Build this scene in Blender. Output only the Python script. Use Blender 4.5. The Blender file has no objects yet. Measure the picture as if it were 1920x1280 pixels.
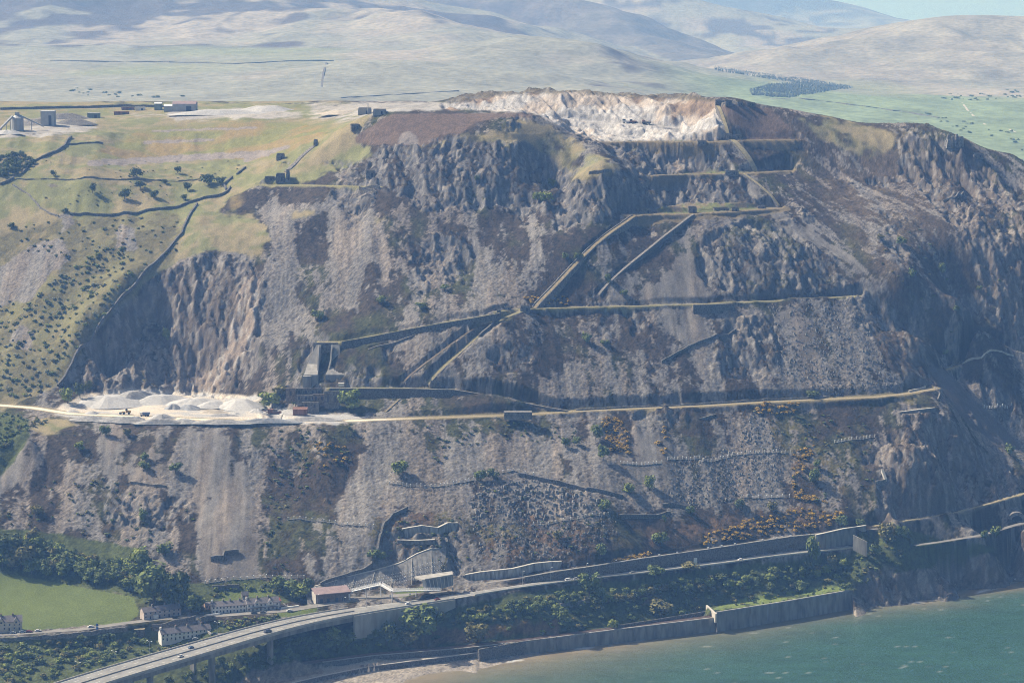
import bpy, bmesh, math, random
import numpy as np
from mathutils import Vector
R = math.radians
rng = np.random.default_rng(7)
random.seed(7)
scene = bpy.context.scene
C = scene.collection

# ------------------------------------------------------------------ camera
CAMZ, FPX, PITCH = 460.0, 4516.0, math.atan(620 / 4516.0)
cam_data = bpy.data.cameras.new('camera')
cam = bpy.data.objects.new('camera', cam_data)
C.objects.link(cam)
cam_data.sensor_fit = 'HORIZONTAL'
cam_data.sensor_width = 36.0
cam_data.lens = 36.0 * FPX / 1920.0
cam_data.clip_start = 5.0
cam_data.clip_end = 60000.0
cam.location = (0, 0, CAMZ)
cam.rotation_euler = (math.pi / 2 - PITCH, 0, 0)
scene.camera = cam

# ------------------------------------------------------------------ light
SUN_EL, SUN_AZ = R(44), R(-68)           # azimuth from +Y towards +X
world = bpy.data.worlds.new('World')
scene.world = world
world.use_nodes = True
nt = world.node_tree
nt.nodes.clear()
sky = nt.nodes.new('ShaderNodeTexSky')
sky.sky_type = 'NISHITA'
sky.sun_disc = False
sky.sun_elevation = SUN_EL
sky.sun_rotation = SUN_AZ
sky.altitude = 0
sky.air_density = 1.0
sky.dust_density = 5.0
sky.ozone_density = 3.0
bgn = nt.nodes.new('ShaderNodeBackground')
bgn.inputs['Strength'].default_value = 0.07
wout = nt.nodes.new('ShaderNodeOutputWorld')
nt.links.new(sky.outputs[0], bgn.inputs['Color'])
nt.links.new(bgn.outputs[0], wout.inputs['Surface'])

sun_data = bpy.data.lights.new('sun', 'SUN')
sun_data.energy = 5.0
sun_data.angle = R(0.5)
sun_data.color = (1.0, 0.93, 0.82)
sun = bpy.data.objects.new('sun', sun_data)
C.objects.link(sun)
SD = Vector((math.sin(SUN_AZ) * math.cos(SUN_EL), math.cos(SUN_AZ) * math.cos(SUN_EL), math.sin(SUN_EL)))
sun.rotation_euler = SD.to_track_quat('Z', 'Y').to_euler()
sun.location = (-400, 2000, 900)

scene.view_settings.view_transform = 'Standard'
scene.view_settings.look = 'None'
scene.view_settings.exposure = 0.40
scene.view_settings.gamma = 1.0
scene.view_settings.use_curve_mapping = False
scene.cycles.use_denoising = True
scene.cycles.denoising_prefilter = 'NONE'
scene.cycles.use_adaptive_sampling = False
scene.cycles.filter_width = 1.0
scene.cycles.max_bounces = 5
scene.cycles.volume_bounces = 1
scene.cycles.transparent_max_bounces = 8

# ------------------------------------------------------------------ helpers
SP, CP = math.sin(PITCH), math.cos(PITCH)

def ray(u, v):
    a = (u - 960.0) / FPX
    b = (640.0 - v) / FPX
    return a, CP + b * SP, -SP + b * CP          # direction

def Pz(u, v, z):                                  # picture point at a known height
    dx, dy, dz = ray(u, v)
    t = (z - CAMZ) / dz
    return np.array((dx * t, dy * t, z))

def Py(u, v, y):                                  # picture point at a known distance
    dx, dy, dz = ray(u, v)
    t = y / dy
    return np.array((dx * t, y, CAMZ + dz * t))

def project(X, Y, Z):
    zc = Z - CAMZ
    depth = Y * CP - zc * SP
    up = Y * SP + zc * CP
    return 960.0 + FPX * X / depth, 640.0 - FPX * up / depth

_T = [np.random.default_rng(100 + i).uniform(-1, 1, (256, 256)).astype(np.float32) for i in range(24)]

def vn(x, y, s=0):
    T = _T[s % 24]
    xf = np.floor(x); yf = np.floor(y)
    tx = (x - xf).astype(np.float32); ty = (y - yf).astype(np.float32)
    xi = xf.astype(np.int64) & 255; yi = yf.astype(np.int64) & 255
    x1 = (xi + 1) & 255; y1 = (yi + 1) & 255
    tx = tx * tx * (3 - 2 * tx); ty = ty * ty * (3 - 2 * ty)
    a = T[yi, xi]; b = T[yi, x1]; c = T[y1, xi]; d = T[y1, x1]
    top = a + (b - a) * tx
    return top + (c + (d - c) * tx - top) * ty

def fbm(x, y, o=4, s=0, g=0.5):
    out = 0; a = 1.0; tot = 0
    for i in range(o):
        out = out + a * vn(x * 2 ** i + 17.3 * i, y * 2 ** i - 9.1 * i, s + i)
        tot += a; a *= g
    return out / tot

def ridged(x, y, o=4, s=0):
    out = 0; a = 1.0; tot = 0
    for i in range(o):
        out = out + a * (1 - np.abs(vn(x * 2 ** i + 5.7 * i, y * 2 ** i + 3.3 * i, s + i)) * 2)
        tot += a; a *= 0.5
    return out / tot

def worley(x, y, s=0):
    """distance to the nearest cell point, second distance, random value of the cell"""
    xi = np.floor(x).astype(np.int64); yi = np.floor(y).astype(np.int64)
    x = x.astype(np.float32); y = y.astype(np.float32)
    f1 = np.full(x.shape, 9, np.float32); f2 = f1.copy(); cv = np.zeros(x.shape, np.float32)
    A, B, Cc = _T[s % 24], _T[(s + 7) % 24], _T[(s + 13) % 24]
    for j in (-1, 0, 1):
        for i in (-1, 0, 1):
            cx = (xi + i); cy = (yi + j); a = cx & 255; b = cy & 255
            d = np.hypot(cx + 0.5 + 0.45 * A[b, a] - x, cy + 0.5 + 0.45 * B[b, a] - y).astype(np.float32)
            m = d < f1
            f2 = np.where(m, f1, np.minimum(f2, d)); cv = np.where(m, Cc[b, a], cv); f1 = np.where(m, d, f1)
    return f1, f2, cv

def sst(a, b, x):
    t = np.clip((x - a) / (b - a), 0, 1)
    return t * t * (3 - 2 * t)

def poly_dist(X, Y, pts):
    """distance to a plan polyline, signed side (positive on its left), nearest z and arc length"""
    best = np.full(X.shape, 1e9, np.float32); side = np.zeros(X.shape, np.float32)
    zz = np.zeros(X.shape, np.float32); ss = np.zeros(X.shape, np.float32); acc = 0
    for p, q in zip(pts[:-1], pts[1:]):
        ex, ey = q[0] - p[0], q[1] - p[1]
        L2 = ex * ex + ey * ey + 1e-9
        t = np.clip(((X - p[0]) * ex + (Y - p[1]) * ey) / L2, 0, 1)
        d = np.hypot(X - p[0] - t * ex, Y - p[1] - t * ey)
        m = d < best
        best = np.where(m, d, best)
        side = np.where(m, np.sign(ex * (Y - p[1]) - ey * (X - p[0])), side)
        zz = np.where(m, p[2] + t * (q[2] - p[2]), zz)
        ss = np.where(m, acc + t * math.sqrt(L2), ss)
        acc += math.sqrt(L2)
    return best, side, zz, ss

def inside(px, py, poly):
    r = np.zeros(px.shape, bool)
    n = len(poly)
    for i in range(n):
        x0, y0 = poly[i]; x1, y1 = poly[(i + 1) % n]
        if y0 == y1: continue
        c = (py < y0) != (py < y1)
        r ^= c & (px < (x1 - x0) * (py - y0) / (y1 - y0) + x0)
    return r
# ------------------------------------------------------------------ terrain: control heights
CTRL = []
def cz(*a):
    for u, v, z in a: CTRL.append(Pz(u, v, z))
SHORE = [(300, 1400), (560, 1335), (700, 1290), (760, 1275), (860, 1256), (960, 1238), (1150, 1206), (1300, 1182), (1400, 1166),
         (1520, 1148), (1640, 1136), (1720, 1130), (1800, 1116), (1860, 1103), (1920, 1090), (2010, 1068), (2120, 1040)]
for u, v in SHORE:
    p = Pz(u, v, 0); CTRL.append(p)
    q = p + np.array((18, -30, 0)); q[2] = -3.5; CTRL.append(q)
    q = p + np.array((70, -130, 0)); q[2] = -6; CTRL.append(q)
# left edge
cz((0, 1330, 8), (0, 1195, 31), (0, 1165, 34), (0, 1085, 47), (0, 1000, 73), (0, 930, 93), (0, 850, 118), (60, 805, 131),
   (0, 760, 135), (0, 600, 189), (0, 500, 229), (0, 400, 271), (0, 340, 298), (0, 270, 328), (0, 240, 338), (0, 190, 355))
cz((-160, 1195, 32), (-160, 1085, 50), (-160, 850, 118), (-160, 760, 137), (-160, 600, 189), (-160, 400, 270), (-160, 270, 328), (-160, 190, 355))
cz((60, 830, 124), (30, 900, 100))
# u 150..300
cz((130, 1300, 14), (130, 1210, 24), (150, 1160, 34), (150, 1090, 46), (150, 1000, 71), (150, 900, 101), (150, 800, 131), (150, 765, 135))
cz((300, 1290, 13), (300, 1248, 18), (300, 1200, 23), (300, 1155, 35), (300, 1100, 45), (300, 1040, 61), (300, 930, 93), (300, 800, 132), (300, 762, 135))
# quarry floor and its bowl
cz((200, 790, 133), (450, 793, 133), (200, 755, 135), (300, 738, 136.5), (450, 745, 136), (500, 775, 134.5), (560, 772, 135), (300, 775, 134.5), (420, 775, 134.5))
def hp(u, v, back=0.0):
    """the natural hillside round the old quarry bowl, or a point cut `back` metres into it"""
    a, sl = 170.5 + 0.0358 * u, 0.48 + 0.00017 * u
    dx, dy, dz = ray(u, v); tn = -dz / dy
    CTRL.append(Py(u, v, (CAMZ - a + 2050 * sl) / (sl + tn) + back))
for u, v in [(105, 728), (132, 690), (160, 652), (187, 621), (215, 590), (242, 562), (270, 535), (300, 510), (340, 488), (380, 476), (430, 484), (480, 494), (515, 512),
             (60, 700), (60, 640), (100, 640), (125, 600), (155, 560), (60, 560), (180, 520), (225, 500), (100, 510), (220, 455), (120, 450), (280, 475), (330, 450), (400, 440)]: hp(u, v)
for u, v, b in [(230, 690, 34), (230, 640, 28), (290, 680, 50), (280, 600, 38), (330, 560, 20), (330, 650, 48), (400, 560, 18), (470, 560, 10), (430, 620, 34), (450, 700, 42), (480, 650, 22), (380, 690, 60), (400, 640, 42), (180, 690, 20)]: hp(u, v, b)
cz((200, 725, 139), (300, 722, 140), (400, 725, 141))
cz((530, 600, 193), (600, 450, 254.5), (600, 540, 219), (560, 500, 234), (540, 680, 164), (520, 730, 145))
# road level and slope, u 450..700
cz((450, 1262, 8), (450, 1235, 17), (450, 1200, 24), (450, 1160, 34), (450, 1130, 36), (450, 1085, 47), (450, 1000, 73), (450, 900, 100), (450, 800, 131.5))
cz((600, 1265, 6), (600, 1238, 9), (560, 1212, 20), (640, 1196, 20), (600, 1200, 21), (600, 1155, 33), (600, 1120, 36), (600, 1092, 45), (600, 1000, 71.5), (600, 900, 97.5), (600, 800, 132), (600, 775, 134))
cz((700, 1240, 9), (700, 1210, 13), (700, 1150, 32), (700, 1115, 36.5), (720, 1085, 44), (700, 1000, 71), (700, 900, 98.5), (700, 792, 132.5), (700, 780, 133.5))
# terraces two, ramps
cz((560, 722, 149), (620, 726, 150), (700, 727, 151), (850, 730, 150), (600, 642, 181), (640, 640, 183), (700, 630, 187), (820, 608, 197), (935, 588, 205))
cz((980, 578, 206), (1100, 574, 206), (1300, 570, 206), (1400, 566, 206), (1500, 562, 206), (1610, 556, 206), (640, 580, 204), (560, 560, 210))
cz((800, 785, 133), (960, 780, 133), (1070, 772, 133), (1300, 762, 133.5), (1500, 750, 134), (1600, 746, 134), (1690, 738, 134.5), (1750, 730, 135))
# lower slope u 800..1600
cz((800, 1240, 5), (800, 1225, 9), (800, 1190, 14), (800, 1140, 32), (800, 1110, 36.5), (860, 1072, 45), (800, 1000, 69), (800, 900, 98))
cz((960, 1222, 8), (960, 1190, 13), (960, 1130, 30), (960, 1102, 36.5), (960, 1092, 37), (960, 1064, 46), (960, 980, 71), (960, 880, 101))
cz((1130, 1196, 8.5), (1130, 1150, 16), (1130, 1090, 34), (1130, 1078, 37), (1130, 1048, 47), (1130, 960, 74), (1130, 870, 102))
cz((1300, 1167, 9), (1300, 1120, 17), (1300, 1068, 35), (1300, 1058, 37), (1300, 1020, 49), (1300, 920, 80), (1300, 850, 103))
cz((1360, 1150, 13), (1470, 1130, 13.5), (1590, 1108, 14), (1400, 1120, 15), (1560, 1095, 16), (1500, 1045, 33))
cz((1450, 1042, 37), (1450, 1000, 49), (1450, 900, 82), (1450, 820, 110), (1590, 1026, 38), (1600, 992, 51), (1600, 870, 91))
# headland
cz((1650, 1000, 45), (1690, 990, 46), (1640, 1100, 14), (1700, 1080, 18), (1800, 1060, 16), (1900, 1045, 14), (1720, 1024, 37), (1840, 1006, 38), (1920, 990, 39))
cz((1730, 972, 51), (1800, 960, 52), (1860, 945, 53), (1920, 925, 56), (2020, 900, 60), (2020, 980, 40))
cz((1660, 960, 62), (1690, 900, 80), (1670, 830, 103), (1740, 850, 98), (1700, 780, 121), (1750, 780, 120), (1800, 810, 106), (1850, 870, 78), (1800, 900, 70), (1900, 910, 61))
# gully to the right of the spur and the slope beyond
cz((1795, 720, 133), (1850, 775, 108), (1918, 838, 80), (1740, 650, 165))
cz((1700, 680, 156), (1750, 690, 147), (1700, 600, 184.5), (1850, 690, 143), (1920, 668, 148.5), (1920, 720, 128), (1800, 600, 180), (1900, 560, 197), (1790, 690, 142))
cz((1700, 560, 203.5), (1800, 560, 202), (1700, 450, 249.5), (1800, 450, 248.5), (1900, 450, 247), (1800, 350, 290.5), (1900, 350, 289), (1700, 330, 299.8), (1600, 450, 250), (1600, 330, 299.5), (1500, 470, 243))
cz((2020, 660, 153), (2020, 450, 246), (2020, 330, 292))
for x_, y_, z_ in ((280, 2640, 255), (380, 2640, 235), (480, 2660, 215), (600, 2680, 190), (300, 2800, 210), (450, 2800, 175), (620, 2820, 150), (300, 2920, 170), (460, 2920, 150), (620, 2920, 130)): CTRL.append(np.array((x_, y_, z_), float))
# skyline on the right; the ground falls away behind it
SKY = [(1385, 192, 369), (1450, 200, 364), (1490, 209, 359.5), (1560, 219, 353.5), (1600, 228, 348.5), (1650, 233, 346.3), (1700, 231, 346.7), (1740, 237, 343.5), (1790, 258, 335), (1840, 276, 325), (1900, 291, 316), (1960, 330, 297), (2050, 390, 268)]
for u, v, z in SKY:
    p = Pz(u, v, z); CTRL.append(p)
    CTRL.append(p + np.array((6, 70, -14))); CTRL.append(p + np.array((12, 190, -60)))
# middle slope
cz((700, 450, 257), (700, 330, 308), (690, 275, 332), (640, 300, 319), (860, 500, 236), (860, 330, 309), (860, 260, 341), (960, 400, 277), (1000, 480, 245), (960, 290, 327), (960, 232, 354))
cz((1040, 350, 297), (1080, 450, 258), (1130, 320, 314.5), (1100, 280, 331))
cz((1190, 402, 276), (1240, 402, 275.5), (1300, 401, 275.5), (1370, 396, 275.5), (1455, 392, 275.5), (1200, 480, 243.4), (1330, 480, 242), (1420, 480, 240.8), (1300, 380, 281), (1230, 384, 279), (1400, 382, 280))
cz((1230, 328, 305), (1300, 327, 305), (1400, 325, 305), (1475, 321, 305), (1190, 322, 311.5), (1320, 319, 306.5), (1250, 320, 306.5))
cz((1150, 264, 333), (1250, 265, 333), (1330, 266, 333), (1400, 262, 334), (1480, 263, 333))
cz((1350, 195, 367.5), (1420, 235, 347))
# rim of the top pit, its floor, benches and back wall
cz((730, 213, 362), (800, 212, 362.5), (900, 211, 362.5), (1000, 213, 362), (1040, 232, 353), (1075, 252, 343), (1105, 265, 336.5))
for u, v, z, y in [(1040, 235, 0, 2440), (1100, 240, 0, 2440), (1200, 240, 0, 2440), (1290, 243, 0, 2420), (1150, 259, 0, 2378), (1060, 252, 0, 2400)]: CTRL.append(Py(u, v, y))
for u, v, y in [(840, 205, 2500), (900, 205, 2500), (990, 214, 2480), (1060, 220, 2470), (1150, 224, 2465), (1250, 225, 2450)]: CTRL.append(Py(u, v, y))
for u, v, y in [(820, 190, 2580), (880, 178, 2570), (970, 172, 2545), (1060, 170, 2530), (1150, 175, 2530), (1220, 179, 2520), (1280, 180, 2500), (1330, 182, 2460)]:
    p = Py(u, v, y); CTRL.append(p); CTRL.append(p + np.array((0, 40, -2))); CTRL.append(p + np.array((0, 160, -40)))
for u, v, y in [(870, 209, 2400), (960, 212, 2400)]: CTRL.append(Py(u, v, y))
# upper left shoulder and plateau
cz((300, 380, 280), (300, 330, 300), (300, 300, 310), (300, 265, 325), (330, 222, 345), (150, 340, 299), (150, 420, 264), (420, 360, 288), (420, 430, 262), (560, 440, 259), (500, 345, 297), (500, 400, 273), (560, 400, 276), (600, 350, 297), (590, 270, 331), (560, 225, 345), (650, 242, 347), (450, 300, 312), (450, 225, 345), (150, 270, 327))
for u, v, z in [(400, 206, 350), (200, 215, 345), (600, 203, 351.5), (700, 203, 358), (100, 235, 340), (250, 190, 355.5), (500, 191, 355.5), (750, 191, 360), (650, 191, 357)]: cz((u, v, z))
for u in (-200, 0, 200, 400, 600, 800): 
    p = Pz(u, 190, 356); CTRL.append(p + np.array((0, 60, -3))); CTRL.append(p + np.array((0, 200, -30)))
CTRL = np.array(CTRL)

# multiquadric surface through the control heights
def mq_fit(P, c=14.0, reg=0.35):
    d = np.sqrt((P[:, None, 0] - P[None, :, 0]) ** 2 + (P[:, None, 1] - P[None, :, 1]) ** 2 + c * c)
    n = len(P)
    A = np.zeros((n + 3, n + 3)); A[:n, :n] = d - np.eye(n) * reg
    A[:n, n] = 1; A[:n, n + 1] = P[:, 0] / 100; A[:n, n + 2] = P[:, 1] / 100
    A[n:, :n] = A[:n, n:].T
    b = np.zeros(n + 3); b[:n] = P[:, 2]
    return np.linalg.solve(A, b)
def mq_eval(w, P, X, Y, c=14.0):
    out = np.full(X.shape, w[-3]) + w[-2] * X / 100 + w[-1] * Y / 100
    for i in range(len(P)):
        out += w[i] * np.sqrt((X - P[i, 0]) ** 2 + (Y - P[i, 1]) ** 2 + c * c)
    return out
W = mq_fit(CTRL)
GX = np.arange(-680, 721, 5.0); GY = np.arange(1420, 2961, 5.0)
gx, gy = np.meshgrid(GX, GY)
G0 = mq_eval(W, CTRL, gx, gy)

XS = np.concatenate([np.arange(-650, -505, 5.0), np.arange(-505, 522, 1.25), np.arange(522, 626, 5.0)])
YS = np.concatenate([np.arange(1480, 1640, 2.4), np.arange(1640, 2350, 1.12), np.arange(2350, 2600, 2.2), np.arange(2600, 2905, 5.0)])
X, Y = [a.astype(np.float64) for a in np.meshgrid(XS, YS)]

def bilin(G, x, y, x0, y0, s):
    fx = np.clip((x - x0) / s, 0, G.shape[1] - 1.001); fy = np.clip((y - y0) / s, 0, G.shape[0] - 1.001)
    ix = fx.astype(int); iy = fy.astype(int); tx = fx - ix; ty = fy - iy
    return (G[iy, ix] * (1 - tx) + G[iy, ix + 1] * tx) * (1 - ty) + (G[iy + 1, ix] * (1 - tx) + G[iy + 1, ix + 1] * tx) * ty
H = bilin(G0, X, Y, GX[0], GY[0], 5.0)
# ------------------------------------------------------------------ terrain: quarry terraces, tracks and roads cut into it
def hz(x, y):                                     # current ground height at plan points (nearest rows, linear)
    x = np.asarray(x, float); y = np.asarray(y, float)
    fx = np.clip(np.interp(x, XS, np.arange(len(XS))), 0, len(XS) - 1.001)
    fy = np.clip(np.interp(y, YS, np.arange(len(YS))), 0, len(YS) - 1.001)
    ix = fx.astype(int); iy = fy.astype(int); tx = fx - ix; ty = fy - iy
    return (H[iy, ix] * (1 - tx) + H[iy, ix + 1] * tx) * (1 - ty) + (H[iy + 1, ix] * (1 - tx) + H[iy + 1, ix + 1] * tx) * ty

_RY = np.arange(1500, 2890, 1.5)
def hit(u, v):                                    # where the line of sight through a picture point meets the ground
    dx, dy, dz = ray(u, v)
    t = _RY / dy
    xs, zs = dx * t, CAMZ + dz * t
    d = zs - hz(xs, _RY)
    k = np.argmax(d < 0)
    if not (d < 0).any(): k = len(_RY) - 1
    k = max(k, 1)
    f = d[k - 1] / (d[k - 1] - d[k] + 1e-9)
    f = min(max(f, 0), 1)
    y = _RY[k - 1] + f * 1.5
    x = dx * y / dy
    return np.array((x, y, float(hz(x, y))))

def line(*uv, step=0):
    """picture points (u, v[, z]) to ground points"""
    out = [Pz(*p) if len(p) == 3 else hit(*p) for p in uv]
    if step:
        res = [out[0]]
        for a, b in zip(out[:-1], out[1:]):
            n = max(1, int(np.hypot(*(b - a)[:2]) / step))
            res += [a + (b - a) * (i + 1) / n for i in range(n)]
        out = res
    return out

TR = {}
def bench(pts, front, back, fall_f=4.0, fall_b=7.0, dz=0.0, ends=2.0):
    """level the ground to the polyline's heights: `front` metres towards the sea, `back` metres into the hill"""
    global H
    pts = [np.array(p) for p in pts]
    m = 40
    xs = [p[0] for p in pts]; ys = [p[1] for p in pts]
    i0, i1 = np.searchsorted(XS, [min(xs) - m, max(xs) + m]); j0, j1 = np.searchsorted(YS, [min(ys) - m, max(ys) + m])
    sl = (slice(j0, j1), slice(i0, i1))
    d, s, z, _ = poly_dist(X[sl], Y[sl], pts)
    if pts[-1][0] < pts[0][0]: s = -s
    w = np.where(s > 0, 1 - sst(back, back + fall_b, d), 1 - sst(front, front + fall_f, d))
    H[sl] += (z + dz - H[sl]) * w

T = TR
T['main'] = line((-30, 757, 135.5), (60, 764, 135), (130, 775, 134.6), (300, 783, 134.2), (480, 790, 133.6), (640, 789, 133.2), (720, 786, 133), (860, 781, 133), (960, 778, 133), (1070, 771, 133), (1180, 766, 133.2), (1300, 761, 133.4), (1420, 754, 133.8), (1540, 748, 134), (1640, 744, 134.3), (1695, 738, 134.6), (1752, 728, 135))
bench(T['main'], 4.5, 4.5, 5, 7)
T['two'] = line((620, 727, 150.3), (700, 728, 150.6), (770, 728, 150.4), (850, 730, 149.5)); bench(T['two'], 3, 5, 2, 5)
T['two_down'] = line((848, 730, 149.5), (900, 738, 146), (960, 750, 141), (1020, 762, 136.5), (1066, 770, 133.2)); bench(T['two_down'], 1.6, 2.5, 2, 4)
T['mid'] = line((598, 640, 182), (640, 640, 183), (700, 630, 187), (760, 618, 192.5), (820, 607, 197.5), (880, 597, 201.5), (935, 587, 205.3)); bench(T['mid'], 2, 4, 2, 5)
T['three'] = line((930, 585, 205.6), (980, 579, 206), (1100, 575, 206), (1200, 573, 206), (1300, 570, 206), (1400, 566, 206), (1500, 561, 206), (1612, 554, 206.3)); bench(T['three'], 1.5, 3.5, 3, 5)
T['four'] = line((1185, 403, 276), (1240, 402, 275.6), (1300, 401, 275.5), (1370, 397, 275.5), (1460, 391, 275.7)); bench(T['four'], 3, 14, 3, 9)
T['five'] = line((1225, 329, 305), (1300, 327, 305), (1400, 325, 305), (1482, 320, 305)); bench(T['five'], 3, 8, 3, 9)
T['six'] = line((1120, 267, 333), (1200, 265.5, 333), (1330, 266, 333), (1400, 263, 333.7), (1485, 263, 333.2)); bench(T['six'], 3, 9, 3, 9)
T['left_track'] = line((480, 347), (560, 346), (640, 348), (716, 350)); bench(T['left_track'], 1.5, 3, 2.5, 4)
T['far_ledge'] = line((1770, 695, 142.5), (1800, 684, 144.5), (1850, 671, 146.5), (1920, 667, 148), (2000, 660, 149)); bench(T['far_ledge'], 1.5, 2.5, 3, 5)
T['summit_ledge'] = line((1815, 271), (1850, 277), (1895, 284)); 
T['low_ledge'] = line((1685, 772), (1750, 764)); bench(T['low_ledge'], 1.0, 3, 2, 4)
# old village road, main road beside the sea, upper road on its retaining wall
T['village_road'] = line((-60, 1205, 31), (0, 1190, 32), (60, 1186, 32.5), (150, 1180, 33), (235, 1168, 34), (300, 1160, 34.8), (390, 1155, 35.3), (470, 1149, 35.8), (540, 1144, 36), (600, 1134, 36.3), (680, 1121, 36.6), (760, 1115, 36.8), (840, 1110, 37))
bench(T['village_road'], 4, 6, 7, 5)
T['main_road'] = line((700, 1146, 36.6), (760, 1137, 36.9), (840, 1120, 37), (920, 1107, 37), (1000, 1095, 37), (1070, 1086, 37.1), (1190, 1073, 37.2), (1300, 1060, 37.3), (1380, 1050, 37.5), (1450, 1040, 37.7), (1530, 1032, 38), (1600, 1024, 38.2))
bench(T['main_road'], 4, 4, 6, 5)
T['upper_road'] = line((900, 1094, 38.2), (980, 1082, 40), (1043, 1071, 42.5), (1105, 1062, 43.5), (1200, 1047, 44.6), (1300, 1033, 45.5), (1400, 1018, 46.6), (1480, 1006, 47.5), (1530, 1001, 48), (1600, 994, 48.5), (1660, 990, 49))
bench(T['upper_road'], 2.2, 3, 1.5, 5)
T['head_road'] = line((1715, 1022, 37.6), (1760, 1016, 37.6), (1840, 1003, 38), (1900, 985, 38.5), (1990, 962, 39)); bench(T['head_road'], 3, 3, 3, 1.5)
T['head_path'] = line((1640, 985, 50), (1720, 972, 51), (1790, 961, 52.5), (1850, 945, 54), (1920, 925, 57), (2000, 905, 60)); bench(T['head_path'], 1.5, 2.5, 2.5, 5)
# railway shelf behind the sea wall, promenade, the grass platform
T['rail'] = line((560, 1244, 9.5), (700, 1226, 9.5), (870, 1212, 9.5), (985, 1199, 9.6), (1130, 1180, 9.8), (1340, 1155, 10)); bench(T['rail'], 3.5, 5, 2, 5)
T['prom'] = line((470, 1310, 5.5), (545, 1272, 5.5), (640, 1250, 5.6), (760, 1236, 5.8), (890, 1220, 6)); bench(T['prom'], 5, 3, 2, 3)
T['platform'] = line((1355, 1142, 14), (1470, 1128, 14), (1590, 1107, 14.3)); bench(T['platform'], 1, 11, 1, 6)

# ------------------------------------------------------------------ picture-space masks, used only to say which ground cover grows where
MW, MH = 960, 640
mu, mv = np.meshgrid(np.arange(MW) * 2.0 + 1, np.arange(MH) * 2.0 + 1)
def mask(*polys, blur=3, lo=0.0):
    m = np.full((MH, MW), lo, np.float32)
    for p in polys:
        val = 1.0
        if isinstance(p, tuple) and len(p) == 2 and isinstance(p[1], (int, float)): p, val = p
        us = [q[0] for q in p]; vs = [q[1] for q in p]
        i0, i1 = max(0, int(min(us) / 2) - 2), min(MW, int(max(us) / 2) + 3); j0, j1 = max(0, int(min(vs) / 2) - 2), min(MH, int(max(vs) / 2) + 3)
        s = (slice(j0, j1), slice(i0, i1))
        m[s] = np.where(inside(mu[s], mv[s], p), val, m[s])
    for _ in range(2):
        for ax in (0, 1):
            k = 2 * blur + 1
            pad = [(blur + 1, blur) if a == ax else (0, 0) for a in (0, 1)]
            c = np.cumsum(np.pad(m, pad, mode='edge'), axis=ax)
            m = (np.take(c, range(k, c.shape[ax]), ax) - np.take(c, range(0, c.shape[ax] - k), ax)) / k
    return m.astype(np.float32)
def strokes(*ls, blur=2):
    """polylines with half-widths, as a mask"""
    m = np.zeros((MH, MW), np.float32)
    for pts, w in ls:
        us = [q[0] for q in pts]; vs = [q[1] for q in pts]
        i0, i1 = max(0, int((min(us) - w) / 2) - 2), min(MW, int((max(us) + w) / 2) + 3); j0, j1 = max(0, int((min(vs) - w) / 2) - 2), min(MH, int((max(vs) + w) / 2) + 3)
        s = (slice(j0, j1), slice(i0, i1))
        d = poly_dist(mu[s], mv[s], [(p[0], p[1], 0) for p in pts])[0]
        m[s] = np.maximum(m[s], (d < w).astype(np.float32))
    return m
def sample(m, u, v):
    fx = np.clip((u - 1) / 2, 0, MW - 1.001); fy = np.clip((v - 1) / 2, 0, MH - 1.001)
    ix = fx.astype(int); iy = fy.astype(int); tx = (fx - ix).astype(np.float32); ty = (fy - iy).astype(np.float32)
    return (m[iy, ix] * (1 - tx) + m[iy, ix + 1] * tx) * (1 - ty) + (m[iy + 1, ix] * (1 - tx) + m[iy + 1, ix + 1] * tx) * ty
U, V = project(X, Y, H)
wu = fbm(X / 9, Y / 9, 3, 3) * 9; wv = fbm(X / 11, Y / 14, 3, 9) * 8
def S(m, k=1.0): return sample(m, U + wu * k, V + wv * k)
NEAR = (Y < 2600)

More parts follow.
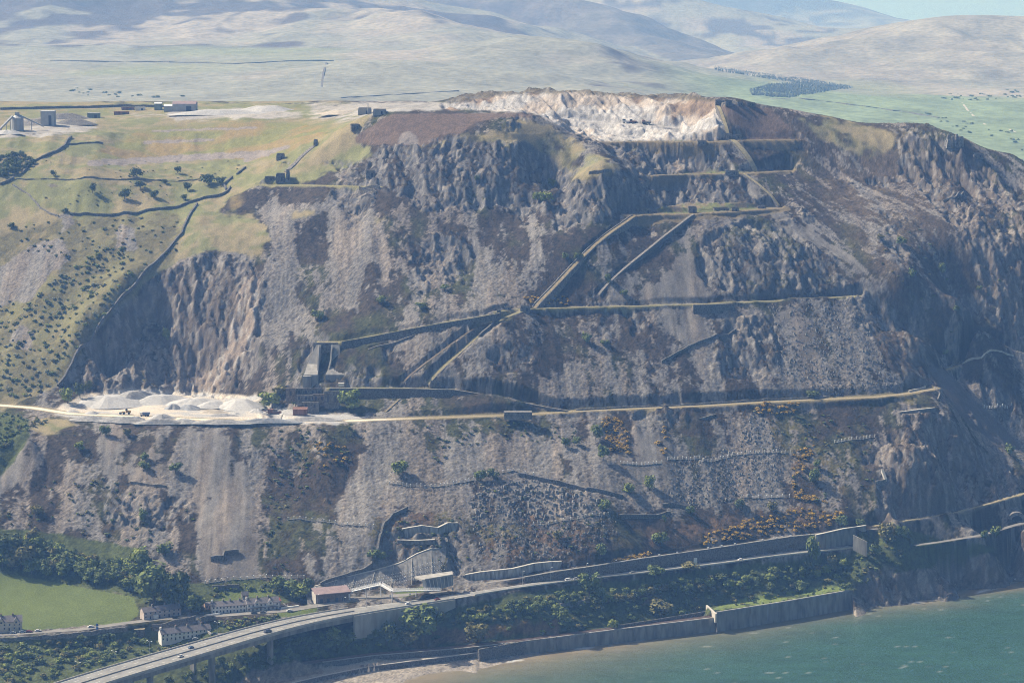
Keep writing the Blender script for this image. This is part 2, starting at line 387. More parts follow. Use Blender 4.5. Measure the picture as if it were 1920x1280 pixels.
# crags: ribs and buttresses running down the slope
CRAG = mask([(110, 722), (165, 652), (220, 590), (300, 512), (345, 487), (400, 476), (470, 490), (500, 520), (490, 600), (470, 690), (430, 742), (350, 735), (200, 740)],
            ([(400, 700), (440, 610), (480, 500), (500, 560), (490, 680), (450, 740)], 0.75),
            [(690, 290), (750, 270), (860, 262), (960, 268), (1040, 300), (1075, 345), (1050, 400), (980, 410), (930, 380), (880, 400), (850, 385), (800, 400), (740, 360), (700, 350)],
            ([(650, 320), (690, 300), (700, 350), (690, 420), (650, 430), (640, 360)], 0.6), ([(600, 350), (700, 350), (690, 375), (620, 390)], 0.6),
            [(800, 440), (850, 430), (880, 470), (870, 525), (800, 530), (780, 490)], ([(840, 480), (900, 460), (880, 530)], 0.7),
            ([(1060, 350), (1180, 320), (1230, 330), (1330, 328), (1440, 340), (1450, 390), (1330, 384), (1240, 395), (1180, 402), (1080, 420), (1040, 440)], 0.95),
            [(1120, 272), (1330, 268), (1400, 280), (1420, 318), (1230, 326)],
            [(1320, 450), (1400, 410), (1480, 440), (1560, 480), (1590, 545), (1480, 552), (1410, 560), (1340, 540), (1310, 500)],
            [(1370, 600), (1440, 590), (1470, 640), (1450, 690), (1390, 715), (1340, 700), (1350, 650)],
            ([(920, 655), (1000, 645), (1010, 690), (940, 700)], 0.6),
            ([(940, 215), (990, 220), (985, 245), (940, 245)], 0.8), ([(1060, 250), (1115, 255), (1120, 275), (1060, 270)], 0.7),
            [(1690, 245), (1740, 240), (1790, 270), (1880, 330), (1920, 380), (1920, 560), (1870, 470), (1800, 420), (1760, 380), (1700, 330), (1680, 290)],
            ([(1780, 380), (1860, 400), (1920, 480), (1920, 640), (1850, 560)], 0.8),
            ([(1560, 540), (1640, 540), (1720, 610), (1770, 720), (1700, 730), (1660, 660), (1600, 600)], 0.5),
            [(1680, 770), (1760, 770), (1850, 850), (1920, 900), (1920, 930), (1760, 965), (1700, 960), (1670, 860)],
            [(1640, 900), (1670, 900), (1690, 960), (1660, 985), (1645, 950)],
            ([(1600, 830), (1660, 820), (1670, 870), (1620, 880)], 0.7),
            [(1600, 1105), (1640, 1060), (1700, 1080), (1800, 1060), (1920, 1040), (1920, 1100), (1780, 1120), (1650, 1140)],
            ([(700, 1000), (770, 985), (850, 990), (870, 1070), (780, 1080), (720, 1060)], 0.6),
            [(815, 1005), (845, 1000), (870, 1070), (850, 1080), (820, 1050)],
            ([(180, 910), (280, 920), (360, 930), (370, 970), (300, 1000), (200, 980)], 0.7),
            ([(1740, 560), (1830, 600), (1900, 640), (1920, 600), (1850, 540)], 0.6), blur=4)
PIT = mask([(820, 198), (870, 178), (960, 168), (1070, 166), (1200, 176), (1300, 178), (1345, 190), (1365, 255), (1340, 262), (1120, 264), (1090, 255), (1040, 233), (1000, 211), (900, 206), (840, 206)], blur=2)
cr = S(CRAG, 1.4); pit = S(PIT, 0.4)
SCR_FINE = None
# along-contour coordinate that keeps ribs running straight down the fall line
gyH, gxH = np.gradient(bilin(G0, *np.meshgrid(GX, GY), GX[0], GY[0], 5.0), 5.0)
def crag_disp():
    """angular ribs and joint blocks: straight-sided cells, long down the slope, at three sizes"""
    wob = fbm(X / 26, Y / 26, 2, 5) * 7
    A_ = worley((X + 0.30 * Y + wob * 1.6) / 19, (Y + 0.2 * X + wob * 2) / 40, 2)
    B_ = worley((X - 0.18 * Y + wob) / 8.5, (Y + wob) / 17, 9)
    C_ = worley((X + 0.15 * Y) / 4.2, (Y + 0.2 * X) / 7.5, 15)
    E_ = worley(X / 2.3, Y / 3.0, 4)
    big = ridged((X + 0.25 * Y + wob * 1.2) / 27, (Y + 0.1 * X) / 75, 2, 14)
    mid_ = ridged((X - 0.1 * Y + wob) / 11, (Y + wob) / 26, 2, 2)
    d = big * 7.0 + mid_ * 2.2 + A_[2] * 1.2 + (0.45 - B_[0]) * 1.6 + B_[2] * 1.5 + C_[2] * 1.5 + (0.45 - C_[0]) * 1.0 + E_[2] * 0.8
    return d - 4.4
FLOORS = mask([(1195, 404), (1240, 386), (1300, 379), (1400, 380), (1468, 391), (1370, 401)], [(1228, 329), (1290, 320), (1400, 319), (1490, 317), (1484, 325)], [(1118, 268), (1330, 259), (1400, 262), (1488, 260), (1486, 266)], blur=2)
flo = S(FLOORS, 0.3)
out_ = sst(0.22, 0.42, fbm((X + 0.15 * Y) / 34, Y / 46, 3, 19)) * ((V > 300) & (V < 960) & (U > 480)) * 0.55
cr = np.maximum(cr, out_ * (1 - S(mask([(500, 380), (760, 380), (740, 470), (640, 600), (520, 640)], [(340, 800), (520, 805), (520, 1090), (380, 1090)], [(620, 830), (880, 815), (1090, 830), (1090, 900), (880, 950), (620, 1080)], [(1140, 420), (1330, 440), (1330, 570), (1140, 570)], [(1440, 570), (1610, 560), (1690, 740), (1450, 740)], blur=6))))
inc_ = S(mask([(1340, 190), (1372, 190), (1392, 262), (1430, 318), (1480, 392), (1440, 396), (1384, 326), (1355, 270)], blur=3), 0.2)
cr = cr * (1 - sst(0.3, 0.7, flo)) * (1 - sst(0.2, 0.6, inc_))
D = crag_disp()
far = 1 + 0.0 * X
H += D * sst(0.12, 0.75, cr + 0.25 * fbm(X / 14, Y / 14, 3, 6)) * (cr > 0.02) * 0.95
pw = sst(0.2, 0.8, pit)
zp = H.copy()
# pit walls: stepped benches with broken faces, buttresses facing the morning sun
but = ridged((X + 0.5 * Y + fbm(X / 30, Y / 30, 2, 3) * 14) / 30, Y / 120, 3, 17)
_w1 = worley((X + 0.4 * Y) / 8, Y / 22, 5); _w2 = worley(X / 4, Y / 6, 11)
H += pw * (but * 6.5 - 3.0 + _w1[2] * 1.3 + _w2[2] * 0.7 + ridged((X + 0.4 * Y) / 7, Y / 40, 2, 9) * 1.6)
TR['pit_bench'] = line((1005, 216), (1060, 224), (1120, 229), (1190, 234), (1270, 240)); bench(TR['pit_bench'], 3, 9, 3, 6)
# general relief: gullies down the screes, hummocks, stones
ero = fbm((X + Y * 0.10) / 22, Y / 120, 3, 11)
slope_zone = ((V > 250) & (V < 1085)).astype(np.float32)
hollow = S(mask([(0, 740), (520, 735), (700, 770), (1000, 770), (1000, 800), (640, 800), (0, 800)], [(0, 1080), (560, 1090), (560, 1180), (0, 1200)], blur=5))
rough = slope_zone * (1 - hollow) * (1 - flo) * (1 - 0.6 * cr)
H += rough * (ero * 2.8 + fbm(X / 9, Y / 12, 3, 15) * 0.7)
# spoil cones tipped over the lip of the main terrace
for u_, v_, out_m, s_ in ((62, 814, 15, 0.70), (140, 808, 6, 0.68), (232, 807, 9, 0.68), (305, 807, 8, 0.68), (378, 806, 9, 0.66), (440, 806, 9, 0.66), (610, 806, 6, 0.66), (770, 800, 7, 0.66), (900, 800, 8, 0.66), (1020, 795, 7, 0.66), (1190, 790, 6, 0.67)):
    a_ = hit(u_, v_); dx_, dy_ = X - a_[0], Y - (a_[1] - out_m)
    d_ = np.hypot(dx_ * 1.25, dy_)
    cone = a_[2] - 0.8 - s_ * d_
    k_ = (d_ < 75) & (dy_ < out_m * 0.8) & (Y > 1740)
    H = np.where(k_, np.maximum(H, cone + fbm(X / 5, Y / 20, 2, 6) * 0.6), H)
for k in ('main', 'two', 'two_down', 'mid', 'three', 'left_track', 'far_ledge', 'low_ledge'): bench(T[k], *{'main': (3.5, 3.5, 3, 3), 'two': (2.5, 3.5, 2, 3)}.get(k, (1.2, 2.2, 1.2, 2)))
for k in ('four', 'five', 'six'): bench(T[k], 2.2, {'four': 13, 'five': 6, 'six': 7}[k], 1.5, 5)
for k in ('village_road', 'main_road', 'upper_road', 'head_road', 'head_path', 'rail', 'prom', 'platform'):
    bench(T[k], *{'village_road': (4, 5, 3, 3), 'main_road': (4.5, 4.5, 2.5, 1.5), 'upper_road': (1.8, 3, 0.8, 3), 'head_road': (3, 3, 2, 1), 'head_path': (1.2, 2.2, 2, 3), 'rail': (3, 4, 1, 3), 'prom': (5, 3, 1, 2), 'platform': (0.8, 10, 0.8, 4)}[k])
# ------------------------------------------------------------------ walls that hold the ground up: the ground is cut back to their feet
def offs(pts, d):
    out = []
    for i, p in enumerate(pts):
        a = pts[max(0, i - 1)]; b = pts[min(len(pts) - 1, i + 1)]
        e = np.array(b[:2]) - np.array(a[:2]); e /= np.hypot(*e) + 1e-9
        n = np.array((e[1], -e[0]))                       # to the right of travel: seaward for lines drawn west to east
        out.append(np.array((p[0] + n[0] * d, p[1] + n[1] * d, p[2])))
    return out
def resample(pts, step):
    res = [np.array(pts[0])]
    for a, b in zip(pts[:-1], pts[1:]):
        a = np.array(a); b = np.array(b)
        n = max(1, int(np.hypot(*(b - a)[:2]) / step))
        res += [a + (b - a) * (i + 1) / n for i in range(n)]
    return res
def footcut(pts, drop, reach, rise=0.04, behind=True):
    """lower the ground on the seaward side of a wall to `drop` metres under its top"""
    global H
    xs = [p[0] for p in pts]; ys = [p[1] for p in pts]; m = reach + 6
    i0, i1 = np.searchsorted(XS, [min(xs) - m, max(xs) + m]); j0, j1 = np.searchsorted(YS, [min(ys) - m, max(ys) + m])
    sl = (slice(j0, j1), slice(i0, i1))
    d, s, z, ss = poly_dist(X[sl], Y[sl], pts)
    L = ss.max()
    dr = np.interp(ss, np.linspace(0, L, len(drop)), drop) if isinstance(drop, (list, tuple)) else drop
    inner = (ss > 0.5) & (ss < L - 0.5)
    tgt = z - dr + fbm(X[sl] / 6, Y[sl] / 6, 2, 4) * 0.25 - rise * d
    H[sl] = np.where((s < 0) & (d < reach) & (d > 0.4) & inner, np.minimum(H[sl], tgt + np.maximum(0, d - reach * 0.6) * 1.2), H[sl])
    if behind: H[sl] = np.where((s >= 0) & (d < 3.0) & inner, np.maximum(H[sl], z - 0.35 - 0.0 * d), H[sl])
    H[sl] = np.where((s >= 0) & (d < 1.6) & inner, np.minimum(H[sl], z - 0.25), H[sl])
RW = {}
RW['two'] = offs(TR['two'], 2.8); footcut(RW['two'], [6, 9, 9, 7], 13)
RW['two_down'] = offs(TR['two_down'], 1.6); footcut(RW['two_down'], [7, 4, 2, 1, 0.5], 8)
RW['mid'] = offs(TR['mid'][1:], 2.2); footcut(RW['mid'], [6.5, 5.5, 4.5, 3.5, 3.5, 4], 9)
RW['three_a'] = offs(line((1298, 571, 206), (1330, 570.5, 206), (1372, 568.5, 206)), 2.5); footcut(RW['three_a'], [8, 6, 3], 11)
RW['upper'] = offs(resample(TR['upper_road'][1:-1], 12), 2.1); footcut(RW['upper'], [3.6, 5.4, 6.4, 7.2, 7.6, 8.3, 8.8, 9.4, 9.6, 9.8], 5.5, 0)
hw = line((1528, 1003, 49), (1545, 999, 50.5), (1580, 991, 51.5), (1622, 985, 52)); RW['head'] = hw
# concrete wall beside the tunnel portal and the fenced wall high above it
def wall_from(*uvy): return [Py(u, v, y) for u, v, y in uvy]
def faced(top, foot, sink=0.8):
    """a concrete face lying on the slope from a top line down to a foot line; the ground is trimmed under it"""
    global H
    poly = [(p[0], p[1]) for p in top] + [(p[0], p[1]) for p in foot[::-1]]
    xs = [p[0] for p in poly]; ys = [p[1] for p in poly]
    i0, i1 = np.searchsorted(XS, [min(xs) - 2, max(xs) + 2]); j0, j1 = np.searchsorted(YS, [min(ys) - 2, max(ys) + 2])
    sl = (slice(j0, j1), slice(i0, i1))
    m = inside(X[sl], Y[sl], poly)
    dt, _, zt, _ = poly_dist(X[sl], Y[sl], top); df, _, zf, _ = poly_dist(X[sl], Y[sl], foot)
    f = dt / (dt + df + 1e-6)
    H[sl] = np.where(m, np.minimum(H[sl], zt * (1 - f) + zf * f - sink), H[sl])
AT = [(572, 1106), (610, 1096), (650, 1083), (700, 1072), (752, 1057), (780, 1041), (806, 1031), (836, 1029)]
AF = [(578, 1134), (612, 1126), (652, 1112), (702, 1104), (752, 1099), (780, 1095), (806, 1091), (838, 1086)]
RW['anchored'] = [p + np.array((0, 0, 1.0)) for p in line(*AT)]; RW['anchored_foot'] = [p + np.array((0, 0, 0.2)) for p in line(*AF)]
faced(RW['anchored'], RW['anchored_foot'])
RW['fenced'] = line((754, 991), (790, 985), (820, 989), (838, 980), (858, 980)); footcut(RW['fenced'], 7.0, 9)
RW['inner'] = line((745, 1012), (780, 1013), (815, 1012)); footcut(RW['inner'], 2.6, 5)
RW['roadside'] = line((872, 1077), (900, 1072), (960, 1066), (1000, 1056), (1030, 1053), (1052, 1052)); footcut(RW['roadside'], [6.5, 6, 5.5, 5], 7)
RW['scree_left'] = line((695, 1072), (707, 1040), (712, 1010), (720, 985), (736, 968), (764, 954)); 
RW['screes'] = [line((973, 887), (1010, 895), (1060, 905), (1100, 917)), line((1100, 914), (1135, 920), (1168, 929)), line((1160, 965), (1230, 965), (1255, 959)), line((1240, 945), (1262, 944), (1290, 950)), line((1270, 792), (1320, 782), (1340, 776))]
for w in RW['screes'][:4]:
    w[:] = [np.array((p[0], p[1], p[2] + 0.6)) for p in w]; footcut(w, 3.4, 6)
RW['ledge'] = offs(TR['low_ledge'], 1.2); footcut(RW['ledge'], 3.2, 5)
RW['bunker'] = offs(line((960, 780, 133.2), (1000, 779, 133.2)), 4)

# the coast road: from the viaduct along the foot of the hill
VD = [Pz(60, 1311, 29.5), Pz(150, 1281, 31), Pz(225, 1258, 32), Pz(300, 1236, 33), Pz(390, 1210, 34), Pz(480, 1184, 35), Pz(560, 1164, 35.8), Pz(640, 1149, 36.5), Pz(720, 1137, 36.9)]
RW_ = [26, 26, 26, 26, 25, 24, 22, 19, 15]
def smooth_line(pts, step=6.0):
    pts = np.array(pts); d = np.concatenate([[0], np.cumsum(np.hypot(*(pts[1:, :2] - pts[:-1, :2]).T))])
    s = np.arange(0, d[-1], step); out = np.stack([np.interp(s, d, pts[:, k]) for k in range(3)], 1)
    for _ in range(6): out[1:-1] = (out[:-2] + 2 * out[1:-1] + out[2:]) / 4
    return [p for p in out]
ROADL = smooth_line(VD + TR['main_road'][2:])
xa = VD[7][0]
wlist = [float(np.interp(p[0], [v[0] for v in VD] + [TR['main_road'][2][0], TR['main_road'][3][0]], RW_ + [11, 8.4])) for p in ROADL]
nv = next(i for i, p in enumerate(ROADL) if p[0] > xa + 4)
ab = [offs(ROADL, wlist[i] / 2 + 0.7)[i] for i in range(nv - 1, next(i for i, p in enumerate(ROADL) if p[0] > TR['main_road'][2][0] + 4))]
footcut(ab, [15, 15, 14, 11, 6], 15, 0.10, behind=False)
for i in range(0, nv + 1, 1):
    if i % 4 == 0:
        c = ROADL[i]; k_ = (np.hypot(X - c[0], Y - c[1]) < 26) & (H > c[2] - 6); H[k_] = np.minimum(H[k_], c[2] - 6 - (X[k_] * 0)) if i < nv - 6 else np.minimum(H[k_], c[2] - 0.4)

# inclined tramways: straight ramps, the ground trimmed where it would stand over them
INC = {}
def ramp_path(key, a, b, w, blend=0.35, lift=1.2, steps=40):
    global H
    A, B = hit(*a), hit(*b)
    if A[0] > B[0]: A, B = B, A
    pts = [A + (B - A) * i / steps for i in range(steps + 1)]
    g = np.array([float(hz(p[0], p[1])) for p in pts]); z = np.array([p[2] for p in pts])
    for _ in range(12): g[1:-1] = (g[:-2] + 2 * g[1:-1] + g[2:]) / 4
    e = np.sin(np.linspace(0, math.pi, steps + 1)) ** 0.5
    z = z * (1 - blend) + g * blend + lift * e
    pts = [np.array((p[0], p[1], zz)) for p, zz in zip(pts, z)]
    d, s_, zz, _ = poly_dist(X, Y, pts)
    H = np.where(d < w / 2 + 1.6, np.minimum(H, zz - 0.35), H)
    H = np.where((d >= w / 2 + 1.6) & (d < w / 2 + 6) & (s_ < 0), np.minimum(H, zz + 0.3), H)
    INC[key] = pts
ramp_path('broad', (1002, 577), (1190, 406), 5.0, 0.3, 5.0)
ramp_path('narrow', (1122, 553), (1300, 402), 3.0, 0.35, 3.4)
ramp_path('grassy', (802, 719), (988, 579), 6.0, 0.5, 1.6)
ramp_path('old', (758, 714), (925, 603), 3.2, 0.6, 0.9)
ramp_path('tan', (1370, 264), (1416, 322), 7.5, 0.25, 5.0)
ramp_path('summit', (1345, 198), (1366, 260), 4.0, 0.4, 2.6)
ramp_path('thin', (1394, 326), (1462, 388), 3.6, 0.4, 2.4)
ramp_path('stony', (536, 322), (588, 274), 4.5, 0.7, 0.9)
ramp_path('faint', (690, 655), (790, 622), 2.0, 0.8, 0.6)
ramp_path('spur', (722, 772), (770, 738), 2.2, 0.8, 0.6)
# sea cut in front of the sea walls
SEAW = line((880, 1221, 5.5), (897, 1219, 8.6), (985, 1203, 8.8), (1150, 1182, 9.2), (1340, 1159, 9.6), (1343, 1149, 13.9), (1470, 1129, 14), (1596, 1107, 14.2))
_d, _s, _z, _ = poly_dist(X, Y, SEAW)
m_ = (_s < 0) & (_d < 90) & (X > SEAW[1][0]) & (X < SEAW[-1][0])
base_ = np.interp(X, [SEAW[1][0], SEAW[1][0] + 40, SEAW[1][0] + 90], [1.2, 0.3, -1.5])
H = np.where(m_ & (_d > 0.8), np.minimum(H, base_ - _d * 0.07), H)
H = np.where((_s >= 0) & (_d < 4) & (X > SEAW[1][0]) & (X < SEAW[-1][0]), np.minimum(H, _z - 0.3), H)
PROMW = line((450, 1330, 5.2), (545, 1281, 5.3), (600, 1268, 5.4), (690, 1250, 5.5), (760, 1241, 5.6), (840, 1231, 5.7), (893, 1224, 5.8))
_d, _s, _z, _ = poly_dist(X, Y, PROMW)
m_ = (_s < 0) & (_d < 120) & (X < PROMW[-1][0] + 2)
H = np.where(m_, np.minimum(H, 2.6 - _d * 0.085 + fbm(X / 9, Y / 9, 2, 2) * 0.25), H)
# two tapering spoil heads and the scree fans under them, west end of the main terrace
p_ = hit(62, 812)
# stones on the screes
U, V = project(X, Y, H)
# ------------------------------------------------------------------ what covers the ground where
SCREE = mask(([(500, 395), (600, 375), (720, 395), (740, 450), (720, 520), (690, 580), (600, 600), (590, 520), (590, 440), (560, 470), (555, 600), (530, 650), (505, 640), (500, 500)], 1.0),
    ([(545, 420), (590, 400), (600, 480), (585, 590), (560, 560)], 0.05), ([(590, 400), (615, 395), (615, 480), (600, 520), (575, 520), (580, 470)], 0.15),
    ([(700, 380), (800, 370), (900, 400), (900, 590), (720, 590), (720, 450)], 0.55),
    ([(672, 500), (710, 490), (715, 580), (670, 580)], 0.05), ([(720, 530), (800, 540), (800, 590), (735, 590)], 0.2), ([(785, 400), (850, 400), (860, 440), (790, 450)], 0.1),
    ([(880, 330), (1000, 380), (1090, 440), (1120, 540), (960, 560), (900, 480)], 0.36),
    ([(1050, 370), (1150, 345), (1180, 370), (1080, 430), (1040, 420)], 0.6),
    ([(1100, 420), (1190, 405), (1100, 480), (1010, 570), (1000, 560)], 0.2), ([(1120, 520), (1190, 420), (1280, 405), (1150, 540)], 0.3),
    ([(1150, 550), (1260, 440), (1290, 420), (1330, 450), (1320, 530), (1380, 560), (1330, 570), (1140, 572)], 0.8),
    ([(1190, 480), (1250, 440), (1290, 470), (1260, 500), (1230, 540), (1210, 540)], 0.1),
    ([(1320, 410), (1400, 402), (1400, 420), (1330, 460)], 0.75),
    ([(1395, 330), (1460, 390), (1540, 440), (1620, 500), (1600, 520), (1500, 450), (1420, 400)], 0.55), ([(1490, 395), (1560, 440), (1640, 505), (1610, 510), (1520, 450)], 0.92),
    ([(1390, 270), (1480, 265), (1560, 330), (1700, 480), (1640, 500), (1500, 380), (1420, 320)], 0.16), ([(1480, 235), (1510, 245), (1640, 375), (1620, 380), (1540, 310)], 0.75),
    ([(1600, 340), (1700, 340), (1720, 420), (1640, 430)], 0.5), ([(1600, 440), (1660, 440), (1720, 520), (1680, 540)], 0.7),
    ([(1500, 215), (1700, 245), (1700, 340), (1600, 330)], 0.2), ([(1640, 500), (1800, 440), (1900, 560), (1760, 640)], 0.32),
    ([(1440, 565), (1610, 560), (1640, 640), (1700, 730), (1560, 745), (1470, 745), (1450, 700), (1480, 640)], 0.88), ([(1500, 565), (1530, 580), (1560, 660), (1545, 660)], 0.1),
    ([(1240, 580), (1310, 580), (1440, 585), (1400, 640), (1340, 640), (1250, 670)], 0.95), ([(1250, 670), (1350, 640), (1360, 720), (1230, 750)], 0.62),
    ([(1070, 580), (1240, 590), (1240, 670), (1180, 740), (1060, 740), (1040, 640)], 0.42), ([(1000, 700), (1300, 690), (1300, 750), (1060, 760), (940, 720)], 0.6),
    ([(940, 600), (1000, 600), (1010, 680), (930, 690)], 0.25), ([(935, 615), (975, 615), (975, 660), (940, 660)], 0.95), ([(660, 640), (880, 610), (900, 620), (760, 710), (650, 715)], 0.3),
    ([(720, 630), (860, 605), (850, 650), (800, 660), (740, 690)], 0.62), ([(650, 735), (940, 740), (1040, 765), (760, 778), (650, 770)], 0.2),
    ([(640, 570), (760, 595), (660, 630), (600, 630), (600, 590)], 0.3),
    # below the main terrace
    ([(0, 830), (60, 812), (75, 860), (50, 900), (0, 930)], 1.0), ([(70, 820), (110, 815), (180, 900), (110, 930), (70, 900)], 0.6),
    ([(110, 800), (180, 805), (180, 870), (130, 860)], 0.15), ([(180, 805), (310, 805), (300, 900), (200, 895)], 0.7), ([(230, 850), (290, 805), (300, 830), (250, 890)], 0.3),
    ([(312, 812), (350, 810), (372, 880), (340, 880), (305, 865)], 0.05), ([(345, 805), (420, 805), (470, 900), (560, 1090), (380, 1085), (370, 960), (300, 905)], 1.0),
    ([(415, 810), (455, 810), (450, 870), (432, 895)], 0.1), ([(455, 820), (480, 815), (500, 1085), (470, 1085)], 0.92),
    ([(470, 800), (700, 805), (660, 880), (645, 900), (640, 960), (560, 990), (540, 1080), (500, 1080), (505, 900)], 0.2), ([(560, 910), (610, 920), (625, 980), (600, 985)], 0.45),
    ([(600, 975), (660, 900), (690, 830), (800, 830), (900, 815), (1040, 815), (1100, 860), (1090, 900), (960, 900), (880, 960), (760, 985), (690, 1080), (620, 1075)], 1.0),
    ([(780, 800), (830, 800), (830, 870), (810, 880)], 0.12), ([(700, 800), (1100, 795), (1060, 815), (880, 808), (740, 815)], 0.3), ([(575, 1080), (565, 1030), (600, 1040), (595, 1085)], 0.95),
    ([(1030, 870), (1160, 830), (1240, 860), (1300, 900), (1230, 960), (1130, 940), (1060, 920)], 0.9), ([(1100, 790), (1180, 790), (1180, 850), (1130, 850)], 0.1),
    ([(1180, 800), (1260, 820), (1280, 860), (1200, 870)], 0.7), ([(1260, 780), (1400, 770), (1410, 830), (1300, 850)], 0.25), ([(1390, 780), (1420, 770), (1470, 845), (1470, 900), (1400, 930), (1260, 960), (1260, 880), (1380, 840)], 0.8),
    ([(1430, 770), (1640, 760), (1640, 830), (1500, 850)], 0.2), ([(1500, 860), (1640, 850), (1640, 950), (1540, 960)], 0.42),
    ([(880, 910), (1000, 900), (1130, 930), (1180, 960), (1150, 1040), (900, 1040)], 0.6), ([(1150, 960), (1500, 950), (1560, 1000), (1000, 1060)], 0.15),
    ([(1780, 700), (1860, 730), (1920, 790), (1920, 830), (1850, 790)], 0.8), ([(1850, 740), (1920, 790), (1920, 860)], 0.6),
    ([(1740, 640), (1800, 720), (1918, 838), (1890, 850), (1770, 740)], 0.7), lo=0.42, blur=3)
FINE = mask([(0, 830), (60, 812), (75, 860), (50, 900), (0, 930)], [(180, 805), (310, 805), (300, 900), (200, 895)], [(345, 805), (420, 805), (470, 900), (500, 1090), (380, 1085), (370, 960)],
    [(1240, 580), (1310, 580), (1340, 640), (1250, 670)], [(1150, 550), (1260, 440), (1320, 450), (1320, 530), (1380, 560), (1140, 572)], [(1460, 580), (1520, 575), (1550, 660), (1500, 680)], [(1180, 800), (1260, 820), (1280, 900), (1150, 880)], [(1395, 330), (1540, 440), (1640, 505), (1600, 520), (1420, 400)], blur=4)
GRASS = mask([(0, 190), (650, 190), (700, 210), (660, 260), (710, 288), (640, 322), (560, 345), (470, 350), (425, 375), (400, 400), (470, 405), (505, 430), (495, 475), (390, 472), (340, 482), (290, 515), (210, 590), (150, 655), (100, 730), (0, 760)],
    ([(690, 275), (800, 262), (950, 240), (960, 218), (1040, 240), (1110, 275), (1180, 310), (1150, 330), (1080, 345), (1000, 300), (900, 275), (760, 285)], 0.56),
    ([(1480, 212), (1560, 215), (1660, 235), (1690, 260), (1640, 310), (1560, 280), (1500, 245)], 0.55),
    ([(60, 790), (120, 785), (160, 795), (110, 808), (60, 812)], 0.9), ([(540, 395), (600, 380), (600, 400), (550, 430)], 0.5), ([(690, 370), (740, 375), (700, 440), (690, 430)], 0.5), blur=4)
LSLOPE = mask([(0, 440), (130, 410), (340, 400), (330, 480), (280, 510), (210, 590), (150, 655), (100, 730), (0, 760)], blur=6)
LSCREE = mask([(40, 470), (110, 440), (130, 480), (60, 560), (0, 580), (0, 500)], [(220, 420), (260, 420), (250, 470), (220, 470)], [(30, 600), (70, 630), (60, 660), (20, 640)], [(110, 400), (140, 405), (120, 440)], ([(60, 320), (120, 340), (110, 355), (70, 352)], 0.5), blur=3)
FIELD = mask([(-5, 1072), (70, 1085), (250, 1118), (262, 1150), (240, 1166), (0, 1186)], [(408, 1110), (460, 1110), (462, 1128), (412, 1130)], [(468, 1108), (520, 1108), (518, 1116), (466, 1118)], [(525, 1146), (600, 1138), (590, 1150), (500, 1160)], [(735, 1110), (800, 1098), (812, 1104), (750, 1120)], blur=1)
PLAT = mask([(1335, 1140), (1400, 1120), (1560, 1097), (1595, 1102), (1590, 1112), (1470, 1134), (1345, 1152)], blur=1)
TAN = mask([(160, 300), (205, 270), (300, 232), (450, 225), (640, 237), (590, 262), (520, 298), (300, 300)], ([(330, 232), (480, 228), (470, 250), (320, 262)], 0.6), ([(420, 360), (480, 360), (430, 410)], 0.6), blur=4)
GREYSTRIP = strokes(([(170, 306), (260, 302), (380, 294), (500, 288)], 6), ([(270, 267), (400, 262)], 2.5), ([(285, 246), (480, 240)], 2), ([(460, 300), (540, 275)], 4), blur=1)
TIP = mask([(655, 268), (690, 242), (735, 213), (900, 212), (1000, 213), (1005, 222), (930, 222), (890, 235), (840, 262), (780, 275), (700, 272)], [(1345, 196), (1440, 200), (1488, 245), (1482, 262), (1400, 262), (1370, 230)], blur=3)
TIPPALE = mask([(742, 272), (760, 240), (790, 262), (785, 275)], blur=3)
DUST = mask([(95, 765), (165, 740), (250, 728), (330, 732), (480, 742), (540, 768), (640, 776), (725, 784), (640, 795), (480, 798), (300, 794), (150, 784), (100, 774)], [(310, 208), (450, 204), (580, 212), (560, 222), (420, 222), (330, 228)], ([(520, 192), (830, 190), (850, 205), (720, 211), (600, 206)], 0.85),
    [(0, 258), (0, 248), (120, 236), (200, 240), (240, 220), (330, 220), (330, 214), (250, 212), (215, 226), (180, 246), (80, 256)], ([(20, 215), (130, 212), (200, 220), (180, 235), (60, 240), (0, 235)], 0.5), ([(1000, 214), (1050, 236), (1110, 263), (1330, 262), (1360, 266), (1120, 268)], 0.9), ([(590, 205), (720, 205), (690, 225), (640, 236), (560, 222)], 0.55), blur=3)
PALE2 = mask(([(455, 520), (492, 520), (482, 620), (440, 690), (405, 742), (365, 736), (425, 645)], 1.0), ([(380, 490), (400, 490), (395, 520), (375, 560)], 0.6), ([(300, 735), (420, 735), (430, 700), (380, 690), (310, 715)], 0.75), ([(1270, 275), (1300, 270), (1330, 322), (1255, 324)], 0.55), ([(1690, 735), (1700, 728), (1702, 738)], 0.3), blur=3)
BRACK = mask(([(880, 970), (1040, 960), (1180, 985), (1300, 960), (1480, 950), (1580, 975), (1500, 1000), (1300, 1020), (1000, 1060), (880, 1060)], 0.62), ([(690, 960), (760, 950), (880, 960), (860, 1000), (740, 1060), (690, 1060)], 0.7), ([(1400, 770), (1640, 760), (1650, 960), (1500, 1000), (1480, 900)], 0.45), ([(1660, 700), (1760, 740), (1700, 770), (1640, 750)], 0.5), ([(520, 820), (660, 830), (640, 900), (560, 890)], 0.4), blur=6)
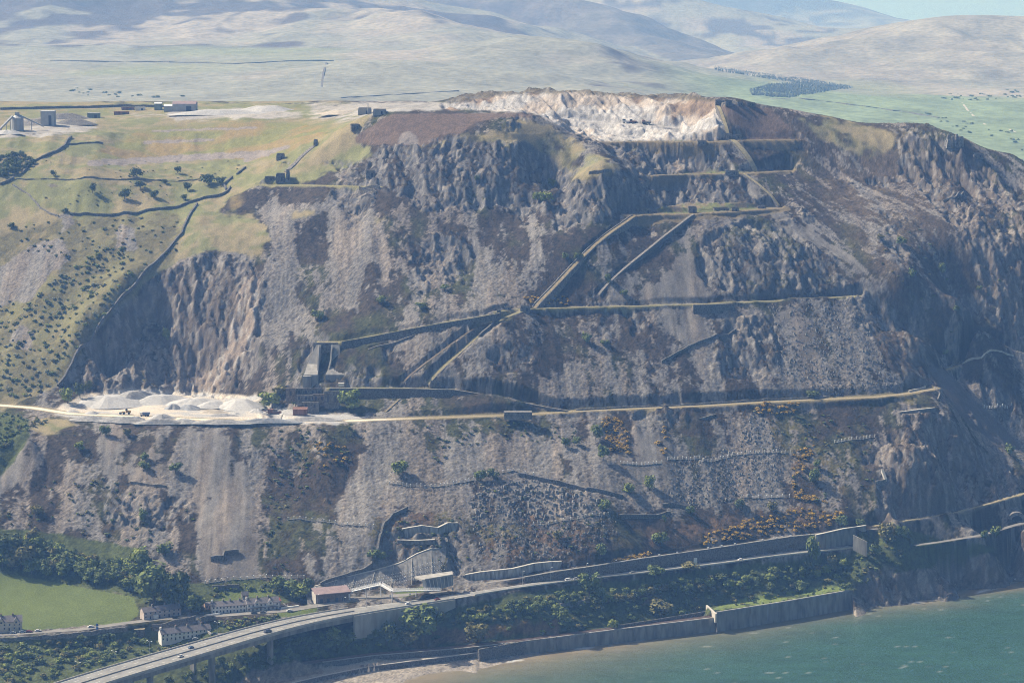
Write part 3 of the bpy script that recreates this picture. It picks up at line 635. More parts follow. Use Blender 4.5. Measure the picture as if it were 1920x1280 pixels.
VEG = mask([(560, 1200), (640, 1180), (780, 1155), (960, 1113), (1190, 1085), (1400, 1058), (1592, 1034), (1600, 1105), (1340, 1150), (985, 1198), (870, 1210), (640, 1236), (540, 1240)], [(0, 1194), (150, 1186), (300, 1175), (420, 1170), (560, 1165), (600, 1200), (560, 1250), (440, 1290), (0, 1330)], [(0, 990), (120, 1000), (260, 1030), (330, 1090), (420, 1095), (420, 1130), (260, 1130), (240, 1115), (60, 1085), (0, 1075)], [(1600, 1000), (1690, 985), (1760, 1010), (1900, 1030), (1700, 1070), (1640, 1100), (1595, 1110)], [(0, 770), (60, 790), (50, 830), (0, 900)], [(430, 1085), (580, 1090), (580, 1120), (530, 1130), (420, 1115)], blur=3)
BROWNV = mask([(790, 1180), (960, 1165), (1010, 1190), (900, 1205), (760, 1220), (690, 1220)], [(1180, 1100), (1240, 1100), (1240, 1140), (1190, 1140)], [(960, 1165), (1060, 1155), (1060, 1190), (990, 1195)], blur=5)
GULLY = mask([(1735, 690), (1770, 690), (1800, 720), (1860, 780), (1918, 836), (1890, 850), (1820, 800), (1770, 740)], blur=2)

def lerp(a, b, w): return a + (b - a) * w[..., None]
def col(*c): return np.array(c, np.float32)
def tint(base, n, amp): return base * (1 + amp * n)[..., None]
SL = np.hypot(*np.gradient(H, YS, XS))                                   # local steepness
n1 = fbm(X / 40, Y / 40, 4, 1); n2 = fbm(X / 9, Y / 10, 3, 6); n3 = fbm(X / 3.2, Y / 3.6, 2, 12)
grain = rng.uniform(-1, 1, X.shape).astype(np.float32)
diag = sst(1400, 1500, U) * sst(640, 520, V)                            # the right-hand slope falls away to the right
XS_ = X + (0.08 + 0.56 * diag) * (Y - 2200)
streak = fbm((XS_ + 5 * n2) / 17, Y / 75, 3, 13) * 0.85 + fbm((XS_ + 2 * n3) / 6, Y / 22, 3, 18) * 0.6 + n1 * 0.2 + n2 * 0.3 + n3 * 0.22 + grain * 0.10
sc = S(SCREE, 0.8); fine = sst(0.3, 0.7, S(FINE, 0.6))
scw = sst(-0.10, 0.10, (sc - 0.5) * 0.88 + streak * 0.85)
heath = tint(lerp(np.broadcast_to(col(0.050, 0.039, 0.029), X.shape + (3,)), col(0.055, 0.058, 0.024), sst(-0.1, 0.5, n1 + 0.5 * n2)), n3 + 1.1 * grain, 0.5)
rb_ = S(mask([(1480, 212), (1700, 236), (1770, 330), (1860, 450), (1915, 560), (1760, 640), (1640, 520), (1560, 380), (1470, 262)], [(1640, 520), (1760, 640), (1700, 700), (1600, 560)], blur=10))
heath = lerp(heath, tint(np.broadcast_to(col(0.098, 0.076, 0.054), X.shape + (3,)), n3 + grain + n2, 0.35), rb_ * 0.8)  # browner heath on the right slope, also lightened to make up for weak sun
screec = tint(lerp(np.broadcast_to(col(0.172, 0.161, 0.150), X.shape + (3,)), col(0.205, 0.172, 0.142), sst(-0.2, 0.4, fbm(X / 12, Y / 90, 3, 4)) * 0.7), n3 * 0.6 + grain * (1.3 - 0.9 * fine) + n2 * 0.4 + fbm(XS_ / 1.8, Y / 45, 2, 10) * 1.0 + fbm(XS_ / 7, Y / 120, 2, 16) * 0.7, 0.34)
col_ = lerp(heath, screec, scw)
# quarry floors: bare earth and thin grass
col_ = lerp(col_, tint(lerp(np.broadcast_to(col(0.185, 0.15, 0.095), X.shape + (3,)), col(0.15, 0.16, 0.065), sst(-0.1, 0.3, n1 + n2)), n3 + grain, 0.2), sst(0.3, 0.7, flo))
# grass
gw = S(GRASS, 0.8); ls = S(LSLOPE); lsc = S(LSCREE, 1.0)
grassc = tint(lerp(np.broadcast_to(col(0.190, 0.195, 0.085), X.shape + (3,)), col(0.25, 0.21, 0.12), sst(-0.25, 0.35, n1 + 0.6 * n2)), n2 * 0.8 + grain * 0.3, 0.28)
grassc = lerp(grassc, tint(np.broadcast_to(col(0.165, 0.135, 0.075), X.shape + (3,)), n3 + grain, 0.25), sst(0.3, 0.7, ls) * (0.45 + 0.4 * sst(-0.2, 0.3, n2)))
gl = sst(0.35, 0.65, gw + 0.35 * (n2 + n1))
col_ = lerp(col_, grassc, gl)
dark_scrub = sst(0.02, 0.2, n2 + 0.6 * n1 + 0.1) * sst(0.3, 0.7, ls)
col_ = lerp(col_, tint(col(0.06, 0.068, 0.028), n3 + grain, 0.4), dark_scrub * 0.5)
col_ = lerp(col_, screec, sst(0.4, 0.6, lsc + 0.35 * n2))
tanw = S(TAN, 0.5); col_ = lerp(col_, tint(lerp(np.broadcast_to(col(0.25, 0.19, 0.085), X.shape + (3,)), col(0.19, 0.19, 0.07), sst(-0.2, 0.3, n1)), n3 + grain, 0.12), sst(0.3, 0.7, tanw + 0.2 * n2))
tipw = S(TIP, 0.35); col_ = lerp(col_, tint(col(0.135, 0.098, 0.075), n3 + grain + n1 * 0.8, 0.25), sst(0.35, 0.65, tipw + 0.15 * n2))
col_ = lerp(col_, tint(col(0.24, 0.21, 0.19), n3 + grain, 0.2), sst(0.35, 0.65, np.maximum(S(TIPPALE, 0.4), S(GREYSTRIP, 0.2)) + 0.2 * n2))
# rusty bracken, olive thicket ground, fields
bw = S(BRACK); col_ = lerp(col_, tint(lerp(np.broadcast_to(col(0.115, 0.078, 0.050), X.shape + (3,)), col(0.10, 0.09, 0.035), sst(-0.2, 0.3, n1)), n3 + grain, 0.38), sst(0.42, 0.62, bw * 0.8 + 0.42 * n2 + 0.2 * n3))
vw = S(VEG, 0.7); bv = S(BROWNV)
vegc = tint(lerp(np.broadcast_to(col(0.070, 0.085, 0.030), X.shape + (3,)), col(0.165, 0.105, 0.055), sst(0.35, 0.65, bv * 0.8 + 0.4 * n2 + 0.12 * n3)), n3 + grain, 0.35)
col_ = lerp(col_, vegc, sst(0.35, 0.65, vw + 0.1 * n2))
fw = S(FIELD, 0.12); col_ = lerp(col_, tint(col(0.115, 0.145, 0.042), n2 + 0.3 * n3, 0.13), sst(0.4, 0.6, fw))
pw2 = S(PLAT, 0.2); col_ = lerp(col_, tint(lerp(np.broadcast_to(col(0.15, 0.19, 0.055), X.shape + (3,)), col(0.06, 0.075, 0.03), sst(0.1, 0.3, n2)), n3, 0.2), sst(0.4, 0.6, pw2))
# bare rock where the crags are steep
rockw = sst(0.15, 0.6, cr + 0.3 * n2) * sst(0.78, 1.15, SL + 0.3 * n3 + 0.35 * n2)
lich = sst(0.0, 0.5, vn(X / 2.1, Y / 5, 20) + 0.4 * n3)
warm = S(mask([(110, 722), (165, 652), (300, 512), (470, 490), (500, 520), (470, 690), (430, 742), (200, 740)], [(1640, 760), (1760, 770), (1920, 900), (1920, 1100), (1600, 1140), (1640, 900)], [(1690, 250), (1920, 330), (1920, 640), (1780, 500)], blur=8))
rockc = lerp(lerp(np.broadcast_to(col(0.112, 0.108, 0.106), X.shape + (3,)), col(0.135, 0.112, 0.092), warm), col(0.30, 0.28, 0.26), lich * 0.5)
rockc = tint(rockc, grain * 0.6 + n2, 0.35)
col_ = lerp(col_, rockc, rockw)
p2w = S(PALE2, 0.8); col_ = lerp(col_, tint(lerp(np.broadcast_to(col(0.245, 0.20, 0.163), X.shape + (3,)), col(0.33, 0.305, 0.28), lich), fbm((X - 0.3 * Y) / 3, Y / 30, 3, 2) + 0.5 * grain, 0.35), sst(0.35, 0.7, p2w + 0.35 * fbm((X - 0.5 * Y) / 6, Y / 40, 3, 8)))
gyw = S(GULLY, 0.4); col_ = lerp(col_, tint(np.broadcast_to(col(0.12, 0.11, 0.108), X.shape + (3,)), n3, 0.2), sst(0.4, 0.6, gyw))  # gully strip darkened, its shade put into the ground colour
# pit: pale broken granite with brown overburden at its head
pw3 = sst(0.25, 0.6, S(PIT, 0.25))
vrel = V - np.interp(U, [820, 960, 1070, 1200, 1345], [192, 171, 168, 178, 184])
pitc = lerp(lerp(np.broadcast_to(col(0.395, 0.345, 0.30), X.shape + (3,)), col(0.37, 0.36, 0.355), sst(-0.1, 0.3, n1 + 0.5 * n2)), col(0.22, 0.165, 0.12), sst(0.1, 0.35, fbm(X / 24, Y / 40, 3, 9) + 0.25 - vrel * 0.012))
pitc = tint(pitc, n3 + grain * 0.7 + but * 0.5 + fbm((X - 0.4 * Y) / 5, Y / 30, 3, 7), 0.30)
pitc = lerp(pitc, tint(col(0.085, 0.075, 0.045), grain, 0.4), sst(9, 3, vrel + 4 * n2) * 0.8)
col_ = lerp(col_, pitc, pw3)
dw = S(DUST, 0.45); dustc = tint(lerp(np.broadcast_to(col(0.56, 0.50, 0.42), X.shape + (3,)), col(0.40, 0.395, 0.39), sst(-0.2, 0.25, n1 + n2 * 0.6)), n3 + 0.4 * grain, 0.06)
dustc = lerp(dustc, tint(np.broadcast_to(col(0.30, 0.285, 0.265), X.shape + (3,)), n2 + n3 + fbm(X / 25, Y / 60, 3, 5), 0.3), sst(2280, 2420, Y) * 0.85)
col_ = lerp(col_, dustc, sst(0.35, 0.65, dw + 0.22 * n2))
# trodden tracks and grassy ledges
def track(key, w, c1, c2=None, soft=0.8, noise=0.8):
    global col_
    d = poly_dist(X, Y, TR[key])[0] + n2 * noise
    col_ = lerp(col_, tint(np.broadcast_to(np.array(c1, np.float32), X.shape + (3,)), n3 + 0.5 * grain, 0.14), sst(w + soft, w - soft * 0.4, d))
    if c2 is not None: col_ = lerp(col_, np.broadcast_to(np.array(c2, np.float32), X.shape + (3,)), sst(1.5, 0.9, np.abs(d - noise * n2)) * 0.9)
track('main', 6.0, (0.22, 0.185, 0.105), (0.36, 0.31, 0.225))
mt = poly_dist(X, Y, TR['main'])[0]; xe = hit(760, 784)[0]
col_ = lerp(col_, np.broadcast_to(col(0.70, 0.62, 0.50), X.shape + (3,)), sst(4.6, 3.2, mt + n3 * 0.6) * sst(xe + 25, xe - 40, X))
for k, w in (('two', 3.2), ('mid', 2.8), ('three', 2.6), ('left_track', 2.6)): track(k, w, (0.23, 0.215, 0.11), (0.28, 0.24, 0.15) if k in ('mid', 'three') else None)
for k, w in (('two_down', 1.8), ('far_ledge', 1.8), ('head_path', 1.5)): track(k, w, (0.30, 0.26, 0.16))
for k, w in (('four', 9), ('five', 5), ('six', 7)): track(k, w, (0.19, 0.155, 0.095), noise=4)
# shore: promenade concrete, shingle, mud under water
d_, s_, _, _ = poly_dist(X, Y, PROMW)
col_ = lerp(col_, tint(col(0.36, 0.32, 0.27), n3 + 0.4 * grain + n1, 0.12), ((s_ > 0) & (d_ < 13) & (H < 6.6)).astype(np.float32))
sh = ((H < 3.2) & (Y < 2000)).astype(np.float32)
rocky = sst(hit(1590, 1150)[0], hit(1640, 1140)[0], X)
col_ = lerp(col_, tint(lerp(np.broadcast_to(col(0.30, 0.265, 0.225), X.shape + (3,)), col(0.13, 0.12, 0.11), rocky), grain + n3, 0.35), sh)
prm = S(mask([(480, 1274), (560, 1249), (700, 1234), (892, 1216), (897, 1222), (760, 1239), (600, 1266), (540, 1284)], blur=1), 0.15)
col_ = lerp(col_, tint(np.broadcast_to(col(0.34, 0.31, 0.265), X.shape + (3,)), n3 + 0.4 * grain + n1, 0.14), sst(0.4, 0.6, prm) * (H < 7.5))
shg = S(mask([(430, 1300), (475, 1252), (560, 1240), (615, 1258), (545, 1276), (500, 1300)], blur=2), 0.5)
col_ = lerp(col_, tint(np.broadcast_to(col(0.27, 0.225, 0.175), X.shape + (3,)), grain + n3, 0.35), sst(0.4, 0.6, shg + 0.2 * n2))
# stones: real bumps on the screes, tussocks on the heather
amp = scw * (1 - fine * 0.8) * 0.62 + (1 - scw) * 0.34
amp = amp * (1 - 0.8 * np.clip(gl + sst(0.3, 0.7, tipw) + sst(0.4, 0.6, fw) + pw3 * 0.3, 0, 1)) * (V > 215)
flat = np.zeros_like(H)
for k, w in (('main', 6), ('two', 3), ('two_down', 2), ('mid', 3), ('three', 3), ('village_road', 7), ('main_road', 6), ('upper_road', 4), ('head_road', 5), ('rail', 6), ('prom', 8), ('left_track', 3)):
    flat = np.maximum(flat, sst(w + 2.5, w, poly_dist(X, Y, TR[k])[0]))
amp *= (1 - flat) * (1 - sst(0.35, 0.65, dw)) * (H > 2.5)
stone = rng.uniform(-1, 1, X.shape); stone = np.sign(stone) * np.abs(stone) ** 1.4
bw1 = worley(X / 2.4, Y / 2.4, 15)
H += amp * (stone * 0.9 + 0.5 * n3 + (0.45 - bw1[0]) * 1.1 * scw)
bould = S(mask([(880, 905), (1000, 900), (1140, 940), (1160, 1040), (1000, 1050), (900, 1030)], ([(1380, 780), (1420, 770), (1470, 845), (1470, 920), (1280, 960), (1270, 880), (1380, 840)], 0.6), blur=5))
bw2 = worley(X / 4.5, Y / 4.5, 6)
H += bould * np.maximum(0, 0.42 - bw2[0]) * 4.2 * (bw2[2] > 0)

def grid_mesh(name, X, Y, H, cols=None):
    ny, nx = X.shape
    me = bpy.data.meshes.new(name)
    co = np.stack([X, Y, H], -1).reshape(-1, 3).astype(np.float32)
    me.vertices.add(len(co)); me.vertices.foreach_set('co', co.ravel())
    i = np.arange(ny * nx).reshape(ny, nx)
    q = np.stack([i[:-1, :-1], i[:-1, 1:], i[1:, 1:], i[1:, :-1]], -1).reshape(-1, 4)
    me.loops.add(q.size); me.loops.foreach_set('vertex_index', q.ravel().astype(np.int32))
    me.polygons.add(len(q)); me.polygons.foreach_set('loop_start', np.arange(0, q.size, 4, dtype=np.int32))
    me.update(calc_edges=True)
    if cols is not None:
        a = me.color_attributes.new('cover', 'FLOAT_COLOR', 'POINT')
        c4 = np.concatenate([np.clip(cols, 0.01, 0.9).reshape(-1, 3), np.ones((co.shape[0], 1))], 1).astype(np.float32)
        a.data.foreach_set('color', c4.ravel())
    return me
def struct(name, me, mat, kind='structure'):
    o = bpy.data.objects.new(name, me); C.objects.link(o); o['kind'] = kind
    me.materials.append(mat)
    return o
def cover_material(name, scale, rough=0.95, bump=0.0):
    m = bpy.data.materials.new(name); m.use_nodes = True
    n = m.node_tree.nodes; l = m.node_tree.links; b = n['Principled BSDF']
    a = n.new('ShaderNodeAttribute'); a.attribute_name = 'cover'
    tc = n.new('ShaderNodeNewGeometry')
    t = n.new('ShaderNodeTexNoise'); t.inputs['Scale'].default_value = scale; t.inputs['Detail'].default_value = 4
    l.new(tc.outputs['Position'], t.inputs['Vector'])
    r = n.new('ShaderNodeMapRange'); r.inputs[1].default_value = 0.3; r.inputs[2].default_value = 0.7; r.inputs[3].default_value = 0.75; r.inputs[4].default_value = 1.25
    l.new(t.outputs['Fac'], r.inputs[0])
    mx = n.new('ShaderNodeVectorMath'); mx.operation = 'SCALE'
    l.new(a.outputs['Color'], mx.inputs[0]); l.new(r.outputs[0], mx.inputs['Scale'])
    l.new(mx.outputs[0], b.inputs['Base Color'])
    b.inputs['Roughness'].default_value = rough
    b.inputs['Specular IOR Level'].default_value = 0.1
    if bump:
        bp = n.new('ShaderNodeBump'); bp.inputs['Strength'].default_value = 0.7; bp.inputs['Distance'].default_value = bump
        l.new(t.outputs['Fac'], bp.inputs['Height']); l.new(bp.outputs[0], b.inputs['Normal'])
    return m
ground = struct('ground', grid_mesh('ground', X, Y, H, col_), cover_material('ground_cover', 0.9, bump=0.5))

# ------------------------------------------------------------------ hills behind
hx = np.concatenate([np.arange(-7000, -2000, 100.0), np.arange(-2000, 2000, 12.0), np.arange(2000, 8001, 100.0)]); hy = np.concatenate([np.arange(1400, 2900, 100.0), np.arange(2900, 9000, 15.0), np.arange(9000, 17600, 80.0)])
HX, HY = np.meshgrid(hx, hy)
SN = HX / HY * FPX + 960                          # bearing, in picture columns
baseL = np.interp(HY, [2900, 3400, 4240, 5000, 5600, 6500, 8000, 17000], [270, 285, 300, 322, 335, 330, 290, 250])
baseR = np.interp(HY, [2900, 4000, 4500, 5500, 6300, 8000, 17000], [120, 205, 230, 252, 240, 190, 160])
kk = sst(-150, 550, HX)
HB = baseL * (1 - kk) + baseR * kk + fbm(HX / 500, HY / 500, 4, 2) * 16
RIDGES = [([(-500, 10, 7600), (-200, -20, 7600), (60, -30, 7400), (220, -22, 7500), (330, -12, 7600), (440, -30, 7800), (600, -40, 8200)], 1000, 1.25),
          ([(560, 6, 7000), (640, 6, 6900), (690, 7, 6850), (740, 16, 6700), (800, 38, 6500), (850, 60, 6300), (900, 88, 6000)], 620, 1.5),
          ([(870, 92, 5900), (940, 72, 5750), (1000, 62, 5650), (1050, 64, 5600), (1085, 78, 5550), (1130, 112, 5400), (1180, 145, 5200)], 400, 1.5),
          ([(760, -30, 9400), (900, -16, 9200), (1060, -4, 9000), (1140, 16, 8800), (1170, 38, 8600), (1205, 72, 8400), (1250, 100, 8000), (1340, 132, 7500), (1440, 154, 7100)], 620, 1.4),
          ([(1060, -40, 11600), (1240, -22, 11200), (1320, 4, 11000), (1400, 32, 10800), (1480, 50, 10600), (1600, 54, 10600), (1720, 50, 10600)], 1400, 1.3),
          ([(2200, 52, 7500), (1960, 34, 7500), (1880, 26, 7500), (1800, 24, 7500), (1750, 32, 7600), (1700, 46, 7700), (1640, 66, 8000), (1590, 86, 8300), (1540, 108, 8600)], 950, 1.4),
          ([(1200, -50, 16500), (1380, -26, 16500), (1470, -16, 16500), (1540, -6, 16500), (1600, 10, 16500), (1690, 44, 16500)], 1500, 1.3),
          ([(1690, 46, 13000), (1708, 38, 13000), (1730, 46, 13000)], 300, 1.5),
          ([(540, 132, 5100), (690, 112, 5000), (770, 110, 5000), (860, 126, 4900), (1000, 130, 4850), (1080, 160, 4700)], 330, 1.3)]
HR = HB.copy(); HIDX = np.zeros(HX.shape, int)
for i, (uvY, L, pw_) in enumerate(RIDGES):
    pts = [Py(u, v, yy) for u, v, yy in uvY]
    d, s, z, ss = poly_dist(HX, HY, pts)
    zn = np.zeros(HX.shape, np.float32); zd = zn + 1e-12                  # blended crest height, so no step where two segments are equally near
    for q in resample(pts, L * 0.3):
        w_ = 1.0 / (((HX - q[0]) ** 2 + (HY - q[1]) ** 2) / (0.2 * L) ** 2 + 1.0) ** 2
        zn += w_ * q[2]; zd += w_
    z = zn / zd
    d = np.maximum(0, d + fbm(HX / (L * 0.5), HY / (L * 0.5), 4, 3 + i) * L * 0.22 * sst(0, 0.3 * L, d))
    hh = HB + (z - HB) * np.exp(-(d / L) ** pw_)
    hh = np.where(d > 3.2 * L, -999, hh)
    HIDX = np.where(hh > HR + 6, i + 1, HIDX)
    HR = np.maximum(HR, hh)
rel = np.clip((HR - HB) / 120, 0, 1)
HR += rel * ((ridged(HX / 520, HY / 620, 4, 6) - 0.5) * 26 + (ridged((HX + 0.3 * HY) / 240, HY / 700, 3, 12) - 0.5) * 4) * sst(0, 0.25, rel) * sst(1.7, 0.9, (HR - HB) / 160)
edge = (np.abs(HX) < 640) & (HY < 2880)
xc = np.clip(HX, XS[0] + 3, XS[-1] - 3); yc = np.clip(HY, YS[0] + 3, YS[-1] - 3)
HR = np.where(HY < 2900, np.where(edge, -7.5, bilin(G0, xc, yc, GX[0], GY[0], 5.0) - 1.5), HR)
HR = np.maximum(HR, -7.5)
hfine = fbm(HX / 38, HY / 55, 4, 17) + 0.25 * rng.uniform(-1, 1, HX.shape)
hn1 = fbm(HX / 260, HY / 420, 4, 4); hn2 = fbm(HX / 90, HY / 140, 3, 9); hn3 = fbm(HX / 700, HY / 900, 3, 15)
hc = lerp(np.broadcast_to(col(0.235, 0.24, 0.20), HX.shape + (3,)), col(0.29, 0.27, 0.235), sst(-0.1, 0.3, hn1 + hn3))
hc = lerp(hc, col(0.095, 0.085, 0.08), sst(0.08, 0.3, hn2 * 0.5 + hn3 + 0.3 * rel - 0.22))
hc = lerp(hc, col(0.215, 0.24, 0.15), sst(0.1, 0.35, (1 - rel) * 0.9 + 0.6 * hn3 - 0.62))
# right-hand valley pasture, paler moor on the right hill, one ridge toned darker
val = sst(250, 500, HX) * sst(5900, 5300, HY + hn1 * 300)
hc = lerp(hc, tint(col(0.18, 0.24, 0.14), hn2, 0.2), val * 0.9)
hc = lerp(hc, tint(col(0.255, 0.24, 0.21), hn2, 0.3), ((HIDX == 6) * sst(0.15, 0.5, rel) * 0.7))
hc = lerp(hc, tint(col(0.13, 0.12, 0.12), hn2, 0.3), ((HIDX == 4) * sst(0.1, 0.3, rel + hn1 * 0.4) * 0.75))
hc = lerp(hc, tint(col(0.42, 0.37, 0.28), hn2, 0.2), ((HIDX == 9) * sst(0.35, 0.6, rel + hn1 * 0.3) * 0.8))
hc = tint(hc, hn2 * 0.6 + hfine * 0.9, 0.26)
hills = struct('hills', grid_mesh('hills', HX, HY, HR, hc), cover_material('hill_cover', 0.06))

# ------------------------------------------------------------------ sea
def sea_material():
    m = bpy.data.materials.new('sea_water'); m.use_nodes = True
    n = m.node_tree.nodes; l = m.node_tree.links; b = n['Principled BSDF']
    a = n.new('ShaderNodeAttribute'); a.attribute_name = 'cover'
    g = n.new('ShaderNodeNewGeometry')
    l.new(a.outputs['Color'], b.inputs['Base Color'])
    b.inputs['Roughness'].default_value = 0.28; b.inputs['Specular IOR Level'].default_value = 0.35
    mp = n.new('ShaderNodeMapping'); mp.inputs['Rotation'].default_value = (0, 0, R(25)); mp.inputs['Scale'].default_value = (0.16, 0.5, 1)
    l.new(g.outputs['Position'], mp.inputs['Vector'])
    t = n.new('ShaderNodeTexNoise'); t.inputs['Scale'].default_value = 1.0; t.inputs['Detail'].default_value = 6; t.inputs['Roughness'].default_value = 0.65
    l.new(mp.outputs[0], t.inputs['Vector'])
    bp = n.new('ShaderNodeBump'); bp.inputs['Strength'].default_value = 0.6; bp.inputs['Distance'].default_value = 1.0
    l.new(t.outputs['Fac'], bp.inputs['Height']); l.new(bp.outputs[0], b.inputs['Normal'])
    return m
sx = np.concatenate([np.arange(-6800, -400, 200.0), np.arange(-400, 640, 3.2), np.arange(700, 7801, 200.0)])
sy = np.concatenate([np.arange(-400, 1380, 60.0), np.arange(1400, 2130, 3.2)])
SX, SY = np.meshgrid(sx, sy)
shore = [Pz(u, v, 0) for u, v in SHORE]
sd, ssd, _, _ = poly_dist(SX, SY, [np.array((-900, 1300, 0))] + shore + [np.array((900, 2300, 0))])
sn = fbm(SX / 60, SY / 30, 4, 4); sn2 = fbm(SX / 16, SY / 5, 3, 8)
mud = np.exp(-np.maximum(0, sd + sn * 14) / (14 + 26 * sst(420, -60, SX)))
sc_ = lerp(np.broadcast_to(col(0.033, 0.088, 0.066), SX.shape + (3,)), col(0.27, 0.215, 0.14), np.clip(mud, 0, 1) * 0.9)
sc_ = tint(sc_, sn * 0.7 + sn2 * 0.9 + 0.5 * vn(SX / 7, SY / 4, 9), 0.2)
foam = sst(0.80, 0.88, np.abs(vn(SX / 2.6, SY / 2.6, 5))) * sst(0.3, 0.55, vn(SX / 23, SY / 17, 7) + 0.05) * (sd > 5) * 0.22
foam = np.maximum(foam, sst(2.6, 0.6, sd + sn2 * 5.0) * sst(0.0, 0.35, fbm(SX / 14, SY / 14, 2, 3)) * 0.9)
sc_ = lerp(sc_, col(0.7, 0.7, 0.68), foam)
sea = struct('sea', grid_mesh('sea', SX, SY, np.zeros_like(SX), sc_), sea_material())

# ------------------------------------------------------------------ haze
hm = bpy.data.materials.new('haze_air'); hm.use_nodes = True
hm.node_tree.nodes.clear()
vol = hm.node_tree.nodes.new('ShaderNodeVolumePrincipled'); ho = hm.node_tree.nodes.new('ShaderNodeOutputMaterial')
vol.inputs['Color'].default_value = (0.22, 0.46, 1.0, 1); vol.inputs['Absorption Color'].default_value = (1, 1, 1, 1); vol.inputs['Density'].default_value = 1.0e-4; vol.inputs['Anisotropy'].default_value = 0.1
hm.node_tree.links.new(vol.outputs[0], ho.inputs['Volume'])
def box_mesh(name, x0, x1, y0, y1, z0, z1):
    me = bpy.data.meshes.new(name)
    v = [(x, y, z) for z in (z0, z1) for y in (y0, y1) for x in (x0, x1)]
    me.from_pydata(v, [], [(0, 2, 3, 1), (4, 5, 7, 6), (0, 1, 5, 4), (2, 6, 7, 3), (0, 4, 6, 2), (1, 3, 7, 5)])
    return me
haze = struct('haze', box_mesh('haze', -12500, 12500, -700, 48000, -8.8, 660), hm, 'stuff')
# ------------------------------------------------------------------ materials and mesh building
MATS = {}
def mat(name, c, rough=0.9, amp=0.25, scale=0.6, c2=None, metal=0.0, spec=0.2, bump=0.0, stretch=None):
    if name in MATS: return MATS[name]
    m = bpy.data.materials.new(name); m.use_nodes = True
    n = m.node_tree.nodes; l = m.node_tree.links; b = n['Principled BSDF']
    g = n.new('ShaderNodeNewGeometry'); oi = n.new('ShaderNodeObjectInfo')
    t = n.new('ShaderNodeTexNoise'); t.inputs['Scale'].default_value = scale; t.inputs['Detail'].default_value = 5
    if stretch:
        mp = n.new('ShaderNodeMapping'); mp.inputs['Scale'].default_value = stretch
        l.new(g.outputs['Position'], mp.inputs['Vector']); l.new(mp.outputs[0], t.inputs['Vector'])
    else: l.new(g.outputs['Position'], t.inputs['Vector'])
    r = n.new('ShaderNodeValToRGB')
    c2 = c2 or tuple(min(1, x * (1 + amp * 1.2)) for x in c)
    r.color_ramp.elements[0].position = 0.32; r.color_ramp.elements[1].position = 0.68
    r.color_ramp.elements[0].color = tuple(x * (1 - amp) for x in c) + (1,); r.color_ramp.elements[1].color = tuple(c2) + (1,)
    l.new(t.outputs['Fac'], r.inputs['Fac']); l.new(r.outputs[0], b.inputs['Base Color'])
    b.inputs['Roughness'].default_value = rough; b.inputs['Metallic'].default_value = metal; b.inputs['Specular IOR Level'].default_value = spec
    if bump:
        bp = n.new('ShaderNodeBump'); bp.inputs['Distance'].default_value = bump; bp.inputs['Strength'].default_value = 0.8
        l.new(t.outputs['Fac'], bp.inputs['Height']); l.new(bp.outputs[0], b.inputs['Normal'])
    MATS[name] = m
    return m
STONE = mat('old_stone_wall', (0.17, 0.16, 0.15), amp=0.4, scale=0.7, c2=(0.28, 0.26, 0.24), bump=0.3)
STONE_D = mat('dark_stone', (0.12, 0.113, 0.108), amp=0.4, scale=0.9, c2=(0.21, 0.20, 0.19), bump=0.3)
STONE_B = mat('brown_stone', (0.16, 0.125, 0.10), amp=0.4, scale=0.7, c2=(0.26, 0.21, 0.17), bump=0.3)
CONC = mat('concrete', (0.36, 0.345, 0.32), amp=0.22, scale=0.25, stretch=(1, 1, 0.3))
CONC_D = mat('weathered_concrete', (0.22, 0.21, 0.20), amp=0.3, scale=0.3, c2=(0.33, 0.32, 0.30), stretch=(1, 1, 0.25))
CONC_P = mat('pale_coping', (0.50, 0.47, 0.42), amp=0.12, scale=0.5)
STREAKED = mat('lime_streaked_concrete', (0.22, 0.22, 0.22), amp=0.3, scale=0.5, c2=(0.52, 0.52, 0.50), stretch=(1, 1, 0.2))
ASPH = mat('asphalt', (0.235, 0.23, 0.22), amp=0.12, scale=0.15, c2=(0.29, 0.285, 0.27))
ASPH_O = mat('worn_asphalt', (0.21, 0.20, 0.185), amp=0.15, scale=0.1, c2=(0.27, 0.255, 0.235))
PAINT = mat('road_paint', (0.72, 0.72, 0.70), amp=0.08, scale=1.0)
GRAVEL = mat('grey_aggregate', (0.34, 0.335, 0.33), amp=0.2, scale=0.5, c2=(0.44, 0.43, 0.42))
DRYG = mat('dry_grass', (0.20, 0.19, 0.095), amp=0.3, scale=0.4, c2=(0.27, 0.235, 0.14))
GREENG = mat('turf', (0.13, 0.15, 0.05), amp=0.3, scale=0.4, c2=(0.22, 0.20, 0.08))
WHITE = mat('white_render', (0.74, 0.73, 0.70), amp=0.07, scale=0.5)
PINKISH = mat('pink_grey_render', (0.50, 0.42, 0.38), amp=0.1, scale=0.5)
CREAM = mat('cream_render', (0.62, 0.56, 0.46), amp=0.08, scale=0.5)
SLATE = mat('slate_roof', (0.17, 0.155, 0.165), amp=0.15, scale=0.9, c2=(0.22, 0.205, 0.215))
GLASS = mat('window_glass', (0.06, 0.07, 0.09), amp=0.15, rough=0.15, spec=0.5)
DOOR = mat('dark_door', (0.07, 0.075, 0.10), amp=0.1)
REDTILE = mat('red_tile', (0.33, 0.10, 0.07), amp=0.2)
RUST = mat('rusty_iron', (0.19, 0.095, 0.07), amp=0.35, scale=0.6, c2=(0.28, 0.16, 0.12), stretch=(1, 1, 0.25))
STEEL = mat('galvanised_steel', (0.42, 0.43, 0.44), amp=0.1, rough=0.5, metal=0.3)
WSTEEL = mat('white_painted_steel', (0.72, 0.73, 0.74), amp=0.06, rough=0.5)
PINKROOF = mat('pinkish_sheet_roof', (0.30, 0.225, 0.225), amp=0.12, scale=0.3)
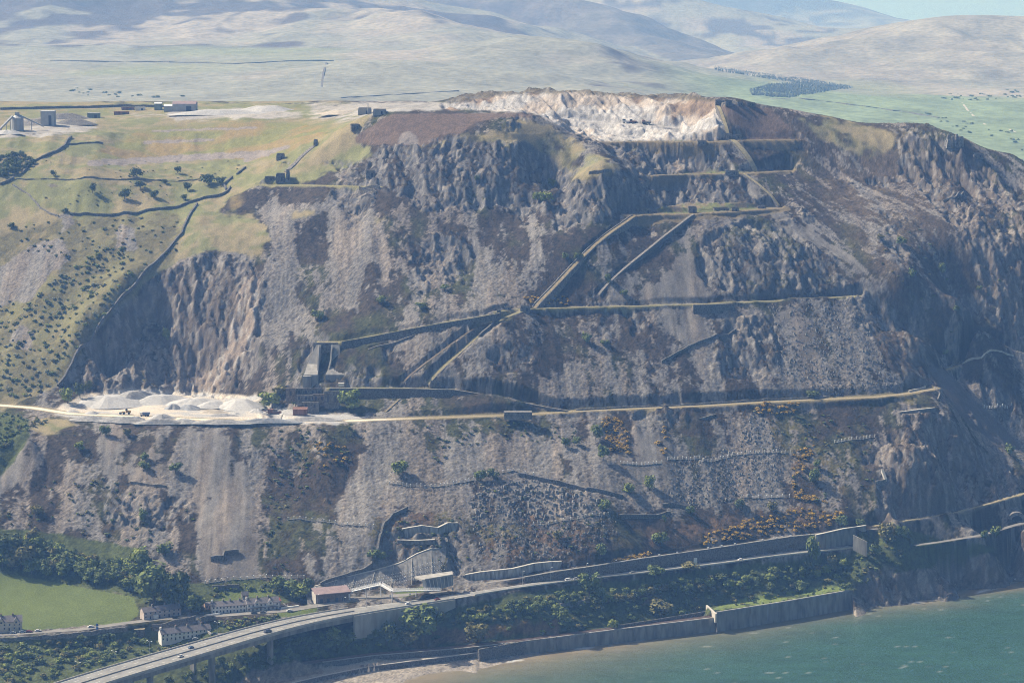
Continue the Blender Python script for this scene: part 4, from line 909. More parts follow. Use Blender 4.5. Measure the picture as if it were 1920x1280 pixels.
BRICK = mat('brown_brick', (0.19, 0.14, 0.115), amp=0.2, scale=0.8)
BARK = mat('bark', (0.10, 0.08, 0.06), amp=0.3)
TYRE = mat('tyre_rubber', (0.02, 0.02, 0.02), amp=0.1)
CLAD = mat('grey_cladding', (0.36, 0.37, 0.38), amp=0.1, scale=0.3)
CLAD_G = mat('green_cladding', (0.20, 0.25, 0.22), amp=0.12, scale=0.3)

class MB:
    def __init__(self): self.v = []; self.f = []
    def add(self, vs, fs):
        k = len(self.v); self.v += [tuple(map(float, q)) for q in vs]; self.f += [tuple(i + k for i in f) for f in fs]; return self
    def box(self, c, s, rz=0.0, taper=1.0):
        """box standing on c (x, y, z of the base centre), size s, turned rz"""
        ca, sa = math.cos(rz), math.sin(rz); vs = []
        for k, (z, t) in enumerate(((0, 1.0), (s[2], taper))):
            for x, y in ((-1, -1), (1, -1), (1, 1), (-1, 1)):
                a, b = x * s[0] / 2 * t, y * s[1] / 2 * t
                vs.append((c[0] + a * ca - b * sa, c[1] + a * sa + b * ca, c[2] + z))
        return self.add(vs, [(3, 2, 1, 0), (4, 5, 6, 7), (0, 1, 5, 4), (1, 2, 6, 5), (2, 3, 7, 6), (3, 0, 4, 7)])
    def bar(self, a, b, r, n=5, r2=None):
        a = Vector(a); b = Vector(b); d = (b - a).normalized(); r2 = r if r2 is None else r2
        u = d.orthogonal().normalized(); w = d.cross(u); vs = []
        for p, q in ((a, r), (b, r2)):
            for i in range(n):
                t = 2 * math.pi * i / n
                vs.append(p + u * math.cos(t) * q + w * math.sin(t) * q)
        return self.add(vs, [(i, (i + 1) % n, n + (i + 1) % n, n + i) for i in range(n)] + [tuple(range(n - 1, -1, -1)), tuple(range(n, 2 * n))])
    def wall(self, pts, th, depth, lift=0.0, batter=0.0, jag=0.0, seed=1):
        """a wall along the polyline: tops at its z + lift, `th` thick, reaching `depth` down (number or list)"""
        pts = [np.array(p, float) for p in pts]; n = len(pts)
        dp = [depth] * n if not isinstance(depth, (list, tuple, np.ndarray)) else list(np.interp(np.linspace(0, 1, n), np.linspace(0, 1, len(depth)), depth))
        a = offs(pts, th / 2); b = offs(pts, -th / 2); rr = random.Random(seed); vs = []
        for i in range(n):
            z = pts[i][2] + lift + (rr.uniform(-jag, jag) if jag else 0)
            e = (a[i][:2] - b[i][:2]) / th * batter * dp[i]
            vs += [(a[i][0], a[i][1], z), (b[i][0], b[i][1], z), (b[i][0], b[i][1], z - dp[i]), (a[i][0] + e[0], a[i][1] + e[1], z - dp[i])]
        fs = []
        for i in range(n - 1):
            o, q = 4 * i, 4 * i + 4
            fs += [(o, q, q + 1, o + 1), (o + 1, q + 1, q + 2, o + 2), (o + 2, q + 2, q + 3, o + 3), (o + 3, q + 3, q, o)]
        fs += [(0, 1, 2, 3), (4 * n - 1, 4 * n - 2, 4 * n - 3, 4 * n - 4)]
        return self.add(vs, fs)
    def ribbon(self, pts, w, lift=0.0, th=0.0, c0=0.0):
        """flat strip along the polyline, w wide (number or list), its middle c0 to the right"""
        pts = [np.array(p, float) for p in pts]; n = len(pts)
        ws = [w] * n if not isinstance(w, (list, tuple)) else list(np.interp(np.linspace(0, 1, n), np.linspace(0, 1, len(w)), w))
        vs = []
        for i in range(n):
            r = offs(pts, c0 + ws[i] / 2)[i]; l_ = offs(pts, c0 - ws[i] / 2)[i]
            vs += [(l_[0], l_[1], pts[i][2] + lift), (r[0], r[1], pts[i][2] + lift)]
        fs = [(2 * i, 2 * i + 1, 2 * i + 3, 2 * i + 2) for i in range(n - 1)]
        if th:
            k = len(vs); vs += [(x, y, z - th) for x, y, z in vs]
            fs += [(k + 2 * i, k + 2 * i + 2, k + 2 * i + 3, k + 2 * i + 1) for i in range(n - 1)]
            fs += [(2 * i, 2 * i + 2, k + 2 * i + 2, k + 2 * i) for i in range(n - 1)] + [(2 * i + 1, k + 2 * i + 1, k + 2 * i + 3, 2 * i + 3) for i in range(n - 1)]
            fs += [(0, k, k + 1, 1), (2 * n - 2, 2 * n - 1, k + 2 * n - 1, k + 2 * n - 2)]
        return self.add(vs, fs)
    def mesh(self, name, m, origin=(0, 0, 0), smooth=False):
        me = bpy.data.meshes.new(name)
        o = np.array(origin)
        me.from_pydata([tuple(np.array(q) - o) for q in self.v], [], self.f)
        me.materials.append(m)
        if smooth: me.polygons.foreach_set('use_smooth', [True] * len(me.polygons))
        me.update()
        return me

def tagit(o, label, cat, group=None):
    o['label'] = label; o['category'] = cat
    if group: o['group'] = group
    return o
def thing(name, label, cat, loc, group=None, rz=0.0):
    o = bpy.data.objects.new(name, None); C.objects.link(o)
    o.empty_display_size = 0.5
    o.location = tuple(map(float, loc)); o.rotation_euler = (0, 0, rz)
    return tagit(o, label, cat, group)
def part(name, mb, m, parent, label=None, world=True, smooth=False, kind=None):
    org = (0, 0, 0)
    if world:
        p = parent
        org = np.array(p.location)
        if p.parent is not None: org = org + np.array(p.parent.location)
    me = mb.mesh(name, m, org, smooth) if isinstance(mb, MB) else mb
    o = bpy.data.objects.new(name, me); C.objects.link(o); o.parent = parent
    if label: o['label'] = label
    if kind: o['kind'] = kind
    return o
def solo(name, mb, m, label, cat, loc, group=None):
    o = bpy.data.objects.new(name, mb.mesh(name, m, loc)); C.objects.link(o); o.location = tuple(map(float, loc))
    return tagit(o, label, cat, group)
def copy_tree(root, loc, rz=0.0, label=None, group=None, scale=None):
    r = root.copy(); C.objects.link(r); r.location = tuple(map(float, loc)); r.rotation_euler = (0, 0, rz)
    if scale: r.scale = scale
    if label: r['label'] = label
    if group: r['group'] = group
    for ch in root.children:
        c = ch.copy(); C.objects.link(c); c.parent = r
        for g in ch.children:
            d = g.copy(); C.objects.link(d); d.parent = c
    return r
def setting(name, mb, m):
    o = bpy.data.objects.new(name, mb.mesh(name, m)); C.objects.link(o); o['kind'] = 'structure'; return o
def mid(pts): return np.array(pts[len(pts) // 2])
def on(pts, lift=0.0): return [np.array((p[0], p[1], float(hz(p[0], p[1])) + lift)) for p in pts]

# ------------------------------------------------------------------ roads
setting('road', MB().ribbon(ROADL, wlist, 0.05, 0.25), ASPH)
mk = MB()
def edge(off, w=0.3, dash=None, lo=None, hi=None):
    run = []; acc = 0
    for i, p in enumerate(ROADL):
        if (lo is not None and p[0] < lo) or (hi is not None and p[0] > hi):
            continue
        q = offs(ROADL, off(wlist[i]) if callable(off) else off)[i]
        run.append(q)
    if not dash: mk.ribbon(run, w, 0.06)
    else:
        run = resample(run, 2.0)
        for k in range(0, len(run) - 3, dash): mk.ribbon(run[k:k + 3], w, 0.06)
edge(lambda w: w / 2 - 1.0); edge(lambda w: -w / 2 + 1.0)
edge(lambda w: w * 0.25, dash=5, hi=xa); edge(lambda w: -w * 0.25, dash=5, hi=xa); edge(0.0, dash=5, lo=TR['main_road'][2][0])
setting('road_markings', mk, PAINT)
setting('village_road', MB().ribbon(resample(TR['village_road'], 8), [6, 6, 7, 8, 9, 9, 8], 0.25, 0.5), ASPH_O)
setting('upper_road', MB().ribbon(resample(TR['upper_road'], 8), 3.2, 0.12, 0.4), ASPH_O)
setting('headland_road', MB().ribbon(resample(TR['head_road'], 8), 4.5, 0.15, 0.4), ASPH_O)

vloc = VD[5]
via = thing('viaduct', 'long grey concrete viaduct carrying the coast road above the shore', 'viaduct', (vloc[0], vloc[1], 0))
deckl = ROADL[:nv + 1]; deckw = wlist[:nv + 1]
part('deck', MB().ribbon(deckl, [w + 1.2 for w in deckw], -0.24, 1.2), CONC, via)
def off_edge(sgn, inset): return [offs(deckl, sgn * (deckw[i] / 2 + inset))[i] for i in range(len(deckl))]
for sgn in (1, -1):
    part('parapet', MB().wall(off_edge(sgn, 0.35), 0.4, 1.5, 1.05), CONC_P, via)
part('girder', MB().wall(off_edge(1, -1.2), 1.0, 3.4, -1.46), CONC_D, via, 'seaward box girder under the deck edge')
part('girder', MB().wall(off_edge(-1, -1.2), 1.0, 3.4, -1.46), CONC_D, via)
part('central_barrier', MB().wall(deckl, 0.35, 0.8, 0.8), CONC, via)
for i in range(6, nv - 6, 9):
    p = deckl[i]; q = deckl[i + 1]; rz = math.atan2(q[1] - p[1], q[0] - p[0])
    for sgn in (1, -1):
        c = offs(deckl, sgn * (deckw[i] / 2 - 3.0))[i]; zg = float(hz(c[0], c[1])) - 1.5
        part('pier', MB().box((c[0], c[1], zg), (2.2, 4.5, c[2] - 4.4 - zg), rz), CONC_D, via)
# retaining wall that carries the road on from the viaduct
abt = thing('retaining_wall', 'plain concrete abutment wall under the road where the viaduct ends', 'wall', mid(ab) * (1, 1, 0))
part('wall_face', MB().wall(offs(ab, 0.6), 2.0, [17, 17, 16, 13, 8], -0.1), CONC, abt)
part('coping', MB().wall(ab, 0.5, 1.0, 0.95), CONC_P, abt)
for i in range(2, len(ab) - 1, 3):
    c = offs(ab, 0.66)[i]; part('panel_joint', MB().box((c[0], c[1], c[2] - 11), (0.3, 0.3, 10.9)), CONC_D, abt)

# lower road edge: low parapet towards the sea
par = [offs(ROADL, wlist[i] / 2 + 0.5)[i] for i, p in enumerate(ROADL) if p[0] > TR['main_road'][2][0] + 14]
solo('parapet', MB().wall(par, 0.4, 1.6, 0.9), CONC_P, 'low pale parapet along the seaward edge of the coast road', 'parapet', mid(par))

# ------------------------------------------------------------------ walls
def rwall(key, name, label, m, th=1.4, depth=8, cop=None, lift=0.3, cat='wall', joints=0, step=5.0, jag=0.0, batter=0.06, jm=None):
    pts = offs(resample(RW[key], step), 0.8); th += 0.6; c = mid(pts)
    t = thing(name, label, cat, c)
    part('wall_face', MB().wall(pts, th, depth, lift, batter, jag), m, t)
    if cop: part('coping', MB().wall(pts, th + 0.25, 0.35, lift + 0.3, 0, jag * 0.5), cop, t)
    for i in range(joints):
        k = int((i + 0.5) * len(pts) / joints); q = offs(pts, th / 2 + 0.1)[k]
        part('buttress', MB().wall([q, q + np.array((0.9, 0.15, 0))], 0.6, (max(depth) if isinstance(depth, list) else depth), lift - 0.1, batter), jm or m, t)
    return t
rwall('two', 'retaining_wall', 'tall dark stone wall holding up the short grassy terrace above the lone round tree', STONE_D, depth=[7, 10.5, 10.5, 9], cop=STONE, joints=3)
rwall('two_down', 'retaining_wall', 'stone wall beside the grassy ramp sloping down right to the main terrace', STONE_D, depth=[8, 5, 3, 2, 1.5], cop=STONE)
rwall('mid', 'retaining_wall', 'long stone wall under the grassy tramway rising right from the hopper walls', STONE_D, depth=[8, 7, 6, 5, 5, 5.5], cop=DRYG)
rwall('three_a', 'retaining_wall', 'short bulging stone wall under the third terrace below the middle crags', STONE_D, depth=[10, 8, 4])
rwall('upper', 'retaining_wall', 'very long dark wall between the upper road and the coast road', STONE_D, depth=[5, 6.5, 7.5, 8.3, 8.8, 9.4, 10, 10.5, 10.8, 11], cop=CONC_D, lift=0.9, step=8)
rwall('head', 'retaining_wall', 'grey wall with sloping top at the headland end of the coast road', CONC_D, depth=[12.5, 13, 13.5, 14], cop=CONC_P)
an = thing('retaining_wall', 'big anchored concrete face with stepped top beside the tunnel portal', 'wall', mid(RW['anchored']))
_t, _f = resample(RW['anchored'], 5), None
_n = 30
def along(pts, n):
    pts = np.array(pts); d = np.concatenate([[0], np.cumsum(np.hypot(*(pts[1:, :2] - pts[:-1, :2]).T))]); s = np.linspace(0, d[-1], n)
    return np.stack([np.interp(s, d, pts[:, k]) for k in range(3)], 1)
_t, _f = along(RW['anchored'], _n), along(RW['anchored_foot'], _n)
fb = MB(); vs = []
for i in range(_n): vs += [_t[i] + (0, 1.2, 0), _t[i], _f[i] - (0, 0, 1.5), _t[i] + (0, 1.2, -6)]
fb.add(vs, [q for i in range(_n - 1) for q in ((4 * i, 4 * i + 1, 4 * i + 5, 4 * i + 4), (4 * i + 1, 4 * i + 2, 4 * i + 6, 4 * i + 5), (4 * i, 4 * i + 4, 4 * i + 7, 4 * i + 3))] + [(0, 3, 2, 1), (4 * _n - 4, 4 * _n - 3, 4 * _n - 2, 4 * _n - 1)])
part('wall_face', fb, CONC_D, an)
part('coping', MB().wall([p + np.array((0, 0.5, 0)) for p in _t], 1.3, 0.6, 0.35), CONC_P, an)
anc = MB()
for row in range(4):
    for i in range(5, 62):
        a = i / 62 * (_n - 1); k = int(a); f = a - k
        tt = _t[k] * (1 - f) + _t[min(k + 1, _n - 1)] * f; ff = _f[k] * (1 - f) + _f[min(k + 1, _n - 1)] * f
        g = 0.42 + row * 0.13; q = tt * (1 - g) + ff * g
        if tt[2] - ff[2] > 5: anc.box((q[0], q[1] - 0.25, q[2] - 0.1), (0.5, 0.5, 0.5))
part('anchor_plate', anc, WSTEEL, an, 'rows of pale anchor plates', kind='stuff')
for k in range(2, _n - 1, 4):
    q = _t[k]; w = _f[k]; part('panel_joint', MB().bar(q + (0, -0.05, -0.2), w + (0, -0.1, 0), 0.18, 4), CONC_P, an)
rwall('fenced', 'retaining_wall', 'pale streaked concrete wall with stepped top high above the tunnel portal', STREAKED, depth=8, cop=CONC_P, batter=0.02)
rwall('inner', 'retaining_wall', 'low pale rubble wall in the hollow under the streaked wall', STONE, depth=3.4, cop=CONC_P)
rwall('roadside', 'retaining_wall', 'streaked concrete wall along the hillside right of the tunnel portal', STREAKED, depth=[7.2, 6.8, 6.3, 5.5], cop=CONC_P, batter=0.02)
_lab = ['grey stone wall crossing the lower scree left of the boulder field', 'short stepped stone wall in the lower scree under two small trees', 'thin stone wall under a small scree fan in the lower slope', 'short curved stone wall at the foot of the wide block scree', 'thin wavy stone wall just below the main terrace in brown heath']
for w, lb in zip(RW['screes'], _lab):
    RW['_'] = w; rwall('_', 'retaining_wall', lb, STONE_D, th=1.0, depth=4.2, jag=0.3, step=4)
rwall('ledge', 'retaining_wall', 'pale topped wall under the little ledge on the right hand crags', STONE, th=0.9, depth=4.2, cop=CONC_P)
def dry_wall(label, *uv, h=1.7, th=1.1, m=STONE_D, name='stone_wall', jag=0.3, lift=0.0, step=4.0, seed=3):  # dark default stone carries the shade of the walls' near side
    pts = on(resample(line(*uv), step), h + lift)
    return solo(name, MB().wall(pts, th, h + 1.2, 0, 0.05, jag, seed), m, label, 'wall', mid(pts))
dry_wall('dark stone wall curving down the lower scree to the anchored concrete wall', (764, 954), (736, 968), (720, 985), (712, 1010), (707, 1040), (695, 1062), (680, 1072), (640, 1084), (600, 1098), h=2.6, th=1.6)
dry_wall('long field wall climbing beside the left quarry cliff up to the pasture', (108, 724), (130, 690), (158, 648), (190, 604), (225, 560), (262, 522), (290, 494), (318, 466), (340, 440), (346, 424), (358, 400), (370, 384), h=2.0, th=1.5)
dry_wall('long dark field wall crossing the pasture from left to the crag edge', (132, 403), (190, 405), (250, 402), (300, 393), (350, 383), (400, 370), (425, 362), (432, 352), h=2.2, th=1.4)
dry_wall('short field wall end rising from the corner at the right of the pasture', (424, 356), (420, 348), (428, 340), (436, 334), h=2.2, th=1.4)
dry_wall('pale tumbled field wall running down the left pasture', (24, 347), (50, 362), (75, 390), (95, 402), (110, 406), h=1.2, m=STONE, jag=0.5)
dry_wall('dark field wall at the left edge beside the small wood', (0, 347), (14, 342), (26, 335), h=2.4, th=1.6)
dry_wall('field wall climbing from the small wood to the top field', (42, 326), (60, 305), (80, 296), (104, 286), (122, 274), (134, 258), h=2.2, th=1.6)
dry_wall('broken low field wall along the middle of the pasture', (30, 335), (150, 336), (260, 337), (370, 337), (424, 334), h=0.9, m=STONE, jag=0.6)
dry_wall('short dark wall by the spoil tip in the top field', (124, 272), (150, 270), (192, 270), h=1.4)
dry_wall('short dark wall end on the grassy shoulder above the crags', (444, 328), (452, 322), (461, 315), h=2.0)
dry_wall('dark wall along the plateau behind the quarry works', (0, 206), (120, 203), (230, 200), (330, 201), h=2.5, th=3)
dry_wall('low wall ledge halfway up the right hand crags', (1768, 378), (1790, 372), (1806, 362), h=1.6, m=STONE)
dry_wall('grey wall on the inner side of the long terrace track', (1080, 769.5), (1180, 764), (1300, 759), (1420, 751.5), (1550, 744.5), h=1.3, m=STONE, jag=0.2)
dry_wall('pale topped wall pair where the terrace track turns the corner', (1704, 735), (1735, 726), h=1.6, m=CONC_P, jag=0.1)
dry_wall('pale wall stepping down at the end of the terrace track', (1752, 727), (1758, 732), (1762, 739), (1758, 750), h=1.4, m=STONE)
dry_wall('low wall beside the ledge path beyond the gully', (1772, 692), (1788, 684), (1804, 678), h=1.5, m=STONE)
dry_wall('short pale retaining wall above the ledge path beyond the gully', (1805, 682), (1840, 671), (1900, 667), h=0.9, m=CONC_P)
dry_wall('short grey wall in the olive heath on the upper dome', (1104, 327), (1125, 325), (1147, 323), h=2.6, m=STONE)
dry_wall('grey stone wall running up right across the middle scree', (1240, 680), (1270, 663), (1310, 644), (1345, 630), (1380, 620), h=2.0, m=STONE_D)
dry_wall('wall fragment on the scree at the left below the white quarry', (245, 906), (270, 909), (290, 912), (312, 913), h=1.8, m=STONE)
dry_wall('dark stepped wall at the scree foot above the village', (395, 1050), (418, 1048), (420, 1040), (447, 1036), h=3.2, th=2, m=STONE_D)
dry_wall('narrow pale wall running down beside the wood above the terraces', (316, 1078), (328, 1092), (344, 1110), h=1.6, m=CONC)
dry_wall('dark garden wall behind the white terrace', (398, 1104), (430, 1103), (449, 1102), h=3.0, m=STONE_D)
dry_wall('low wall along the seaward side of the village road', (285, 1178), (330, 1170), (367, 1163), h=3.6, m=STONE_D)
dry_wall('low roadside wall at the left end of the village road', (0, 1200), (60, 1196), (150, 1190), (235, 1180), h=2.0, m=STONE)
dry_wall('ruined wall standing in the thicket below the coast road', (1050, 1138), (1075, 1136), (1105, 1127), h=3.0, m=STONE)
st = thing('stone_wall', 'pale L shaped wall corner on the spur above the headland', 'wall', hit(1655, 900))
a_, b_, c_ = hit(1654, 884), hit(1661, 903), hit(1641, 906)
part('wall_face', MB().wall(on([b_, c_][::-1], 2.2), 1.0, 5), STONE, st); part('coping', MB().wall(on([b_, a_], 2.4), 2.2, 3), CONC_P, st)

# ------------------------------------------------------------------ catch fences: leaning posts with wire on the screes
post_mb = MB().box((0, 0, -0.6), (0.5, 0.5, 3.3), 0, 0.8).box((0, -0.05, 2.7), (0.62, 0.62, 0.25))
POST = post_mb.mesh('post', WSTEEL)
FENCES = [('sagging rockfall fence across the wide fine scree', [(730, 908), (770, 913), (812, 914), (850, 908), (888, 901)], 20),
          ('rockfall fence crossing the scree left of the block field', [(1163, 870), (1200, 873), (1240, 869)], 11), ('rockfall fence just right of the orange gorse clump', [(1252, 862), (1280, 861), (1312, 860)], 9),
          ('curving rockfall fence in the middle of the block field', [(1312, 868), (1345, 864), (1372, 857)], 9), ('straight rockfall fence at the top of the block field', [(1366, 854), (1420, 850), (1482, 850)], 15),
          ('rockfall fence high on the heath left of the dark gully', [(1565, 830), (1600, 824), (1640, 820)], 12), ('rockfall fence on the pale scree beyond the gully', [(1845, 765), (1870, 762), (1896, 760)], 11),
          ('rockfall fence low on the left scree under dark heath', [(540, 975), (600, 978), (640, 985), (700, 989)], 15), ('dark rockfall fence above the boulder field', [(890, 893), (930, 890), (962, 883), (1000, 892)], 11),
          ('rockfall fence by the gorse above the upper road', [(1390, 933), (1440, 934), (1480, 932)], 9), ('rockfall fence at the foot of the scree behind the white terraces', [(385, 1094), (430, 1088), (480, 1084), (570, 1084)], 17), ('rockfall fence across the boulder slope', [(1000, 985), (1060, 978), (1140, 966)], 11)]
for lb, uv, n in FENCES:
    pts = on(resample(line(*uv), 1.5)); d = np.linspace(0, len(pts) - 1, n).astype(int)
    t = thing('catch_fence', lb, 'fence', pts[len(pts) // 2], 'rockfall catch fences on the scree')
    net = MB()
    for k in d:
        p = pts[k]
        o = part('post', POST, None, t, world=False); o.location = tuple(p - np.array(t.location)); o.rotation_euler = (0.28, 0, 0.1)
    for hgt in (0.6, 1.3, 2.0, 2.6):
        for i in range(len(d) - 1):
            net.bar(pts[d[i]] + (0, -0.28 * hgt, hgt), pts[d[i + 1]] + (0, -0.28 * hgt, hgt), 0.05, 3)
    part('wire_net', net, STEEL, t, kind='stuff')
    bank = MB().wall([p + np.array((0, 0.6, 0.5)) for p in pts[::3]] if len(pts) > 6 else pts, 1.6, 1.8, 0, 0, 0.2)
    part('stone_footing', bank, STONE_D, t)

# ------------------------------------------------------------------ inclined tramways
def incline(label, key, w, m_top, m_side, depth=9, par=None, par_h=1.3):
    pts = INC[key]
    t = thing('incline', label, 'incline', mid(pts))
    part('embankment', MB().wall(pts, w, depth, 0, 0.1, 0.12), m_side, t)
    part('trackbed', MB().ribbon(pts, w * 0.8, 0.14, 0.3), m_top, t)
    if par is not None:
        for s in par: part('side_wall', MB().wall(offs(pts, s * w / 2), 0.9, 2.5, par_h, 0, 0.2), STONE, t)
    return t
SUNLITG = mat('grass_sunlit_tone', (0.34, 0.30, 0.16), amp=0.25, scale=0.4, c2=(0.44, 0.37, 0.22))  # dry grass lightened in colour so the dim ramps look sunlit
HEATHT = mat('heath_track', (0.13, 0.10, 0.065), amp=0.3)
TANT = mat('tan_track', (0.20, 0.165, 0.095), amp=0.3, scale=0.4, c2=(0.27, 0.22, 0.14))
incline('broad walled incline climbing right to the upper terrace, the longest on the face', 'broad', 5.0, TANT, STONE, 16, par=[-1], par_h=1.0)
incline('narrow grey stone incline right of the broad one, below the winding house', 'narrow', 3.0, STONE, STONE_D, 12)
incline('grassy incline falling left from the middle junction to the lower terrace', 'grassy', 6.0, DRYG, STONE, 8)
incline('heathery old incline parallel to the grassy one on its left', 'old', 3.2, HEATHT, STONE_D, 6)
incline('tan grassy incline with a shaded right wall between the top terraces', 'tan', 7.5, SUNLITG, STONE_D, 14)
incline('thin grassy incline beside the pale top quarry', 'summit', 4.0, SUNLITG, STONE_D, 6)
incline('narrow tan incline dropping right from the second terrace', 'thin', 3.6, SUNLITG, STONE_D, 6)
incline('grey stony incline from the pasture ruins up to the little tower', 'stony', 4.5, STONE, STONE, 5)
incline('faint stone edged tramway slanting across the scree under the long wall', 'faint', 2.0, STONE, STONE_D, 4)
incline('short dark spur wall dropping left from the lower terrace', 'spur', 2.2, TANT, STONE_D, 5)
dry_wall('dark stone wall beside the grassy incline just below the junction', (898, 633), (918, 617), (938, 601), h=3.0, th=1.6)
# ------------------------------------------------------------------ quarry ruins
def ruin(label, u, v, sx, sy, h, rz=0.0, m=STONE, roofless=True, name='ruined_building', base=None, door=True, back=0.7, roofm=None):
    p = hit(u, v) if base is None else base
    t = thing(name, label, 'ruin' if roofless else 'building', p)
    ca, sa = math.cos(rz), math.sin(rz)
    def at(x, y, z=0): return (p[0] + x * ca - y * sa, p[1] + x * sa + y * ca, p[2] + z)
    th = 0.7
    for (x, y, lx, ly, hh) in ((0, -sy / 2, sx, th, h), (0, sy / 2, sx, th, h * 1.1), (-sx / 2, 0, th, sy - th, h * back), (sx / 2, 0, th, sy - th, h * 0.9)):
        part('wall', MB().box(at(x, y, -1.5), (lx, ly, hh + 1.5), rz), m, t)
    if door: part('doorway', MB().box(at(sx * 0.18, -sy / 2 - th / 2 - 0.05, 0), (min(1.6, sx * 0.25), 0.15, h * 0.6), rz), DOOR, t)
    if not roofless: part('roof', MB().box(at(0, 0, h * 1.02), (sx + 0.6, sy + 0.6, 0.5), rz), roofm or CONC_P, t)
    else: part('rubble', MB().box(at(0, 0, -1), (sx - 1, sy - 1, 1.5), rz, 0.7), STONE_D, t)
    return t
ruin('small stone tower at the left end of the junction terrace', 935, 594, 3.2, 3.2, 7.5, name='winding_house')
ruin('stone ruin beside the junction at the foot of the broad incline', 985, 583, 8, 6, 4.5)
ruin('tiny stone hut between the tower and the junction ruin', 952, 579, 5, 4, 2.2, back=0.9)
ruin('walled stone winding house with arched drum at the top of the narrow incline', 1298, 399, 7, 6, 5.5, name='winding_house')
ruin('long low stone building with pale roof on the upper terrace', 1352, 395, 14, 5, 2.6, 0.15)
ruin('small ruined cabin on the upper terrace right of the long building', 1378, 396, 6, 5, 3.6)
ruin('low stone rubble ruin near the right end of the upper terrace', 1428, 391, 7, 4, 2.4)
ruin('square ruin with pinkish wall at the head of the broad incline', 1212, 399, 9, 5, 4.0)
ruin('low flat wall block beside the square ruin', 1224, 400, 6, 4, 2.2, door=False)
ruin('long grey shed ruin on the second terrace', 1372, 327, 12, 5, 3.2)
ruin('grey square drum house at the top of the tan incline', 1366, 260, 6, 5, 5.0, name='winding_house')
ruin('dark rubble roofed ruin beside the drum house on the top terrace', 1381, 259, 9, 5, 3.4)
ruin('grey ruin on the rim of the shaded quarry at the top terrace', 1316, 270, 8, 5, 3.0)
ruin('dark roofless building on the summit plateau, left of three', 1350, 196, 9, 6, 4.2, m=STONE_D)
ruin('dark square building on the summit plateau, middle of three', 1366, 197, 6, 6, 4.6, m=STONE_D)
ruin('low dark hut on the summit plateau, rightmost of three', 1408, 199, 8, 5, 3.2, m=STONE_D)
ruin('small brown hut left of the rightmost summit hut', 1388, 197, 5, 4, 2.8, m=STONE_D)
ruin('small square stone tower on the grassy left shoulder', 592, 274, 3.5, 3.5, 6.0, name='winding_house')
ruin('square stone blockhouse on the pasture shoulder', 526, 298, 7, 6, 5.0)
ruin('rugged stone pier beside the big ruined hopper on the shoulder', 540, 338, 3, 8, 9.0, 0.1)
ruin('ruined hopper walls on the grassy shoulder below the stony incline', 526, 340, 8, 6, 7.0, m=STONE_D)
ruin('low rubble shed left of the ruined hopper on the shoulder', 506, 338, 9, 5, 3.5, m=STONE_D)
ruin('square ruined block at the corner of the dark heather tip', 666, 242, 8, 5, 4.5, 0.3, m=STONE)
ruin('grey concrete block with tall post beside the plateau tip', 684, 214, 13, 7, 6.0, m=CONC)
ruin('low ruin with dark doorways on the plateau by the tip', 712, 214, 12, 6, 4.5, m=CONC)
ruin('small grey ruin on the far right ledge beyond the crag', 1834, 295, 9, 6, 4.0)
ruin('square stone chimney stub by the shaded retaining steps', 695, 332, 8, 3, 6.0, m=STONE)
ruin('squat rubble ruin at the foot of the grassy incline on the lower terrace', 818, 721, 9, 7, 4.5, m=STONE_D)
bk = ruin('long grey flat roofed blockhouse on the main terrace', 971, 780, 22, 7, 4.2, 0.03, m=STONE, roofless=False, roofm=STONE, name='blockhouse', base=Pz(971, 782, 133.3))
# jagged pinnacle on the right skyline
pk = hit(1790, 270)
pm = MB()
for i in range(14): pm.box((pk[0] + random.uniform(-9, 9), pk[1] + random.uniform(-4, 4), pk[2] - 4), (random.uniform(3, 6), random.uniform(3, 6), random.uniform(7, 15)), random.uniform(0, 3), 0.5)
solo('rock_pinnacle', pm, mat('pale_crag', (0.22, 0.21, 0.20), amp=0.35, scale=0.5, c2=(0.36, 0.34, 0.32)), 'jagged grey rock pinnacle on the right hand skyline', 'rock', pk)
# steps of old retaining walls under the left shoulder track
for k, (lb, u0, u1, v, h) in enumerate((('dark stepped wall above the shoulder track between crags', 676, 696, 326, 3.2), ('stepped retaining wall just below the shoulder track', 674, 712, 352, 3.0), ('lower stepped retaining wall below the shoulder track', 676, 706, 362, 2.6), ('lowest stepped retaining wall below the shoulder track', 678, 702, 371, 2.2))):
    pts = on(resample(line((u0, v), (u1, v - 1)), 4), 1.4); solo('stone_wall', MB().wall([p - np.array((0, 1.2, 0)) for p in pts], 1.2, h + 2, 0, 0, 0.15), STONE, lb, 'wall', mid(pts))

# crushing mill: twin flared hopper walls under the tramway and the ruins below
def wall_between(a, b, za, zb, th, zf, m, name, parent, zf2=None):
    a = np.array((a[0], a[1], za)); b = np.array((b[0], b[1], zb))
    if a[0] > b[0] or (a[0] == b[0] and a[1] > b[1]): a, b, zf, zf2 = b, a, (zf2 if zf2 is not None else zf), zf
    return part(name, MB().wall([a, b], th, [a[2] - zf, b[2] - (zf2 if zf2 is not None else zf)]), m, parent)
h0 = np.array(Pz(600, 700, 158))
mill = thing('crushing_mill', 'tall ruined crushing mill with two flared concrete hopper walls', 'ruin', h0)
yt, yb = Pz(598, 648, 180)[1] - 1.0, Pz(590, 716, 151.5)[1] + 1
def hop(u, y, z):
    dx, dy, dz = ray(u, 700); return np.array((dx * y / dy, y, z))
